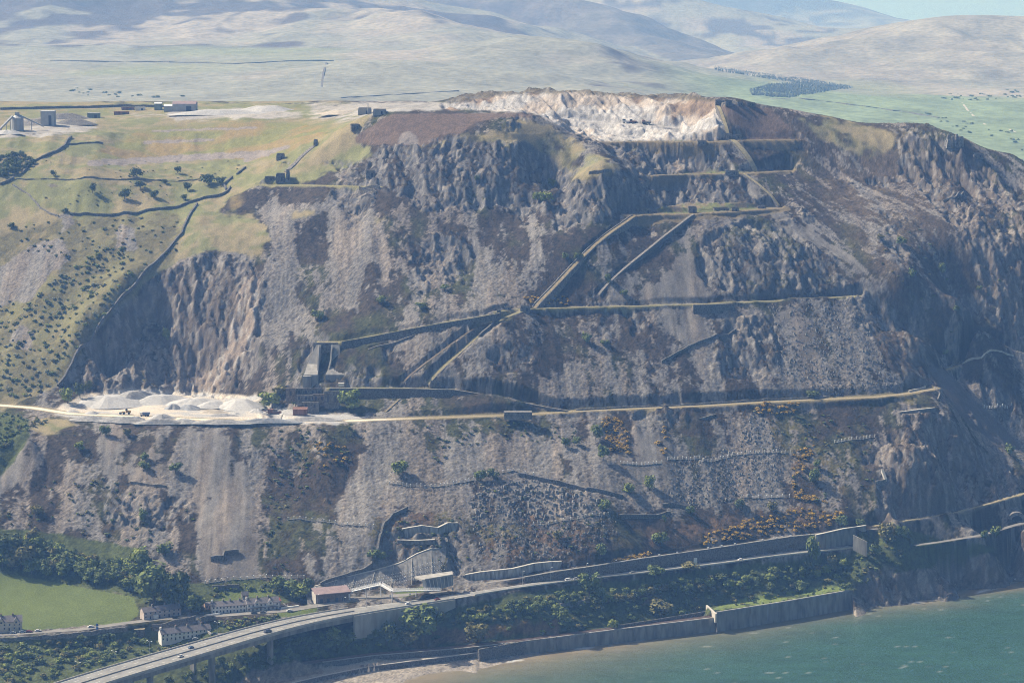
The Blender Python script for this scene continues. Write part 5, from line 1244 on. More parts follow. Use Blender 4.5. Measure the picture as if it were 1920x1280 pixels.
# each hopper wall: a flared slab leaning against the slope, wide foot block in front
def flare(u_top0, u_top1, u_bot0, u_bot1, u_mid0, u_mid1, m, label):
    z0, z1, z2 = 181, 166, 150.5
    y0, y1, y2 = yt, yt - 10, yt - 24
    q = []
    for (ua, ub, y, z) in ((u_top0, u_top1, y0, z0), (u_mid0, u_mid1, y1, z1), (u_bot0, u_bot1, y2, 159), (u_bot0, u_bot1, y2 - 1.2, z2 - 3)):
        q += [hop(ua, y, z), hop(ub, y, z)]
    back = [p + np.array((0, 3, -14)) for p in q]
    n = len(q); fs = []
    for i in range(0, n - 2, 2):
        fs += [(i, i + 1, i + 3, i + 2), (n + i, n + i + 2, n + i + 3, n + i + 1), (i, i + 2, n + i + 2, n + i), (i + 1, n + i + 1, n + i + 3, i + 3)]
    fs += [(0, n, n + 1, 1), (n - 2, n - 1, 2 * n - 1, 2 * n - 2)]
    return part('hopper_wall', MB().add(q + back, fs), m, mill, label)
flare(594, 603, 570, 596, 577, 597, CONC, 'pale left hopper wall')
flare(622, 637, 610, 646, 620, 640, CONC_D, 'shaded right hopper wall')  # right wall takes darker concrete, its shade put into the colour
part('chute_wall', MB().wall([hop(598, yt - 1, 181), hop(596, yt - 12, 170), hop(595, yt - 26, 152)], 1.3, 8), CONC, mill)
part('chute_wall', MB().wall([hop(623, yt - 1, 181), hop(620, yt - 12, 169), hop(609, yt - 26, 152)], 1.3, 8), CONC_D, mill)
part('head_wall', MB().wall([hop(588, yt + 2, 182.5), hop(634, yt + 2, 182.5)], 2.5, 9), STONE_D, mill)
part('foot_block', MB().box(hop(576, yt - 27, 149), (7, 5, 9.5)), CONC_D, mill)
for k in range(5):
    part('stair_tier', MB().box(hop(604 - k, yt - 15 - 2.6 * k, 160 - 3 * k - 6), (4.2, 2.6, 6)), STONE, mill)
ym = Pz(585, 745, 141)[1]
def bay(label, u, v, sx, sy, h, m, name='ruined_building'):
    p = Pz(u, v, 134.5 + (775 - v) * 0.38)
    t = thing(name, label, 'ruin', p)
    part('wall', MB().box((p[0], p[1], p[2] - 4), (sx, 1.2, h + 4)), m, t)
    part('wall', MB().box((p[0] - sx / 2 + 0.6, p[1] + sy / 2 + 0.65, p[2] - 4), (1.2, sy, h * 0.9 + 4)), m, t)
    part('wall', MB().box((p[0] + sx / 2 - 0.6, p[1] + sy / 2 + 0.65, p[2] - 4), (1.2, sy, h * 0.8 + 4)), m, t)
    part('infill', MB().box((p[0], p[1] + sy / 2 + 0.7, p[2] - 4), (sx - 2.6, sy - 0.6, h * 0.7 + 4), 0, 0.85), STONE_D, t)
    for k in range(max(1, int(sx / 5))):
        part('opening', MB().box((p[0] - sx / 2 + (k + 0.5) * sx / max(1, int(sx / 5)), p[1] - 0.66, p[2] + h * 0.15), (1.6, 0.12, h * 0.5)), DOOR, t)
    return t
bay('brown stone bay at the left of the mill ruins', 545, 744, 8, 7, 7.5, STONE_B)
bay('long dark ruin wall in the upper row of the mill ruins', 580, 738, 22, 6, 4.5, STONE_D)
bay('roofless stone bay in the middle row of the mill ruins', 574, 750, 17, 5, 4.5, STONE)
bay('brown stone bay to the right in the middle row of the mill ruins', 598, 751, 10, 6, 5.5, STONE_B)
bay('tall dark bay with tree beside it at the right of the mill ruins', 622, 757, 12, 6, 10.5, STONE_D)
bay('low stone bay behind the rusty shed at the mill foot', 582, 766, 14, 5, 5.5, STONE)
p = Pz(640, 724, 151); t = thing('hut', 'small white hut on the lower terrace beside the mill', 'hut', p)
part('wall', MB().box(p, (4.5, 3, 2.4)), WHITE, t); part('roof', MB().box((p[0], p[1], p[2] + 2.4), (4.9, 3.4, 0.3)), CONC_P, t)
p = Pz(563, 777, 134.5); t = thing('shed', 'rusty red iron shed at the foot of the mill ruins', 'shed', p, rz=0.0)
part('wall', MB().box(p, (11.5, 6, 4.6)), RUST, t); part('roof', MB().add([(p[0] - 6, p[1] - 3.3, p[2] + 4.6), (p[0] + 6, p[1] - 3.3, p[2] + 4.6), (p[0] + 6, p[1] + 3.3, p[2] + 5.6), (p[0] - 6, p[1] + 3.3, p[2] + 5.6), (p[0] - 6, p[1] - 3.3, p[2] + 4.8), (p[0] + 6, p[1] - 3.3, p[2] + 4.8), (p[0] + 6, p[1] + 3.3, p[2] + 5.8), (p[0] - 6, p[1] + 3.3, p[2] + 5.8)], [(0, 3, 2, 1), (4, 5, 6, 7), (0, 1, 5, 4), (1, 2, 6, 5), (2, 3, 7, 6), (3, 0, 4, 7)]), RUST, t)
# crusher and screening plant
p = Pz(515, 776, 134.6); t = thing('crusher', 'rusty mobile crusher with a raised conveyor on the white quarry floor', 'crusher', p)
part('chassis', MB().box((p[0], p[1], p[2] + 0.8), (11, 2.6, 1.2)), RUST, t)
part('hopper', MB().box((p[0] - 3.4, p[1], p[2] + 2.0), (3.6, 3.0, 2.2), 0, 1.35), RUST, t)
part('engine_housing', MB().box((p[0] + 0.6, p[1], p[2] + 2.0), (3.4, 2.4, 1.9)), mat('machine_grey', (0.14, 0.14, 0.15), amp=0.2), t)
part('conveyor', MB().bar((p[0] + 2, p[1], p[2] + 1.6), (p[0] + 11, p[1] - 1, p[2] + 5.6), 0.55, 4), STEEL, t)
part('conveyor', MB().bar((p[0] - 4, p[1] - 1, p[2] + 1.2), (p[0] - 9, p[1] - 3, p[2] + 3.4), 0.45, 4), RUST, t)
for s in (-1, 1): part('track', MB().box((p[0], p[1] + s * 1.3, p[2]), (8, 0.8, 0.85)), TYRE, t)
def wheels(mbname, t, spots, r, w, ax=0.0):
    for x, y, z in spots:
        a = (x - math.sin(ax) * 0, y - w / 2, z); part('wheel', MB().bar((x, y - w / 2, z), (x, y + w / 2, z), r, 10), TYRE, t)
YEL = mat('machine_yellow', (0.42, 0.27, 0.04), amp=0.2)
p = Pz(237, 776, 134.5); t = thing('wheel_loader', 'yellow wheel loader at work on the white quarry floor', 'loader', p)
part('body', MB().box((p[0] + 1.6, p[1], p[2] + 1.2), (4.0, 2.4, 1.7), 0, 0.9), YEL, t); part('cab', MB().box((p[0] + 0.2, p[1], p[2] + 2.6), (1.8, 1.9, 1.7), 0, 0.85), GLASS, t)
part('front_frame', MB().box((p[0] - 2.2, p[1], p[2] + 1.0), (2.6, 1.8, 1.0)), YEL, t); part('boom', MB().bar((p[0] - 1.4, p[1], p[2] + 2.2), (p[0] - 4.2, p[1], p[2] + 1.0), 0.35, 4), YEL, t)
part('bucket', MB().box((p[0] - 4.8, p[1], p[2] + 0.2), (1.5, 3.2, 1.3), 0, 1.2), mat('machine_grey', (0.14, 0.14, 0.15)), t)
wheels('wheel', t, [(p[0] + x, p[1] + y, p[2] + 0.9) for x in (2.2, -1.8) for y in (-1.2, 1.2)], 0.9, 0.6)
p = Pz(271, 780, 134.4); t = thing('dump_truck', 'white cabbed dump truck beside the loader on the quarry floor', 'truck', p)
part('cab', MB().box((p[0] - 2.6, p[1], p[2] + 1.1), (2.2, 2.5, 2.3), 0, 0.92), WHITE, t); part('windscreen', MB().box((p[0] - 3.72, p[1], p[2] + 2.1), (0.1, 2.0, 0.9)), GLASS, t)
part('dump_body', MB().box((p[0] + 1.4, p[1], p[2] + 1.5), (5.4, 2.6, 1.7), 0, 1.12), mat('machine_blue', (0.10, 0.14, 0.24), amp=0.2), t)
part('chassis', MB().box((p[0], p[1], p[2] + 0.8), (7.4, 1.4, 0.6)), TYRE, t)
wheels('wheel', t, [(p[0] + x, p[1] + y, p[2] + 0.65) for x in (-2.5, 1.0, 2.9) for y in (-1.1, 1.1)], 0.65, 0.5)

# gravel stockpiles: mounds with crests and runnels
def pile(label, u, v, rx, ry, h, rz=0.0, m=GRAVEL, seed=0, flat=0.25, base=None):
    p = hit(u, v) if base is None else base
    n, k = 30, 9; vs = []; rr = np.random.default_rng(seed)
    ph = rr.uniform(0, 6.28, 4)
    for j in range(k + 1):
        r = j / k
        for i in range(n):
            a = 2 * math.pi * i / n
            wob = 1 + 0.13 * math.sin(2 * a + ph[0]) + 0.09 * math.sin(3 * a + ph[1]) + 0.05 * math.sin(7 * a + ph[2])
            z = 0.78 * h * min(1.0, (1 - r) / (1 - flat)) * (1 + 0.08 * math.sin(5 * a + ph[3]) * r) + rr.normal(0, 0.07) * (r > 0.05)
            x, y = rx * r * wob * math.cos(a), ry * r * wob * math.sin(a)
            vs.append((p[0] + x * math.cos(rz) - y * math.sin(rz), p[1] + x * math.sin(rz) + y * math.cos(rz), p[2] - 0.8 + z))
    fs = [(j * n + i, (j + 1) * n + i, (j + 1) * n + (i + 1) % n, j * n + (i + 1) % n) for j in range(k) for i in range(n)]
    o = solo('gravel_pile', MB().add(vs, fs), m, label, 'gravel pile', p, 'aggregate stockpiles on the quarry floor')
    return o
GR2 = mat('pale_aggregate', (0.48, 0.475, 0.465), amp=0.15, scale=0.5, c2=(0.53, 0.52, 0.51))
GR3 = mat('bluish_chippings', (0.30, 0.315, 0.34), amp=0.15, scale=0.5, c2=(0.38, 0.39, 0.41))
QZ = 134.3
def qp(u, v, z=QZ): return Pz(u, v, z)
for i, (lb, u, v, rx, ry, h, rz, m) in enumerate([
    ('long grey gravel bank at the left front edge of the quarry floor', 170, 786, 22, 5, 4.5, -0.08, GRAVEL), ('grey gravel bank in the front row below the loader', 235, 789, 24, 5, 5.5, -0.03, GRAVEL),
    ('grey gravel bank in the front row below the dump truck', 300, 792, 22, 5, 5.0, 0, GRAVEL), ('pale rounded gravel heap right of the dump truck', 303, 784, 12, 6, 5.5, 0, GR2),
    ('pale low gravel heap at the middle of the front row', 345, 791, 13, 6, 4.5, 0, GR2), ('small pale heap behind the loader on the left', 172, 776, 9, 5, 4.0, 0, GR2), ('small pale heap at the far left of the quarry road', 135, 773, 8, 5, 3.4, 0, GR2),
    ('grey chippings heap between loader and dump truck', 255, 786, 10, 5, 4.2, 0, GR3), ('big pale stockpile with a sharp crest at the left back', 205, 757, 34, 22, 10, 0.25, GR2), ('long crested stockpile running towards the floor at the back', 250, 752, 34, 14, 12, 0.65, GRAVEL),
    ('flat topped pale stockpile under the shaded cliff', 300, 752, 30, 16, 8, 0.1, GR2), ('small bluish chippings cone in front of the back piles', 325, 766, 8, 8, 6, 0, GR3), ('low pale stockpile below the tan scree slope', 365, 757, 24, 14, 7, 0, GR2),
    ('bluish chippings stockpile below the split rock buttress', 352, 765, 13, 8, 4.5, 0, GR3), ('rounded stockpile at the foot of the rock buttress', 400, 760, 18, 12, 6, 0, GR2), ('pale stockpile beside the crusher, left of it', 452, 762, 24, 16, 9, -0.1, GR2),
    ('low tan topped heap in front of the buttress', 400, 773, 15, 7, 4, 0, mat('buff_aggregate', (0.45, 0.40, 0.33), amp=0.15, scale=0.4)), ('low flat gravel block in the middle of the quarry floor', 415, 780, 20, 6, 3.6, 0, GRAVEL), ('small grey cone by the crusher hopper', 482, 772, 7, 6, 4.5, 0, GR2),
    ('long smooth gravel bank at the front, left of the rusty shed', 415, 792, 27, 5, 4.2, 0.02, GRAVEL), ('long smooth gravel bank at the front below the crusher', 500, 790, 27, 5, 4.4, 0.02, GR3), ('long smooth gravel bank at the right end of the front row', 585, 786, 30, 5, 4.0, 0.03, GRAVEL),
    ('tiny white heap on the quarry floor by the buff heap', 443, 776, 5, 4, 2.4, 0, GR2)]):
    pile(lb, u, v, rx, ry, h, rz, m, seed=i, base=qp(u, v, QZ + max(0, (775 - v)) * 0.03))

# ------------------------------------------------------------------ plateau works, far left
def works_box(name, label, u, v, sx, sy, h, m, roofm=None, cat='building', rz=0.0, gable=0.0):
    p = hit(u, v); t = thing(name, label, cat, p)
    part('wall', MB().box((p[0], p[1], p[2] - 2), (sx, sy, h + 2), rz), m, t)
    if gable: part('roof', MB().add([(p[0] - sx / 2 - .3, p[1] - sy / 2 - .3, p[2] + h), (p[0] + sx / 2 + .3, p[1] - sy / 2 - .3, p[2] + h), (p[0] + sx / 2 + .3, p[1] + sy / 2 + .3, p[2] + h), (p[0] - sx / 2 - .3, p[1] + sy / 2 + .3, p[2] + h), (p[0] - sx / 2 - .3, p[1], p[2] + h + gable), (p[0] + sx / 2 + .3, p[1], p[2] + h + gable)], [(0, 3, 2, 1), (0, 1, 5, 4), (2, 3, 4, 5), (0, 4, 3), (1, 2, 5)]), roofm or CLAD, t)
    else: part('roof', MB().box((p[0], p[1], p[2] + h), (sx + 0.5, sy + 0.5, 0.5), rz), roofm or CLAD, t)
    if sx > 10: part('doorway', MB().box((p[0] + sx * 0.2, p[1] - sy / 2 - 0.06, p[2]), (sx * 0.22, 0.1, h * 0.7), rz), DOOR, t)
    return t
works_box('workshop', 'wide grey workshop with low gable at the right of the plateau works', 347, 208, 26, 16, 8, CLAD, PINKROOF, gable=3.0)
works_box('workshop', 'small pale roofed workshop joined left of the grey one', 322, 209, 16, 10, 6, CLAD, WSTEEL, gable=2.0)
works_box('shed', 'small dark green shed on the plateau left of the workshops', 297, 206, 8, 8, 7, CLAD_G, WSTEEL, gable=1.5)
works_box('site_cabin', 'white site cabin on the plateau works road', 263, 207, 11, 4, 3.2, WHITE, WSTEEL)
works_box('shed', 'low rusty shed row on the plateau left of the white cabin', 240, 206, 14, 5, 2.4, RUST, RUST)
works_box('shed', 'low dark red shed near the white haul road', 228, 215, 16, 6, 3.0, RUST, RUST)
works_box('silo', 'tall square pale silo block among the rubble heaps', 91, 235, 14, 12, 15, CLAD, WSTEEL, cat='silo')
works_box('shed', 'grey plant shed on the rubble right of the silo', 176, 221, 13, 8, 5, CLAD_G, CLAD)
p = hit(33, 245); t = thing('silo', 'round grey silo at the far left of the works', 'silo', p)
part('tank', MB().bar((p[0], p[1], p[2] - 2), (p[0], p[1], p[2] + 13), 6.5, 16), CLAD, t); part('roof', MB().bar((p[0], p[1], p[2] + 13), (p[0], p[1], p[2] + 16), 6.7, 16, 2.0), STEEL, t); part('head_house', MB().box((p[0], p[1], p[2] + 15), (4, 4, 4)), CLAD, t)
a, b = hit(-6, 250), hit(26, 244)
t = thing('conveyor', 'long inclined conveyor rising to the round silo', 'conveyor', a)
part('gantry', MB().bar(a + (0, 0, 1), (p[0] - 4, p[1] - 4, p[2] + 15), 1.3, 4), CLAD, t)
for f in (0.3, 0.6, 0.85):
    q = a + (np.array((p[0] - 4, p[1] - 4, p[2] + 15)) - a) * f; part('support', MB().bar((q[0], q[1], q[2]), (q[0], q[1], q[2] - 18 * f), 0.4, 4), STEEL, t)
t = thing('conveyor', 'conveyor bridge running right from the round silo over rubble', 'conveyor', p)
part('gantry', MB().bar((p[0], p[1], p[2] + 17), (p[0] + 26, p[1] + 6, p[2] + 4), 1.0, 4), STEEL, t); part('support', MB().bar((p[0] + 14, p[1] + 3, p[2] + 10), (p[0] + 14, p[1] + 3, p[2] - 2), 0.4, 4), STEEL, t)
for i, (lb, u, v, rx, ry, h, m) in enumerate([('grey rubble heap left of the silo block', 62, 232, 22, 16, 7, STONE), ('grey rubble heap behind the silo block', 118, 222, 30, 18, 8, STONE), ('dark rubble heap right of the silo block', 140, 232, 26, 14, 7, STONE_D),
    ('low pale heap at the far left front of the works', 15, 250, 16, 10, 5, GR2), ('broad grey spoil heap on the plateau above the grassed tip', 420, 214, 55, 16, 7, GR2), ('pale spoil heap on the plateau right of the workshops', 500, 208, 40, 16, 8, GR2), ('buff spoil heap by the plateau ruins', 640, 213, 30, 14, 5, mat('buff_aggregate', (0.45, 0.40, 0.33)))]):
    o = pile(lb, u, v, rx, ry, h, 0, m, seed=50 + i, flat=0.35); o['group'] = 'spoil heaps on the plateau'
# vehicles on the pit bench
def small_vehicle(label, u, v, m1, m2, L=7.0, h=3.0):
    p = hit(u, v); t = thing('quarry_vehicle', label, 'vehicle', p, 'vehicles on the top quarry bench')
    part('body', MB().box((p[0], p[1], p[2] + 0.8), (L, 3, h * 0.6)), m1, t); part('cab', MB().box((p[0] - L * 0.3, p[1], p[2] + 0.8 + h * 0.6), (L * 0.35, 2.8, h * 0.5)), m2, t)
    for x in (-L * 0.3, L * 0.3):
        for y in (-1.3, 1.3): part('wheel', MB().bar((p[0] + x, p[1] + y - 0.3, p[2] + 0.7), (p[0] + x, p[1] + y + 0.3, p[2] + 0.7), 0.8, 8), TYRE, t)
small_vehicle('white truck parked on the bench of the top quarry', 1175, 231, WHITE, GLASS, 9)
small_vehicle('dark red machine beside the white truck in the top quarry', 1187, 231, RUST, GLASS, 7)
small_vehicle('dark plant vehicle at the right of the top quarry bench', 1212, 233, STONE_D, RUST, 9)
# plateau pipework mast
p = hit(690, 214); solo('mast', MB().bar(p, p + np.array((0, 0, 11)), 0.5, 5), STEEL, 'thin steel mast beside the concrete block on the plateau', 'mast', p)
# ------------------------------------------------------------------ sea defences and railway
sw = SEAW[1:]
for k, (lb, seg, m, jn) in enumerate((('long curved stone sea wall behind the shingle, the lower left stretch', sw[:2], STONE_D, 2), ('long grey sea wall below the railway in the middle of the shore', sw[1:4], CONC_D, 12), ('tall panelled sea wall below the grassy platform at the right', sw[4:], CONC_D, 14))):
    pts = resample(seg, 8); t = thing('sea_wall', lb, 'sea wall', mid(pts) * (1, 1, 0))
    part('wall_face', MB().wall(pts, 2.0, 16, 0.2, 0.05), m, t); part('coping', MB().wall(pts, 1.2, 1.0, 1.1), CONC if k else STONE, t)
    for q in resample(seg, max(6, 200 / jn))[1:-1]:
        part('pier', MB().box((q[0] + 0.2, q[1] - 1.35, q[2] - 14), (0.9, 0.9, 13.6)), m, t)
t = thing('sea_wall', 'low promenade wall with the shingle beach in front', 'sea wall', mid(PROMW) * (1, 1, 0))
part('wall_face', MB().wall(resample(PROMW, 6), 1.0, 6, 0.2, 0.1), STONE_D, t); part('coping', MB().wall(resample(PROMW, 6), 1.1, 0.35, 0.6), CONC_P, t)
rl = offs(resample(TR['rail'], 8), 4.2)
k0 = next(i for i, p in enumerate(rl) if p[0] > Pz(605, 1240, 9.5)[0]); k1 = next(i for i, p in enumerate(rl) if p[0] > Pz(985, 1199, 9.6)[0])
t = thing('retaining_wall', 'dark railway wall between the promenade and the bushes', 'wall', mid(rl[k0:k1]))
part('wall_face', MB().wall(rl[k0:k1], 1.0, 5, 0.2), STONE_D, t); part('coping', MB().wall(rl[k0:k1], 1.1, 0.4, 0.65), CONC, t)
setting('railway_ballast', MB().ribbon(resample(TR['rail'], 8), 7, 0.18, 0.4), mat('ballast', (0.16, 0.13, 0.11), amp=0.3, scale=2.0))
rr_ = MB()
for o_ in (-2.4, -1.0, 1.0, 2.4): rr_.wall(offs(resample(TR['rail'], 8), o_), 0.12, 0.2, 0.5)
tk = solo('railway_track', rr_, RUST, 'pair of rusty railway tracks running behind the sea wall', 'railway', mid(TR['rail'])); tk['kind'] = 'structure'
gw = line((1165, 1177, 11), (1230, 1167, 11), (1335, 1150, 11.5)); gw = offs(gw, -5)
solo('garden_wall', MB().wall(resample(gw, 8), 0.8, 4, 1.2), STONE_D, 'dark low wall between railway and thicket left of the platform', 'wall', mid(gw))
pl_ = Pz(1337, 1147, 13.8); 
solo('wall_end', MB().wall([Pz(1343, 1150, 14.6), Pz(1326, 1136, 14.6) + np.array((0, 4, 0))], 1.4, 7), CONC_P, 'pale end wall of the grassy platform above the shore', 'wall', pl_)
# tunnel mouth in the headland
tp = hit(1905, 972)
t = thing('tunnel_portal', 'dark arched stone tunnel mouth in the shaded right headland', 'tunnel', tp)
tw = MB(); n = 10; R0, R1 = 4.2, 7.0
vs = []
for i in range(n + 1):
    a = math.pi * i / n
    for rr in (R0, R1): vs.append((tp[0] + rr * math.cos(a) * 1.1, tp[1] - 4.0, tp[2] - 1 + rr * math.sin(a)))
vs += [(x, y + 5, z) for x, y, z in vs]; k = 2 * n + 2
tw.add(vs, [q for i in range(n) for q in ((2 * i, 2 * i + 1, 2 * i + 3, 2 * i + 2), (2 * i + 1, k + 2 * i + 1, k + 2 * i + 3, 2 * i + 3), (2 * i, 2 * i + 2, k + 2 * i + 2, k + 2 * i))])
part('arch', tw, STONE, t)
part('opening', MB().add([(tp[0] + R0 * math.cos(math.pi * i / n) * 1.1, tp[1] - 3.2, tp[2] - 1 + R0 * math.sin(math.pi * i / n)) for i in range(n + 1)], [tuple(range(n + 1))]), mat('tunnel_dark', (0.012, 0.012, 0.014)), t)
# wing wall at the seaward end of the long road walls
a = Pz(1600, 1003, 49.5); b = Pz(1626, 1016, 45.5)
solo('wing_wall', MB().wall([a, b], 1.2, 12, 0.3), CONC_D, 'wing wall turning seaward at the end of the coast road wall', 'wall', a)

# ------------------------------------------------------------------ tunnel portal canopy, service building, footbridge
yc = hit(800, 1113)[1] + 6
def at(u, v, y): return Py(u, v, y)
t = thing('tunnel_canopy', 'slanted concrete tunnel canopy with ribbed face and a lit raking end', 'tunnel canopy', at(800, 1110, yc))
A0, A1 = at(777, 1080, yc + 10), at(791, 1086, yc); B0, B1 = at(848, 1070, yc + 24), at(849, 1076, yc + 12)
part('roof_slab', MB().add([A0, A1, B1, B0, A0 - (0, 0, 1.2), A1 - (0, 0, 1.2), B1 - (0, 0, 1.2), B0 - (0, 0, 1.2)], [(0, 1, 2, 3), (7, 6, 5, 4), (0, 4, 5, 1), (1, 5, 6, 2), (2, 6, 7, 3), (3, 7, 4, 0)]), CONC, t)
F0, F1 = at(797, 1112, yc - 3), at(850, 1097, yc + 9)
part('fascia', MB().add([A1 - (0, -.6, 1.2), B1 - (0, -.6, 1.2), F1 + (0, .6, 0), F0 + (0, .6, 0), A1 + (0, 2.2, -1.2), B1 + (0, 2.2, -1.2), F1 + (0, 2.6, 0), F0 + (0, 2.6, 0)], [(0, 3, 2, 1), (4, 5, 6, 7), (0, 1, 5, 4), (3, 7, 6, 2), (0, 4, 7, 3), (1, 2, 6, 5)]), CONC_D, t)
part('end_leg', MB().add([A1, A1 + (2.2, 0, 0), F0 + (2.0, 0, -1), F0 - (0.2, 0, 1), A1 + (0, 4, 0), A1 + (2.2, 4, 0), F0 + (2.0, 3, -1), F0 + (-0.2, 3, -1)], [(0, 3, 2, 1), (4, 5, 6, 7), (0, 1, 5, 4), (3, 7, 6, 2), (0, 4, 7, 3), (1, 2, 6, 5)]), CONC_P, t, 'pale raking end leg')
for f in np.linspace(0.12, 0.95, 8):
    p, q = A1 + (B1 - A1) * f, F0 + (F1 - F0) * f
    part('rib', MB().bar(p - (0, 0.5, 1.0), q - (0, 0.2, 0.2), 0.3, 4), CONC_P, t)
# pale dressed edge of the rock face above the canopy
for lb, uv in (('pale stone edging down the rock rib right of the hollow', [(829, 1001), (836, 1008), (838, 1018)]), ('lower pale stone edging down to the canopy', [(841, 1036), (850, 1045), (858, 1058), (868, 1072), (870, 1082)])):
    pts = on(resample(line(*uv), 2), 1.2); solo('stone_edging', MB().wall(pts, 1.8, 3.5, 0, 0, 0.4), STONE, lb, 'wall', mid(pts))
# service building
sb0, sb1 = Pz(593, 1131, 36.6), Pz(657, 1125, 36.6)
rz = math.atan2(sb1[1] - sb0[1], sb1[0] - sb0[0]); L = float(np.hypot(*(sb1 - sb0)[:2])); 
t = thing('service_building', 'long brown service building with a flat pinkish roof beside the tunnel approach', 'building', sb0, rz=0)
def lb_(o, x, y, z, rz=rz): return (o[0] + x * math.cos(rz) - y * math.sin(rz), o[1] + x * math.sin(rz) + y * math.cos(rz), o[2] + z)
part('wall', MB().box(lb_(sb0, L / 2, 5, -1), (L, 10, 7.2), rz), BRICK, t)
rf = [lb_(sb0, x, y, z) for x, y, z in ((-.5, -.6, 6.2), (L + .5, -.6, 6.2), (L + .5, 10.6, 8.6), (-.5, 10.6, 8.6), (-.5, -.6, 6.7), (L + .5, -.6, 6.7), (L + .5, 10.6, 9.1), (-.5, 10.6, 9.1))]
part('roof', MB().add(rf, [(0, 3, 2, 1), (4, 5, 6, 7), (0, 1, 5, 4), (1, 2, 6, 5), (2, 3, 7, 6), (3, 0, 4, 7)]), PINKROOF, t)
part('end_wall', MB().box(lb_(sb0, -0.15, 5, -1), (0.3, 10.2, 8.0), rz), CONC_P, t, 'pale left gable wall')
for f in (0.15, 0.35, 0.6, 0.8): part('door', MB().box(lb_(sb0, L * f, -0.06, 0), (2.2, 0.12, 3.0), rz), DOOR, t)
part('vent_panel', MB().box(lb_(sb0, L * 0.97, -0.1, 0.4), (1.2, 0.2, 4.6), rz), WSTEEL, t)
# footbridge
yb = sb0[1] + 16
fbp = [at(658, 1108, yb), at(686, 1101, yb + 2), at(714, 1095, yb + 4)]; fb2 = [at(714, 1095, yb + 4), at(725, 1101, yb - 4), at(735, 1107, yb - 12)]; fb3 = [at(735, 1107, yb - 12), at(780, 1106, yb - 4), at(826, 1105, yb + 6)]
t = thing('footbridge', 'white steel footbridge with long ramps in front of the anchored face', 'footbridge', fbp[2])
for seg in (fbp, fb2, fb3):
    part('ramp', MB().ribbon(resample(seg, 4), 2.4, 0, 0.5), WSTEEL, t)
    rail = MB()
    for sd_ in (-1.2, 1.2):
        pp = offs(resample(seg, 1.6), sd_)
        for h_ in (0.5, 1.0, 1.5):
            for a, b in zip(pp[:-1], pp[1:]): rail.bar(a + (0, 0, h_), b + (0, 0, h_), 0.09, 3)
        for a in pp: rail.bar(a, a + (0, 0, 1.55), 0.09, 3)
    part('railing', rail, WSTEEL, t, kind='stuff')
for q in (fbp[1], fbp[2], fb2[2], fb3[1]):
    part('column', MB().bar((q[0], q[1], 34), q, 0.35, 6), WSTEEL, t)

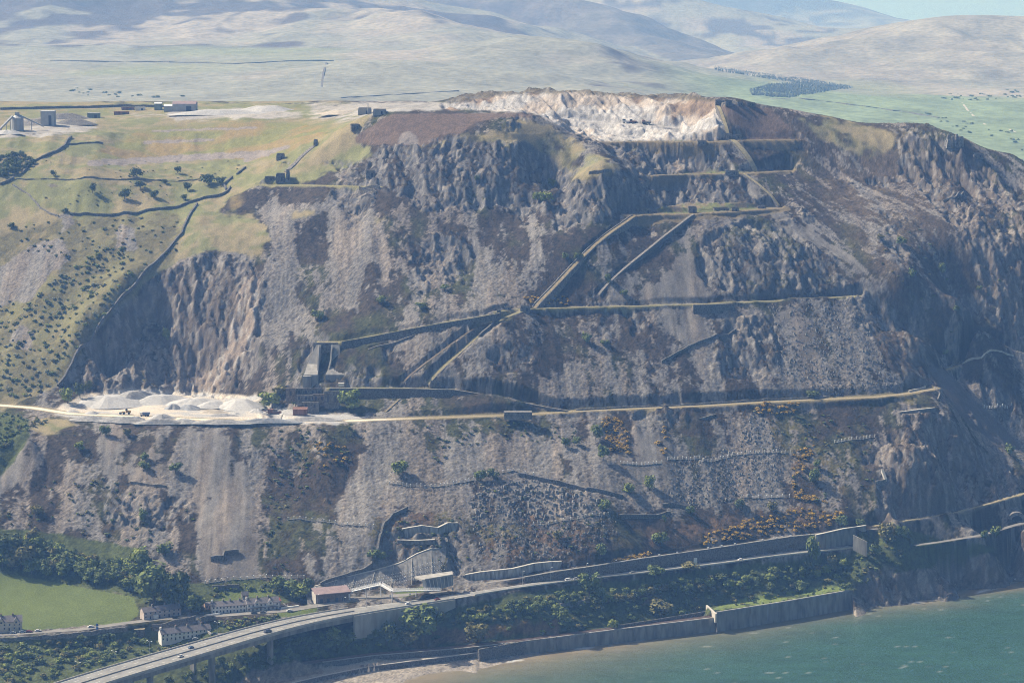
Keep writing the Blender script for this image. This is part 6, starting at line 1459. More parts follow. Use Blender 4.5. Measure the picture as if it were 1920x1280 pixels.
# ------------------------------------------------------------------ houses
def house(name, label, uv0, uv1, z, depth, eaves, ridge, wallm, units, cat='terrace', chim=(), gables=(), roofm=SLATE, storeys=2, door_every=1, group=None, extra=None):
    a, b = Pz(uv0[0], uv0[1], z), Pz(uv1[0], uv1[1], z)
    L = float(np.hypot(*(b - a)[:2])); rz = math.atan2(b[1] - a[1], b[0] - a[0])
    t = thing(name, label, cat, a, group)
    o = a
    f = lambda x, y, zz: lb_(o, x, y, zz, rz)
    part('wall', MB().box(f(L / 2, depth / 2, -3), (L, depth, eaves + 3), rz), wallm, t)
    for x in (0, L):
        part('gable_wall', MB().add([f(x - 0.12, 0, eaves), f(x - 0.12, depth, eaves), f(x - 0.12, depth / 2, ridge), f(x + 0.12, 0, eaves), f(x + 0.12, depth, eaves), f(x + 0.12, depth / 2, ridge)], [(0, 1, 2), (3, 5, 4), (0, 3, 4, 1), (1, 4, 5, 2), (2, 5, 3, 0)]), wallm, t)
    e = 0.35; sl = (ridge - eaves) / (depth / 2); th = 0.28
    for s in (0, 1):
        y0, y1 = (-e, depth / 2) if s == 0 else (depth + e, depth / 2)
        z0 = eaves - sl * e
        q = [f(-0.3, y0, z0), f(L + 0.3, y0, z0), f(L + 0.3, y1, ridge), f(-0.3, y1, ridge)]; q += [(x, y, zz + th) for x, y, zz in q]
        part('roof', MB().add(q, [(0, 3, 2, 1), (4, 5, 6, 7), (0, 1, 5, 4), (1, 2, 6, 5), (2, 3, 7, 6), (3, 0, 4, 7)]), roofm, t)
    for c in chim:
        ch = part('chimney', MB().box(f(L * c, depth / 2, ridge - 0.8), (1.1, 1.5, 2.4), rz), wallm if c in (0.02, 0.98) else STONE, t)
        part('chimney_pot', MB().bar(f(L * c, depth / 2, ridge + 1.6), f(L * c, depth / 2, ridge + 2.1), 0.2, 5), REDTILE, ch)
    ul = L / units
    for k in range(units):
        x0 = k * ul
        for st_ in range(storeys):
            zz = 0.9 + st_ * 2.5
            for fx in ((0.22, 0.72) if st_ else (0.2,)):
                w = part('window', MB().box(f(x0 + ul * fx, -0.05, zz), (0.95, 0.16, 1.25), rz), GLASS, t)
                part('sill', MB().box(f(x0 + ul * fx, -0.12, zz - 0.16), (1.2, 0.28, 0.14), rz), WHITE, w)
        part('door', MB().box(f(x0 + ul * 0.68, -0.05, -0.1), (0.95, 0.16, 2.05), rz), DOOR, t)
    for gx in gables:
        w_ = L * 0.18; zt = ridge - 0.5
        part('front_gable', MB().add([f(L * gx - w_ / 2, -0.5, eaves - 1.6), f(L * gx + w_ / 2, -0.5, eaves - 1.6), f(L * gx + w_ / 2, -0.5, eaves), f(L * gx, -0.5, zt), f(L * gx - w_ / 2, -0.5, eaves), f(L * gx - w_ / 2, depth / 2, eaves - 1.6), f(L * gx + w_ / 2, depth / 2, eaves - 1.6), f(L * gx + w_ / 2, depth / 2, eaves), f(L * gx, depth / 2, zt), f(L * gx - w_ / 2, depth / 2, eaves)], [(0, 1, 2, 3, 4), (0, 4, 9, 5), (1, 6, 7, 2), (0, 5, 6, 1)]), wallm, t)
        for s in (-1, 1):
            q = [f(L * gx + s * (w_ / 2 + 0.3), -0.75, eaves - 0.25), f(L * gx, -0.75, zt + 0.05), f(L * gx, depth / 2, zt + 0.05), f(L * gx + s * (w_ / 2 + 0.3), depth / 2, eaves - 0.25)]; q += [(x, y, zz + 0.25) for x, y, zz in q]
            part('gable_roof', MB().add(q, [(0, 1, 2, 3), (7, 6, 5, 4), (0, 4, 5, 1), (1, 5, 6, 2), (2, 6, 7, 3), (3, 7, 4, 0)]), roofm, t)
        part('window', MB().box(f(L * gx, -0.58, eaves - 0.9), (1.3, 0.14, 1.3), rz), GLASS, t)
    return t, f, L
hs, f, L = house('terraced_houses', 'short terrace with pinkish fronts and pale left gable at the edge of the wood', (270, 1161), (340, 1152), 35.0, 8, 4.9, 7.6, PINKISH, 4, chim=(0.28, 0.62, 0.98), gables=())
part('porch', MB().box(f(L * 0.3, -1, 0), (3.2, 2, 2.5), math.atan2(Pz(340, 1152, 35)[1] - Pz(270, 1161, 35)[1], Pz(340, 1152, 35)[0] - Pz(270, 1161, 35)[0])), WHITE, hs)
house('terraced_houses', 'long plain white terrace on the upper side of the village road', (398, 1150), (462, 1146), 35.6, 8, 5.0, 7.6, WHITE, 5, chim=(0.02, 0.35, 0.55, 0.83))
hs, f, L = house('terraced_houses', 'white terrace with two front gables beside the long white one', (464, 1146), (524, 1141), 35.9, 8.5, 5.2, 8.2, WHITE, 4, chim=(0.02, 0.35, 0.7), gables=(0.3, 0.72))
part('verandah', MB().box(f(L * 0.5, -1.2, 2.4), (L * 0.9, 2.0, 0.25), math.atan2(Pz(524, 1141, 36)[1] - Pz(464, 1146, 36)[1], Pz(524, 1141, 36)[0] - Pz(464, 1146, 36)[0])), SLATE, hs)
house('terraced_houses', 'white cottage terrace below the village road, nearest the viaduct', (303, 1202), (396, 1191), 24.5, 7.5, 5.0, 7.8, WHITE, 6, chim=(0.02, 0.32, 0.55, 0.84))
house('house', 'red roofed low outbuilding at the right end of the gabled terrace', (514, 1135), (527, 1133), 37, 6, 3.0, 4.6, PINKISH, 1, cat='outbuilding', roofm=REDTILE, storeys=1)
house('house', 'pale double fronted house with two gables at the left edge of the photo', (-14, 1183), (42, 1180), 33.5, 9, 6.0, 9.5, CREAM, 3, cat='house', chim=(0.3, 0.7), gables=(0.3, 0.8))
house('house', 'pale brown garden outhouse left of the long white terrace', (386, 1141), (397, 1140), 36.5, 6, 2.8, 4.0, mat('salmon_render', (0.45, 0.29, 0.22)), 1, cat='outbuilding', storeys=1)
house('house', 'small dark summerhouse on the lawn behind the terraces', (455, 1122), (466, 1121), 38.5, 4, 2.6, 4.6, STONE_D, 1, cat='summerhouse', storeys=1)
for lb, u, v, m in (('low tan garden shed left of the cottage terrace', 262, 1184, mat('tan_felt', (0.25, 0.21, 0.13))), ('second tan garden shed left of the cottage terrace', 282, 1180, mat('tan_felt', (0.25, 0.21, 0.13)))):
    p = Pz(u, v, 29); t = thing('garden_shed', lb, 'shed', p); part('wall', MB().box((p[0], p[1], p[2] - 3), (6.5, 4, 5)), STONE_D, t); part('roof', MB().box((p[0], p[1], p[2] + 2), (7, 4.6, 0.35)), m, t)
dry_wall('white garden wall in front of the long white terrace', (384, 1155), (400, 1153), (412, 1152), h=1.2, m=WHITE, jag=0)
dry_wall('tall retaining wall of the lower car park beside the cottages', (376, 1164), (400, 1160), (404, 1163), h=3.0, m=STONE_D)
dry_wall('sloping garden wall between the cottages and the car park', (372, 1166), (386, 1182), (396, 1190), h=1.4, m=CONC)
dry_wall('low white fence along the road by the gabled terrace', (527, 1141), (560, 1137), h=1.2, m=WHITE, jag=0)
setting('car_park', MB().ribbon([Pz(398, 1170, 26.5), Pz(412, 1183, 26.5), Pz(420, 1190, 27)], 10, 0.3, 0.5), ASPH_O)

# ------------------------------------------------------------------ cars
CARP = {}
def car(label, p, rz, colour, cname, big=1.0):
    m = mat('paint_' + cname, colour, rough=0.35, amp=0.05, spec=0.5)
    t = thing('car', label, 'van' if big > 1.15 else 'car', p, 'cars on and beside the roads', rz)
    if big not in CARP:
        b = MB().box((0, 0, 0.35), (4.3 * big, 1.8 * big, 0.62 * big), 0, 0.97); c = MB().box((-0.15 if big < 1.15 else 0.3, 0, 0.35 + 0.62 * big), (2.5 * big if big < 1.15 else 3.6 * big, 1.65 * big, 0.55 * big), 0, 0.82)
        r_ = MB().box((-0.15 if big < 1.15 else 0.3, 0, 0.35 + 1.17 * big), (2.0 * big if big < 1.15 else 2.95 * big, 1.36 * big, 0.06), 0, 0.98)
        w = MB().bar((0, -0.12, 0), (0, 0.12, 0), 0.33, 10); hl = MB().box((0, 0, 0), (0.08, 0.35, 0.18))
        CARP[big] = [x.mesh(nm, mm) for x, nm, mm in ((b, 'body', m), (c, 'windows', GLASS), (r_, 'roof', m), (w, 'wheel', TYRE), (hl, 'headlight', WHITE))]
    bm_, cm_, rm_, wm_, hm_ = CARP[big]
    def inst(nm, me, loc, mm=None):
        if mm is not None: me = me.copy(); me.materials.clear(); me.materials.append(mm)
        o = bpy.data.objects.new(nm, me); C.objects.link(o); o.parent = t; o.location = loc; return o
    inst('body', bm_, (0, 0, 0), m); inst('windows', cm_, (0, 0, 0)); inst('roof', rm_, (0, 0, 0), m)
    for x in (-1.35, 1.35):
        for y in (-0.85, 0.85): inst('wheel', wm_, (x * big, y * big, 0.33))
    for y in (-0.6, 0.6): inst('headlight', hm_, (2.15 * big, y * big, 0.35 + 0.35 * big))
    return t
def road_at(u, v, off=0.0):
    q = [project(*p)[0] for p in ROADL]; k = int(np.argmin(np.abs(np.array(q) - u))); k = min(max(k, 1), len(ROADL) - 2)
    p = offs(ROADL, off)[k]; d = ROADL[k + 1] - ROADL[k - 1]
    return np.array((p[0], p[1], p[2] + 0.08)), math.atan2(d[1], d[0])
SILVER, WHT, DRED, DBLUE, BLK, GREYC, BLUE = (0.45, 0.46, 0.48), (0.75, 0.75, 0.75), (0.16, 0.02, 0.03), (0.03, 0.04, 0.09), (0.02, 0.02, 0.024), (0.2, 0.21, 0.22), (0.08, 0.14, 0.26)
for lb, u, off, c, cn, flip, big in (('white car on the viaduct approach above the abutment wall', 768, 2.6, WHT, 'white', 0, 1), ('dark red car on the coast road right of the white one', 822, 2.6, DRED, 'dark_red', 0, 1), ('dark blue van with pale front on the viaduct beside the parapet', 488, 6.5, DBLUE, 'dark_blue', 1, 1.35),
        ('small blue car on the far carriageway of the viaduct', 366, -4.5, BLUE, 'blue', 0, 1), ('white car low on the near carriageway of the viaduct', 323, 6.0, WHT, 'white', 0, 1), ('white van on the coast road below the roadside wall', 1068, 1.6, WHT, 'white', 1, 1.25),
        ('silver car close behind the white van on the coast road', 1076, 1.6, SILVER, 'silver', 1, 1), ('dark grey car in the middle of the coast road', 1190, 1.6, GREYC, 'grey', 1, 1), ('white car far along the coast road near the headland', 1381, 1.6, WHT, 'white', 1, 1)):
    p, rz = road_at(u, 0, off); car(lb, p, rz + math.pi * flip, c, cn, big)
vr = resample(TR['village_road'], 2)
vq = np.array([project(*p)[0] for p in vr])
for lb, u, off, c, cn in (('silver car parked at the left end of the village road, leftmost of four', 26, -1.5, SILVER, 'silver'), ('pale blue car parked beside the silver one on the village road', 41, -1.5, (0.3, 0.36, 0.42), 'pale_blue'), ('red car parked beside the pale blue one on the village road', 57, -1.5, (0.25, 0.03, 0.03), 'red'),
        ('white car parked by the field on the village road', 70, -2.4, WHT, 'white'), ('white car beside the blue sign on the village road', 174, -1.5, WHT, 'white'), ('dark car on the village road below the pinkish terrace', 327, 0.5, BLK, 'black'),
        ('black car parked in front of the gabled terrace', 476, 2.5, BLK, 'black'), ('dark grey car parked right of the black one by the gabled terrace', 493, 2.5, GREYC, 'grey'), ('white car parked on the forecourt left of the service building', 541, 3.5, WHT, 'white')):
    k = int(np.argmin(np.abs(vq - u))); k = min(max(k, 1), len(vr) - 2); p = offs(vr, off)[k]; d = vr[k + 1] - vr[k - 1]
    car(lb, (p[0], p[1], p[2] + 0.27), math.atan2(d[1], d[0]), c, cn)
car('white car in the small car park beside the cottage terrace', Pz(403, 1175, 26.9), 2.3, WHT, 'white')
car('dark green car at the lower end of the small car park', Pz(402, 1189, 26.9), 0.4, (0.03, 0.06, 0.05), 'dark_green')
car('pale car parked at the foot of the cottage terrace', Pz(366, 1198, 24.2), 0.3, SILVER, 'silver')

# ------------------------------------------------------------------ street lamps and signs
lp = MB().bar((0, 0, -1), (0, 0, 10), 0.13, 6, 0.09).mesh('pole', STEEL); arm1 = MB().bar((0, 0, 9.8), (0, -1.8, 10.5), 0.08, 5).mesh('arm', STEEL); hd1 = MB().box((0, -2.2, 10.42), (0.42, 1.1, 0.24)).mesh('lamp_head', WSTEEL)
arm2 = MB().bar((0, 0, 9.8), (0, 1.8, 10.5), 0.08, 5).mesh('arm', STEEL); hd2 = MB().box((0, 2.2, 10.42), (0.42, 1.1, 0.24)).mesh('lamp_head', WSTEEL)
def lamp(label, p, rz, double=False):
    t = thing('street_lamp', label, 'street lamp', p, 'street lamps along the coast road and village', rz)
    for nm, me in [('pole', lp), ('arm', arm1), ('lamp_head', hd1)] + ([('arm', arm2), ('lamp_head', hd2)] if double else []):
        o = bpy.data.objects.new(nm, me); C.objects.link(o); o.parent = t
for u, lb in ((165, 'lamp post on the viaduct, first from the left of the photo'), (235, 'double lamp post on the viaduct, second from the left'), (300, 'double lamp post on the viaduct beside the cottage terrace'), (428, 'double lamp post on the viaduct below the gabled terrace'), (552, 'lamp post on the viaduct where the shrub bank ends')):
    p, rz = road_at(u, 0, -11.6); lamp(lb, p, rz, True)
for u, lb in ((690, 'lamp post beside the road in front of the service building'), (652, 'lamp post on the verge left of the footbridge corner'), (982, 'lamp post on the coast road left of the white van'), (1043, 'lamp post on the coast road above the white van'), (1105, 'lamp post on the coast road right of the silver car'), (1158, 'lamp post on the coast road left of the dark grey car')):
    p, rz = road_at(u, 0, -4.2); lamp(lb, p, rz)
for u, v, lb in ((757, 1105, 'lamp post between the footbridge and the canopy'), (801, 1107, 'lamp post in front of the ribbed canopy'), (595, 1140, 'lamp post by the left end of the service building')):
    lamp(lb, Pz(u, v, 36.8), 0.6)
for u, lb in ((1245, 'first'), (1281, 'second'), (1317, 'third'), (1352, 'fourth'), (1388, 'fifth'), (1420, 'sixth'), (1462, 'seventh'), (1502, 'eighth')):
    q = RW['upper']; qq = np.array([project(*p)[0] for p in q]); k = int(np.argmin(np.abs(qq - u))); p = q[k]
    t = thing('light_box', lb + ' from the left of the white light boxes along the top of the road wall', 'light', (p[0], p[1], p[2] + 1.0), 'white light boxes on the road wall')
    part('housing', MB().box((p[0], p[1], p[2] + 1.2), (1.3, 0.8, 0.8)), WSTEEL, t); part('bracket', MB().box((p[0], p[1] + 0.2, p[2] + 0.6), (0.3, 0.3, 0.6)), STEEL, t)
p, rz = road_at(1303, 0, 3.6); t = thing('road_sign', 'tall white sign panel beside the coast road', 'sign', p)
part('panel', MB().box((p[0], p[1], p[2] + 1.0), (2.6, 0.2, 5.8)), WSTEEL, t)
for x in (-0.9, 0.9): part('post', MB().box((p[0] + x, p[1] + 0.2, p[2] - 1), (0.18, 0.18, 6.4)), STEEL, t)
for u, v, lb in ((849, 1108, 'small white sign on the island right of the canopy leg'), (769, 1118, 'white bollard sign on the grass island left of the canopy leg'), (732, 1121, 'group of white bollard signs at the tip of the traffic island')):
    p = Pz(u, v, 37); t = thing('road_sign', lb, 'sign', p); part('panel', MB().box((p[0], p[1], p[2] + 0.9), (1.3, 0.15, 1.7)), WSTEEL, t); part('post', MB().box((p[0], p[1] + 0.16, p[2] - 1), (0.16, 0.16, 3.2)), STEEL, t)
p = Pz(180, 1181, 33.4); t = thing('banner_sign', 'tall blue and white banner sign beside the village road', 'sign', p)
part('post', MB().box((p[0], p[1], p[2] - 0.6), (0.15, 0.15, 5.6)), STEEL, t); part('banner', MB().box((p[0] + 0.9, p[1], p[2] + 0.6), (1.5, 0.1, 4.2)), mat('banner_blue', (0.05, 0.13, 0.42)), t); part('stripe', MB().box((p[0] + 0.9, p[1] - 0.06, p[2] + 2.4), (1.5, 0.04, 0.9)), WHITE, t)
rk = hit(1903, 1088) if False else Pz(1903, 1089, 0)
t = thing('sea_rock', 'dark rock topped with white at the right edge of the sea', 'rock', rk)
part('base', MB().box((rk[0], rk[1], -2), (6, 4, 3.4), 0.3, 0.6).box((rk[0] - 3, rk[1] + 1, -2), (3.5, 3, 2.8), 0.8, 0.5), STONE_D, t); part('crest', MB().box((rk[0] + 0.3, rk[1], 1.3), (2.6, 1.8, 0.9), 0.3, 0.5), WHITE, t)
# ------------------------------------------------------------------ trees, scrub, gorse
def leafmat(name, c, c2):
    m = mat(name, c, rough=0.85, amp=0.3, scale=0.35, c2=c2, spec=0.1)
    b = m.node_tree.nodes['Principled BSDF']
    return m
LEAF = {'fresh': leafmat('fresh_leaves', (0.19, 0.24, 0.06), (0.30, 0.34, 0.10)), 'mid': leafmat('green_leaves', (0.125, 0.165, 0.052), (0.21, 0.25, 0.085)), 'dark': leafmat('dark_leaves', (0.085, 0.112, 0.045), (0.15, 0.175, 0.068)),
        'olive': leafmat('olive_leaves', (0.165, 0.155, 0.058), (0.26, 0.235, 0.095)), 'gorse': leafmat('gorse_flowers', (0.40, 0.25, 0.04), (0.66, 0.43, 0.07)), 'gorse_green': leafmat('gorse_spines', (0.055, 0.065, 0.025), (0.10, 0.095, 0.03)), 'hawthorn': leafmat('hawthorn_blossom', (0.20, 0.23, 0.14), (0.32, 0.33, 0.25))}
def crown_mesh(name, m, seed, lobes, n, leaf, low=0.0, sq=1.0, m2=None, frac2=0.0):
    """leaf-sized faces spread through a few overlapping lobes; unit height about 1"""
    rr = random.Random(seed); L = []
    L.append((0, 0, 0.55, 0.40))
    for _ in range(lobes):
        a = rr.uniform(0, 6.28); d = rr.uniform(0.15, 0.36); L.append((d * math.cos(a), d * math.sin(a), rr.uniform(0.35 + low, 0.78), rr.uniform(0.17, 0.30)))
    vs, fs, mi = [], [], []
    for i in range(n):
        lx, ly, lz, lr = L[i % len(L)]
        v = Vector((rr.gauss(0, 1), rr.gauss(0, 1), rr.gauss(0, 1) * 0.9)).normalized()
        r = lr * (rr.random() ** 0.35)
        c = Vector((lx, ly, lz)) + v * r
        nn = (v + Vector((rr.uniform(-.7, .7), rr.uniform(-.7, .7), rr.uniform(-.3, .9)))).normalized()
        u = nn.orthogonal().normalized(); w = nn.cross(u); s = leaf * rr.uniform(0.6, 1.4); k = len(vs); a = rr.uniform(0, 6.28)
        u, w = u * math.cos(a) + w * math.sin(a), w * math.cos(a) - u * math.sin(a)
        vs += [c + u * s, c + w * s * 0.8 + nn * s * 0.25, c - u * s, c - w * s * 0.8 - nn * s * 0.2]
        fs.append((k, k + 1, k + 2, k + 3)); mi.append(1 if (m2 and rr.random() < frac2 * (1.4 if v.z > 0 else 0.6)) else 0)
    me = bpy.data.meshes.new(name); me.from_pydata([tuple((v.x, v.y, max(0.0, v.z) * sq)) for v in vs], [], fs)
    me.materials.append(m)
    if m2: me.materials.append(m2); me.polygons.foreach_set('material_index', mi)
    me.update(); return me
def trunk_mesh(seed):
    rr = random.Random(seed); b = MB().bar((0, 0, -0.12), (0.01, 0, 0.4), 0.035, 6, 0.022)
    for _ in range(4):
        a = rr.uniform(0, 6.28); b.bar((0, 0, rr.uniform(0.22, 0.38)), (0.24 * math.cos(a), 0.24 * math.sin(a), rr.uniform(0.5, 0.7)), 0.014, 4, 0.006)
    return b.mesh('trunk', BARK)
TRUNKS = [trunk_mesh(i) for i in range(3)]
CROWN = {}
for k in ('fresh', 'mid', 'dark', 'olive', 'hawthorn'):
    CROWN[k] = [crown_mesh('crown', LEAF[k], 10 * i + len(k), 6 + i % 3, 620, 0.062) for i in range(3)]
BUSH = {k: [crown_mesh('foliage', LEAF[k], 77 + 5 * i + len(k), 4, 230, 0.095, -0.2, 0.8) for i in range(3)] for k in ('fresh', 'mid', 'dark', 'olive', 'hawthorn')}
BUSH['gorse'] = [crown_mesh('foliage', LEAF['gorse_green'], 177 + 5 * i, 5, 240, 0.085, -0.25, 0.75, LEAF['gorse'], 0.62) for i in range(3)]
CNT = [0]
def tree(label, p, h, w, kind, group=None, cat='tree', name='tree'):
    i = CNT[0]; CNT[0] += 1
    t = thing(name, label, cat, p, group, random.uniform(0, 6.28)); t.scale = (w, w, h)
    a = bpy.data.objects.new('trunk', TRUNKS[i % 3]); b = bpy.data.objects.new('crown', CROWN[kind][i % 3])
    for o in (a, b): C.objects.link(o); o.parent = t
    return t
BUSHES = []
def bush(label, p, h, w, kind, group=None, cat='shrub', name='shrub'):
    BUSHES.append((h * w, label, p, h, w, kind, group, cat, name))
LOD = {}
def plant_bushes():
    """the 295 largest shrubs and the 295 largest gorse bushes are things; the smaller ones become one mass of scrub"""
    rest = []
    for nm, top in (('shrub', 295), ('gorse_bush', 295), ('distant_tree', 200)):
        q = sorted([b for b in BUSHES if b[8] == nm], key=lambda b: -b[0])
        rest += q[top:]
        for _, label, p, h, w, kind, group, cat, name in q[:top]:
            i = CNT[0]; CNT[0] += 1
            o = bpy.data.objects.new(name, BUSH[kind][i % 3]); C.objects.link(o)
            o.location = (float(p[0]), float(p[1]), float(p[2]) - 0.15 * h); o.rotation_euler = (0, 0, random.uniform(0, 6.28)); o.scale = (w, w, h)
            tagit(o, label, cat, group)
    VV, FF, MI = [], [], []; kinds = list(BUSH); off = 0
    for k in kinds:
        me = crown_mesh('tmp', LEAF['gorse' if k == 'gorse' else k], 5, 3, 90, 0.15, -0.2, 0.8)
        LOD[k] = np.array([v.co[:] for v in me.vertices]); bpy.data.meshes.remove(me)
    for _, label, p, h, w, kind, *_r in rest:
        L = LOD[kind]; a = random.uniform(0, 6.28); ca, sa = math.cos(a), math.sin(a)
        VV.append(np.stack([p[0] + (L[:, 0] * ca - L[:, 1] * sa) * w, p[1] + (L[:, 0] * sa + L[:, 1] * ca) * w, p[2] - 0.15 * h + L[:, 2] * h], 1))
        n = len(L); FF.append(np.arange(n) + off); MI += [kinds.index(kind)] * (n // 4); off += n
    co = np.concatenate(VV).astype(np.float32); me = bpy.data.meshes.new('scrub')
    me.vertices.add(len(co)); me.vertices.foreach_set('co', co.ravel()); li = np.concatenate(FF).astype(np.int32)
    me.loops.add(len(li)); me.loops.foreach_set('vertex_index', li); me.polygons.add(len(li) // 4); me.polygons.foreach_set('loop_start', np.arange(0, len(li), 4, dtype=np.int32))
    me.update(calc_edges=True)
    for k in kinds: me.materials.append(LEAF[k])
    me.polygons.foreach_set('material_index', MI)
    o = bpy.data.objects.new('scrub', me); C.objects.link(o); o['kind'] = 'stuff'; o['label'] = 'low scrub bushes strewn over the slopes and thickets'
BARE = [(800, 1176), (1010, 1163), (1012, 1194), (880, 1209), (690, 1222), (685, 1204)]
TONE = {'fresh': 'bright green', 'mid': 'mid green', 'dark': 'dark green', 'olive': 'olive', 'hawthorn': 'pale blossoming', 'gorse': ''}
PXM = 1 / 4516.0
def ptree(label, u, v, hpx, wpx, kind, group=None, **k):
    """a tree whose foot shows at (u, v), sized from its extent in pixels"""
    p = hit(u, v); s = p[1] * PXM
    return tree(label, p, hpx * s * 1.25, wpx * s * 1.3, kind, group, **k)
def pbush(label, u, v, hpx, wpx, kind, group=None, **k):
    p = hit(u, v); s = p[1] * PXM
    return bush(label, p, hpx * s * 1.25, wpx * s * 1.15, kind, group, **k)
# single trees on the face, by where they stand
for lb, u, v, h, w, k in [
    ('large round bright green tree alone beside the mill ruins', 653, 770, 36, 40, 'fresh'), ('slim green tree against the dark wall left of the large round one', 632, 752, 18, 12, 'mid'), ('small tree in front of the brown bay of the mill', 554, 762, 16, 15, 'mid'),
    ('leafy yellow green tree at the left foot of the mill ruins', 510, 764, 26, 34, 'fresh'), ('olive tree behind the leafy one left of the mill', 522, 742, 18, 26, 'olive'), ('yellow green tree at the left end of the quarry road', 127, 756, 26, 24, 'fresh'), ('dark tree beside the yellow green one at the cliff foot', 150, 745, 24, 20, 'dark'), ('dark tree below the left cliff', 165, 735, 20, 14, 'dark'),
    ('round tree alone on the wide fine scree', 748, 890, 24, 28, 'fresh'), ('dark round tree beside the rockfall fence end', 902, 902, 18, 20, 'mid'), ('darker tree right of it by the fence end', 926, 897, 18, 20, 'dark'),
    ('round tree above the middle incline, left of two', 1060, 487, 12, 12, 'mid'), ('round tree above the middle incline, right of two', 1084, 490, 14, 15, 'mid'), ('small tree between the two middle inclines', 1139, 532, 16, 12, 'mid'), ('small tree on the fine scree right of the narrow incline', 1170, 556, 12, 14, 'mid'),
    ('green tree on the heath under the junction terrace, larger of two', 1100, 642, 16, 18, 'mid'), ('green tree on the heath under the junction terrace, smaller of two', 1134, 648, 10, 14, 'mid'), ('tree below the dark buttress over the long wall', 833, 545, 11, 16, 'mid'), ('tree on the terrace end left of the long wall', 596, 600, 16, 22, 'mid'),
    ('small tree on the scree left of the junction tower', 717, 570, 14, 18, 'mid'), ('small tree right of it on the scree ledge', 790, 580, 12, 18, 'mid'), ('tall pale tree in the quarry cliff', 312, 640, 22, 12, 'mid'),
    ('dark round tree by the orange gorse clump, higher of two', 1117, 825, 26, 20, 'mid'), ('dark round tree by the orange gorse clump, lower of two', 1131, 862, 26, 20, 'mid'), ('small tree with long shadow, left of two under the terrace', 1060, 838, 16, 14, 'mid'), ('small tree with long shadow, right of two under the terrace', 1082, 834, 14, 14, 'mid'),
    ('tall tree on the scree under the rockfall fences', 1217, 918, 24, 20, 'fresh'), ('spreading tree right of the stepped scree wall', 1181, 926, 18, 22, 'fresh'), ('tree on the brown slope below the stepped wall', 1136, 958, 20, 20, 'mid'), ('slim tree on the brown slope above the rusty bracken', 1246, 982, 16, 8, 'mid'),
    ('tree beside the curved scree wall', 1294, 966, 16, 16, 'mid'), ('dark tree with a long shadow by the gorse bank', 1388, 955, 18, 18, 'dark'), ('pale tree right of the dark one by the gorse bank', 1446, 958, 16, 18, 'olive'), ('round green tree low on the brown slope', 1238, 1022, 22, 26, 'mid'), ('round green tree above the upper road', 1126, 1042, 20, 22, 'mid'), ('olive bushy tree on the boulder slope', 1045, 1012, 16, 16, 'olive'),
    ('dark tree at the end of the terrace track wall', 1526, 746, 12, 26, 'dark'), ('tree above the gorse clump on the right', 1528, 908, 26, 22, 'mid'), ('tall narrow tree right of the upper gorse', 1531, 880, 18, 12, 'mid'), ('tree at the lower right end of the gorse bank', 1578, 990, 22, 22, 'mid'), ('small tree by the headland wall', 1612, 988, 14, 16, 'mid'),
    ('green tree left of the dark heath on the lower left scree', 329, 888, 20, 22, 'mid'), ('small tree higher on the lower left scree', 148, 845, 16, 18, 'fresh'), ('dark tree under the quarry edge on the left scree', 197, 818, 18, 18, 'mid'), ('olive tree right of it under the quarry edge', 239, 818, 14, 14, 'olive'), ('round tree on the pale scree, upper of two', 272, 864, 14, 16, 'mid'), ('round tree on the pale scree, lower of two', 268, 880, 14, 20, 'mid'),
    ('olive tree alone low on the left scree', 70, 965, 16, 20, 'olive'), ('tree by the gully rocks on the left scree', 268, 975, 20, 18, 'mid'), ('tree above the wood on the scree edge', 310, 1042, 22, 28, 'mid'), ('tree just inside the brown slope beside the anchored face', 700, 1050, 20, 22, 'mid'), ('smaller tree right of it beside the anchored face', 718, 1050, 14, 14, 'mid'),
    ('bright tree in the crags of the dome, left of two', 1010, 378, 16, 18, 'fresh'), ('bright tree in the crags of the dome, right of two', 1024, 380, 18, 20, 'fresh'), ('pale tree above the bright pair in the dome crags', 1035, 352, 14, 14, 'mid'), ('tiny tree in the dark ribs of the dome', 895, 340, 10, 10, 'mid'),
    ('tree on the right slope below the pale spoil patch', 1690, 462, 16, 18, 'mid'), ('tree on the right slope, lower down left of the shadowed hollow', 1710, 520, 14, 14, 'mid'), ('green tree alone on the right hand heath', 1766, 514, 18, 14, 'mid'), ('tree on the right heath above the block scree', 1836, 548, 12, 10, 'mid'), ('tree at the crest of the dark gully', 1792, 586, 12, 12, 'mid'), ('tree in the scree under the crags at right', 1652, 452, 12, 14, 'olive'),
    ('small tree by the ledge path beyond the gully', 1772, 668, 12, 10, 'mid'), ('tree at the foot of the gully on the right edge', 1893, 852, 18, 18, 'mid')]:
    ptree(lb, u, v, h, w, k)
for lb, u, v, h, w in [('hawthorn at the left of the pasture', 101, 330, 10, 10), ('hawthorn by the middle wall, largest in the pasture', 257, 333, 16, 20), ('hawthorn high in the pasture near the spoil foot', 333, 325, 11, 12), ('double hawthorn near the right corner of the pasture', 392, 347, 18, 26), ('hawthorn right of the double one', 414, 347, 13, 13), ('hawthorn left of centre in the pasture', 173, 362, 16, 13), ('paired hawthorn in the middle of the pasture', 263, 353, 13, 18), ('low hawthorn right of the paired one', 310, 344, 7, 10), ('hawthorn in the right half of the pasture', 352, 358, 14, 15),
                       ('big hawthorn in the centre of the pasture', 234, 374, 18, 18), ('scraggy hawthorn right of the big one', 288, 371, 12, 14), ('hawthorn just above the long field wall', 344, 376, 10, 12), ('lone hawthorn where the pale wall ends', 121, 400, 9, 11), ('lone hawthorn below the pasture at the left', 21, 429, 10, 12)]:
    ptree(lb, u, v, h, w, 'dark')
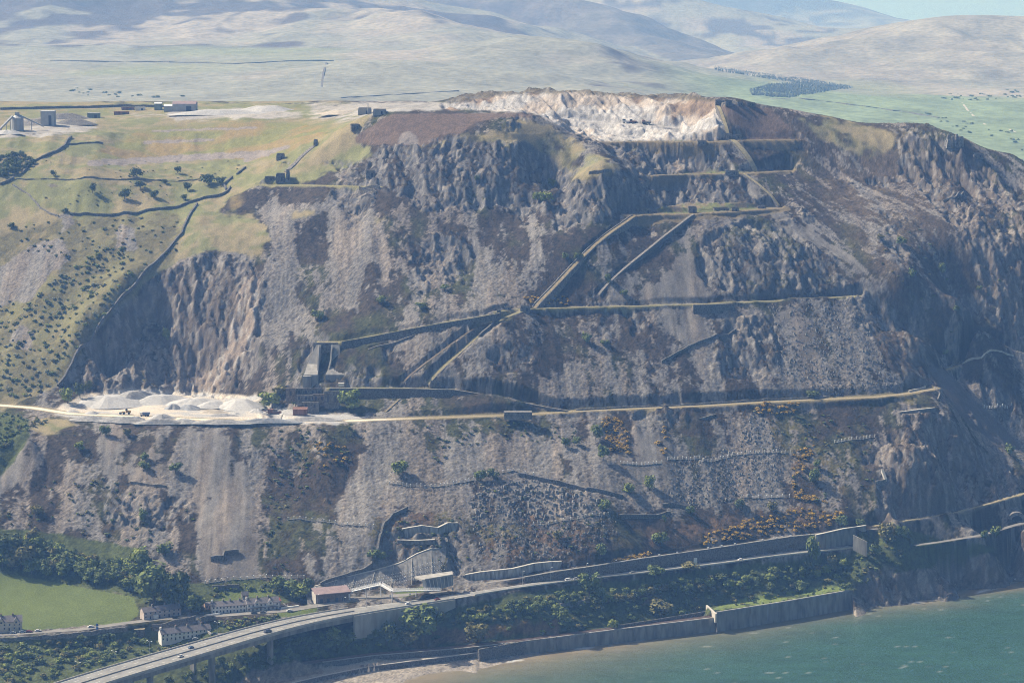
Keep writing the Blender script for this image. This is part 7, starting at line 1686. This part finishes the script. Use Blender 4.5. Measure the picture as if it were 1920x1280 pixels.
# small wood at the left edge, each crown
def scatter_poly(poly, n, seed, mind=6.0, vs=1.0):
    rr = random.Random(seed); out = []; us = [p[0] for p in poly]; vv = [p[1] for p in poly]; tries = 0
    P = [(p[0], p[1]) for p in poly]
    while len(out) < n and tries < n * 60:
        tries += 1
        u = rr.uniform(min(us), max(us)); v = rr.uniform(min(vv), max(vv))
        if not inside(np.array([u]), np.array([v]), P)[0]: continue
        if any((u - a) ** 2 + ((v - b) * vs) ** 2 < mind ** 2 for a, b in out): continue
        out.append((u, v))
    return sorted(out, key=lambda q: q[1]), rr
def scatter(label, group, poly, n, seed, hr, kinds, tree_like, mind=6.0, wr=(0.9, 1.35), cat=None, name=None, vs=1.4, clear=None):
    pts, rr = scatter_poly(poly, n, seed, mind, vs)
    us = [q[0] for q in pts]; u0, u1 = min(us), max(us); vs_ = [q[1] for q in pts]; v0, v1 = min(vs_), max(vs_); base, gbase = label, group
    for u, v in pts:
        if inside(np.array([u]), np.array([v]), BARE)[0] and rr.random() < 0.8: continue
        h = rr.uniform(*hr); k = rr.choice(kinds); p = hit(u, v)
        if clear is not None and clear(p): continue
        sz = ('low', 'middling', 'tall')[min(2, int((h - hr[0]) / (hr[1] - hr[0] + 1e-6) * 3))]
        f = (u - u0) / (u1 - u0 + 1e-6); g_ = (v - v0) / (v1 - v0 + 1e-6)
        place = ('at the left end', 'left of the middle', 'in the middle', 'right of the middle', 'at the right end')[min(4, int(f * 5))] + (' on the upper side' if g_ < 0.4 else ' on the lower side' if g_ > 0.6 else '')
        words_ = base.split(); 
        for w_ in ('round', 'small', 'tall', 'low', 'olive', 'dark', 'green', 'rounded', 'bushy', 'clipped', 'leafy'):
            if words_ and words_[0] == w_: words_ = words_[1:]
        label = ' '.join((sz + ' ' + TONE[k] + ' ' + ' '.join(words_)).split()) + ', ' + place
        label = ' '.join(label.split()[:16]); group = gbase
        if tree_like: tree(label, p, h, h * rr.uniform(*wr), k, group, cat=cat or 'tree', name=name or 'tree')
        else: bush(label, p, h, h * rr.uniform(*wr), k, group, cat=cat or 'shrub', name=name or 'shrub')
scatter('leafy tree in the small wood at the left edge of the pasture', 'trees of the small pasture wood', [(-10, 298), (35, 290), (62, 300), (60, 312), (40, 326), (-10, 338)], 34, 5, (5, 8), ['dark', 'mid', 'dark'], True, 7)
# woodland above the village
scatter('dark crowned tree in the wood between the village field and the scree', 'woodland trees above the village', [(-10, 1020), (60, 1018), (120, 1045), (190, 1060), (270, 1068), (320, 1090), (345, 1118), (330, 1135), (262, 1118), (200, 1102), (120, 1092), (70, 1080), (-10, 1062)], 84, 9, (7.5, 12), ['mid', 'mid', 'fresh', 'dark', 'olive'], True, 12, vs=1.8)
for lb, u, v, h, w, k in [('great domed tree at the right end of the wood above the pinkish terrace', 290, 1132, 66, 66, 'mid'), ('dark broad tree right of the great domed one', 325, 1135, 56, 46, 'dark'), ('rounded tree between the pinkish and the white terrace', 362, 1152, 34, 32, 'mid'), ('bright tree at the upper corner of the wood', 262, 1062, 34, 40, 'fresh'),
    ('large olive tree at the upper left of the wood', 40, 1065, 40, 44, 'olive'), ('dark mass of a tree at the left edge of the wood', 12, 1050, 44, 46, 'dark'), ('tree at the end of the gabled terrace', 545, 1112, 22, 34, 'mid'), ('bushy tree above the garden by the scree foot', 520, 1108, 26, 28, 'mid'), ('bright tree by the white fence right of the terraces', 562, 1125, 26, 34, 'fresh'), ('tall tree behind the service building', 575, 1116, 30, 22, 'dark')]:
    ptree(lb, u, v, h, w, k)
scatter('bushy tree in the belt below the village road at the lower left', 'shrub belt below the village road', [(0, 1210), (150, 1198), (250, 1190), (290, 1205), (300, 1222), (200, 1240), (110, 1268), (0, 1290)], 90, 12, (4, 7.5), ['mid', 'dark', 'olive', 'fresh'], False, 9, cat='shrub')
scatter('clipped hedge bush in front of the cottage terrace', 'hedge in front of the cottages', [(295, 1214), (400, 1203), (415, 1200), (405, 1210), (300, 1226)], 26, 15, (2.5, 4), ['fresh', 'mid', 'olive'], False, 5)
scatter('shrub on the bank between car park and viaduct', 'shrubs on the bank by the viaduct', [(412, 1168), (470, 1158), (530, 1152), (520, 1162), (450, 1178), (425, 1182)], 30, 17, (2.5, 4.5), ['mid', 'olive', 'fresh'], False, 6)
scatter('garden shrub among the lawns behind the white terraces', 'garden shrubs behind the terraces', [(420, 1098), (540, 1092), (580, 1100), (560, 1118), (470, 1106), (400, 1120), (375, 1140), (360, 1130)], 34, 19, (2.5, 5), ['mid', 'dark', 'olive', 'fresh'], False, 8)
scatter('low tree in the shadow under the viaduct', 'trees under the viaduct', [(440, 1235), (560, 1205), (640, 1190), (640, 1232), (560, 1240), (430, 1275), (300, 1290)], 46, 23, (4.5, 7.5), ['dark', 'mid', 'mid'], True, 12)
# thicket between the coast road and the sea
scatter('tall leafy tree in the thicket below the coast road', 'larger trees of the coastal thicket', [(790, 1166), (900, 1146), (1050, 1124), (1250, 1100), (1420, 1078), (1580, 1060), (1590, 1076), (1420, 1100), (1200, 1126), (1000, 1150), (850, 1176), (760, 1186)], 72, 31, (5, 8.5), ['mid', 'dark', 'fresh', 'mid', 'olive'], True, 13)
scatter('rounded shrub in the thicket between the railway and the road', 'shrubs of the coastal thicket', [(640, 1215), (720, 1172), (850, 1148), (1000, 1122), (1300, 1084), (1590, 1052), (1590, 1095), (1360, 1130), (1330, 1145), (1000, 1188), (880, 1204), (700, 1222)], 230, 33, (3, 6), ['mid', 'dark', 'olive', 'fresh', 'mid'], False, 9, wr=(1.0, 1.5))
for lb, u, v, h, w, k in [('great round tree below the abutment wall, largest of the shore bushes', 785, 1192, 50, 70, 'mid'), ('round tree left of the great one under the abutment', 725, 1205, 34, 34, 'dark'), ('bright bush by the end of the viaduct piers', 622, 1208, 30, 24, 'fresh'), ('rounded tree above the promenade, left of two', 650, 1215, 26, 26, 'mid'), ('pale olive tree right of centre on the bracken shelf', 895, 1205, 34, 40, 'olive'), ('dome of pale green bushes above the railway', 765, 1215, 30, 34, 'olive'),
    ('tall tree breaking the line of the coast road', 1105, 1118, 40, 34, 'mid'), ('bright tree on the road edge right of the tall one', 1230, 1082, 20, 30, 'mid'), ('tree in front of the sign panel', 1290, 1070, 14, 30, 'olive'), ('tall tree at the headland end of the thicket', 1522, 1055, 46, 24, 'mid'), ('tree alone in the shade near the headland', 1558, 1072, 28, 20, 'olive'), ('low tree on the platform edge', 1500, 1112, 22, 26, 'mid'), ('shrub tree on the platform by the right wall', 1585, 1108, 14, 18, 'mid'),
    ('bushy tree on the headland crest beside the wing wall', 1662, 1018, 34, 30, 'olive'), ('dark tree on the headland right of the crest', 1690, 1010, 22, 24, 'mid'), ('small tree by the headland road, left of two', 1846, 1012, 16, 14, 'mid'), ('round tree by the headland road, right of two', 1866, 1010, 24, 18, 'mid'), ('dark rounded shrub below the headland crest', 1640, 1042, 20, 20, 'mid'), ('wide shrub above the platform corner', 1240, 1160, 34, 44, 'olive'), ('bright shrub beside the railway', 1150, 1178, 16, 18, 'fresh'), ('round shrub at the lower left of the platform', 1050, 1165, 26, 30, 'mid')]:
    ptree(lb, u, v, h, w, k)
scatter('shrub on the shaded headland bluff', 'shrubs on the headland bluff', [(1605, 1030), (1660, 1005), (1720, 1015), (1700, 1050), (1640, 1090), (1600, 1095)], 40, 37, (2.5, 5), ['olive', 'mid', 'dark'], False, 8)
scatter('low bush on the grassy platform', 'bushes on the grassy platform', [(1350, 1142), (1440, 1112), (1560, 1096), (1580, 1106), (1470, 1130)], 22, 39, (1.5, 3), ['dark', 'mid', 'olive'], False, 10)
# scrub on the left slope
scatter('round green scrub bush on the grassy slope left of the quarry cliff', 'scrub on the left grassy slope', [(-5, 560), (60, 560), (130, 500), (210, 460), (280, 470), (270, 510), (200, 590), (150, 645), (110, 700), (90, 745), (-5, 745)], 230, 41, (1.8, 4.6), ['mid', 'fresh', 'olive', 'hawthorn', 'mid', 'dark'], False, 8, wr=(1.1, 1.6))
scatter('small dark bush among stones below the pasture wall', 'bushes below the pasture wall', [(0, 430), (110, 415), (340, 405), (330, 480), (250, 480), (130, 500), (40, 470)], 70, 43, (1.4, 3), ['dark', 'mid', 'olive'], False, 9, wr=(1.2, 1.8))
scatter('low dark gorse tuft on the pasture and tip banks', 'tufts on the pasture', [(60, 300), (200, 300), (460, 300), (430, 345), (300, 350), (100, 345), (60, 370), (150, 390), (380, 375)], 60, 47, (0.8, 1.8), ['dark', 'olive'], False, 8, wr=(1.2, 2.0))
scatter('bush below the west end of the quarry road', 'bushes at the west end of the quarry road', [(-5, 775), (70, 782), (90, 790), (40, 810), (-5, 860)], 46, 51, (2.5, 5), ['mid', 'dark', 'olive', 'fresh'], False, 7)
# dark scrub on the lower face
for lb, gp, poly, n, sd in (('dark scrub bush on the heath below the quarry floor', 'scrub below the quarry floor', [(500, 800), (690, 800), (660, 870), (600, 900), (530, 960), (540, 1080), (500, 1070)], 110, 53), ('dark scrub bush along the lip of the main terrace', 'scrub along the terrace lip', [(700, 798), (1080, 790), (1100, 830), (980, 830), (850, 850), (820, 880), (790, 820)], 60, 55),
        ('scrub bush among the rocks on the lower left scree', 'scrub on the lower left rocks', [(110, 880), (220, 890), (360, 930), (370, 980), (260, 1030), (120, 1000), (10, 1000), (0, 960)], 60, 57), ('scrub bush in the boulder field', 'scrub in the boulder field', [(880, 900), (1000, 905), (1150, 945), (1180, 1010), (1050, 1050), (900, 1050), (870, 960)], 60, 59),
        ('olive scrub bush on the right hand heath', 'scrub on the right hand heath', [(1400, 770), (1640, 760), (1640, 900), (1560, 980), (1480, 900), (1430, 850)], 80, 61), ('small scrub bush on the upper right slope', 'scrub on the upper right slope', [(1600, 430), (1760, 420), (1900, 520), (1880, 640), (1780, 640), (1680, 540)], 40, 63), ('scrub bush in the hollow over the tunnel canopy', 'scrub in the hollow', [(700, 1000), (760, 965), (870, 970), (880, 1050), (840, 1060), (760, 1030), (700, 1060)], 46, 65)):
    scatter(lb, gp, poly, n, sd, (1.2, 3.0), ['dark', 'mid', 'olive', 'dark'], False, 6, wr=(1.1, 1.7))
# gorse in flower
GO = [('orange flowering gorse in the tall clump under the main terrace', 'gorse of the tall clump', [(1128, 785), (1158, 780), (1180, 815), (1178, 850), (1140, 845), (1135, 810)], 60), ('orange gorse on the heath by the terrace track', 'gorse by the terrace track', [(1415, 755), (1500, 755), (1490, 780), (1420, 778)], 30), ('orange gorse in the bank above the upper road', 'gorse bank above the upper road', [(1300, 1015), (1400, 975), (1500, 955), (1580, 960), (1570, 985), (1450, 1000), (1330, 1022)], 110),
      ('orange gorse strip beside the upper road', 'gorse strip beside the upper road', [(1150, 1048), (1220, 1036), (1210, 1046), (1150, 1054)], 18), ('orange gorse high on the right slope', 'gorse on the right slope', [(1490, 845), (1530, 835), (1510, 880), (1488, 895)], 26), ('orange gorse mound beside the tree on the right', 'gorse mounds on the right', [(1485, 900), (1510, 925), (1560, 945), (1490, 935)], 22), ('orange gorse around the middle junction', 'gorse at the junction', [(980, 560), (1030, 548), (1075, 562), (1060, 572), (1000, 574)], 22),
      ('small orange gorse bush on the scree right of the clump', 'gorse on the scree', [(1225, 795), (1250, 800), (1250, 860), (1240, 855)], 8), ('rusty orange gorse in the heath below the quarry floor', 'gorse below the quarry floor', [(590, 830), (650, 830), (650, 890), (600, 880)], 18)]
for i, (lb, gp, poly, n) in enumerate(GO):
    scatter(lb, gp, poly, n, 71 + i, (2.2, 4.2), ['gorse'], False, 5.0, wr=(1.1, 1.6), cat='gorse', name='gorse_bush')
# distant conifer plantation and trees on the valley floor
vb = MB(); rr = random.Random(5)
def hz2(x, y):
    ix = np.clip(np.interp(x, hx, np.arange(len(hx))), 0, len(hx) - 1.01); j = np.clip(np.interp(y, hy, np.arange(len(hy))), 0, len(hy) - 1.01)
    return HR[int(j), int(ix)]
def hit2(u, v):
    dx, dy, dz = ray(u, v)
    for y in np.arange(2950, 12000, 12.0):
        x = dx * y / dy; z = CAMZ + dz * y / dy
        if z < hz2(x, y): return np.array((x, y, z))
    return np.array((dx * 9000 / dy, 9000, 400))
def wood_stuff(label, name, poly, n, h, m, seed):
    pts, rr = scatter_poly(poly, n, seed, 0.6); b = MB()
    for u, v in pts:
        p = hit2(u, v); b.bar((p[0], p[1], p[2] - 1), (p[0] + rr.uniform(-1, 1), p[1], p[2] + h * rr.uniform(0.7, 1.2)), h * 0.34, 5, 0.4)
    o = solo(name, b, m, label, 'plantation', (0, 0, 0)); o['kind'] = 'stuff'; return o
CON = mat('conifers', (0.17, 0.195, 0.18), amp=0.12)
wood_stuff('dark conifer plantation at the foot of the far valley', 'conifer_plantation', [(1405, 170), (1440, 160), (1510, 155), (1590, 165), (1560, 170), (1480, 184), (1410, 180)], 1700, 4.5, CON, 3)
wood_stuff('narrow dark conifer belt crossing the far moor', 'conifer_belt', [(1340, 126), (1420, 138), (1500, 148), (1600, 164), (1590, 167), (1470, 152), (1340, 132)], 900, 4.5, CON, 4)
for lb, gp, poly, n, sd in (('distant tree on the valley floor at the right', 'distant valley trees', [(1700, 200), (1790, 225), (1915, 250), (1918, 285), (1850, 262), (1760, 240)], 26, 81), ('distant tree along the far valley edge', 'distant trees at the valley edge', [(1740, 178), (1918, 168), (1918, 190), (1780, 190)], 28, 83), ('distant bush on the moor behind the plateau works', 'distant bushes on the moor', [(80, 160), (200, 172), (300, 180), (420, 184), (180, 184)], 16, 85)):
    pts, rr = scatter_poly(poly, n, sd, 5)
    for u, v in pts:
        p = hit2(u, v); h = rr.uniform(4, 8); bush(lb + ', ' + ('leftmost third', 'middle third', 'rightmost third')[min(2, int(3 * (u - min(q[0] for q in poly)) / (max(q[0] for q in poly) - min(q[0] for q in poly))))] + ' of its scatter', p, h, h * rr.uniform(1.0, 1.9), 'mid', gp, cat='tree', name='distant_tree')
plant_bushes()
# loose boulders of the block field, too many to count
bb = MB(); pts, rr = scatter_poly([(885, 905), (1000, 900), (1140, 940), (1165, 1000), (1060, 1045), (900, 1050), (880, 960)], 900, 91, 1.2)
pts2, _ = scatter_poly([(1255, 870), (1380, 830), (1400, 775), (1440, 790), (1475, 850), (1460, 920), (1260, 965)], 800, 92, 1.2)
pts3, _ = scatter_poly([(1440, 570), (1610, 562), (1640, 640), (1690, 730), (1560, 740), (1460, 700)], 900, 93, 1.2)
pts4, _ = scatter_poly([(530, 400), (700, 395), (740, 470), (640, 600), (560, 600)], 500, 94, 1.5)
for u, v in pts + pts2 + pts3:
    p = hit(u, v); s = rr.choice((0.5, 0.7, 0.8, 1.0, 1.5)) * (1.35 if (u, v) in pts[:400] else 0.8)
    bb.box((p[0], p[1], p[2] - 0.4 * s), (1.5 * s, 1.2 * s, 1.4 * s), rr.uniform(0, 3), rr.uniform(0.45, 0.8))
bo = solo('boulders', bb, mat('boulder', (0.19, 0.178, 0.17), amp=0.3, scale=0.6, c2=(0.30, 0.285, 0.27)), 'loose grey boulders strewn over the block screes', 'boulders', (0, 0, 0)); bo['kind'] = 'stuff'

# field walls and tracks on the moor beyond
def far_line(name, label, uv, w, h, m, cat='wall'):
    pts = []
    for a, b in zip(uv[:-1], uv[1:]):
        n = max(2, int(math.hypot(b[0] - a[0], b[1] - a[1]) / 12))
        pts += [hit2(a[0] + (b[0] - a[0]) * i / n, a[1] + (b[1] - a[1]) * i / n) for i in range(n)]
    pts.append(hit2(*uv[-1]))
    pts = [np.array((p[0], p[1], p[2] + h)) for p in pts]
    o = solo(name, MB().wall(pts, w, h + 6, 0, 0, 0.4), m, label, cat, pts[len(pts) // 2])
    return o
far_line('stone_wall', 'long dark wall crossing the moor at the foot of the left hills', [(95, 115), (220, 117), (330, 118), (440, 121), (560, 115), (625, 115)], 3, 2.6, STONE_D)
far_line('stone_wall', 'dark wall dropping down the moor behind the plateau', [(612, 119), (606, 140), (603, 165)], 4, 2.6, STONE_D)
far_line('stone_wall', 'wall along the pasture edge in the far valley', [(1500, 186), (1600, 198), (1700, 212), (1760, 222)], 3, 2.4, STONE_D)
far_line('stone_wall', 'faint wall on the moor left of the conifers', [(640, 185), (760, 178), (860, 172)], 3, 2.2, STONE_D)
LANE = mat('pale_lane', (0.42, 0.40, 0.35), amp=0.1)
far_line('farm_lane', 'pale farm lane curving through the far valley fields', [(1804, 193), (1815, 208), (1830, 222), (1850, 236)], 4, 0.6, LANE, 'lane')['kind'] = 'structure'
far_line('farm_lane', 'pale lane at the right edge of the far valley', [(1870, 240), (1890, 242), (1912, 252)], 4, 0.6, LANE, 'lane')['kind'] = 'structure'
far_line('farm_lane', 'pale lane across the far pasture above the heather slope', [(1430, 187), (1500, 184), (1550, 190)], 5, 0.6, LANE, 'lane')['kind'] = 'structure'
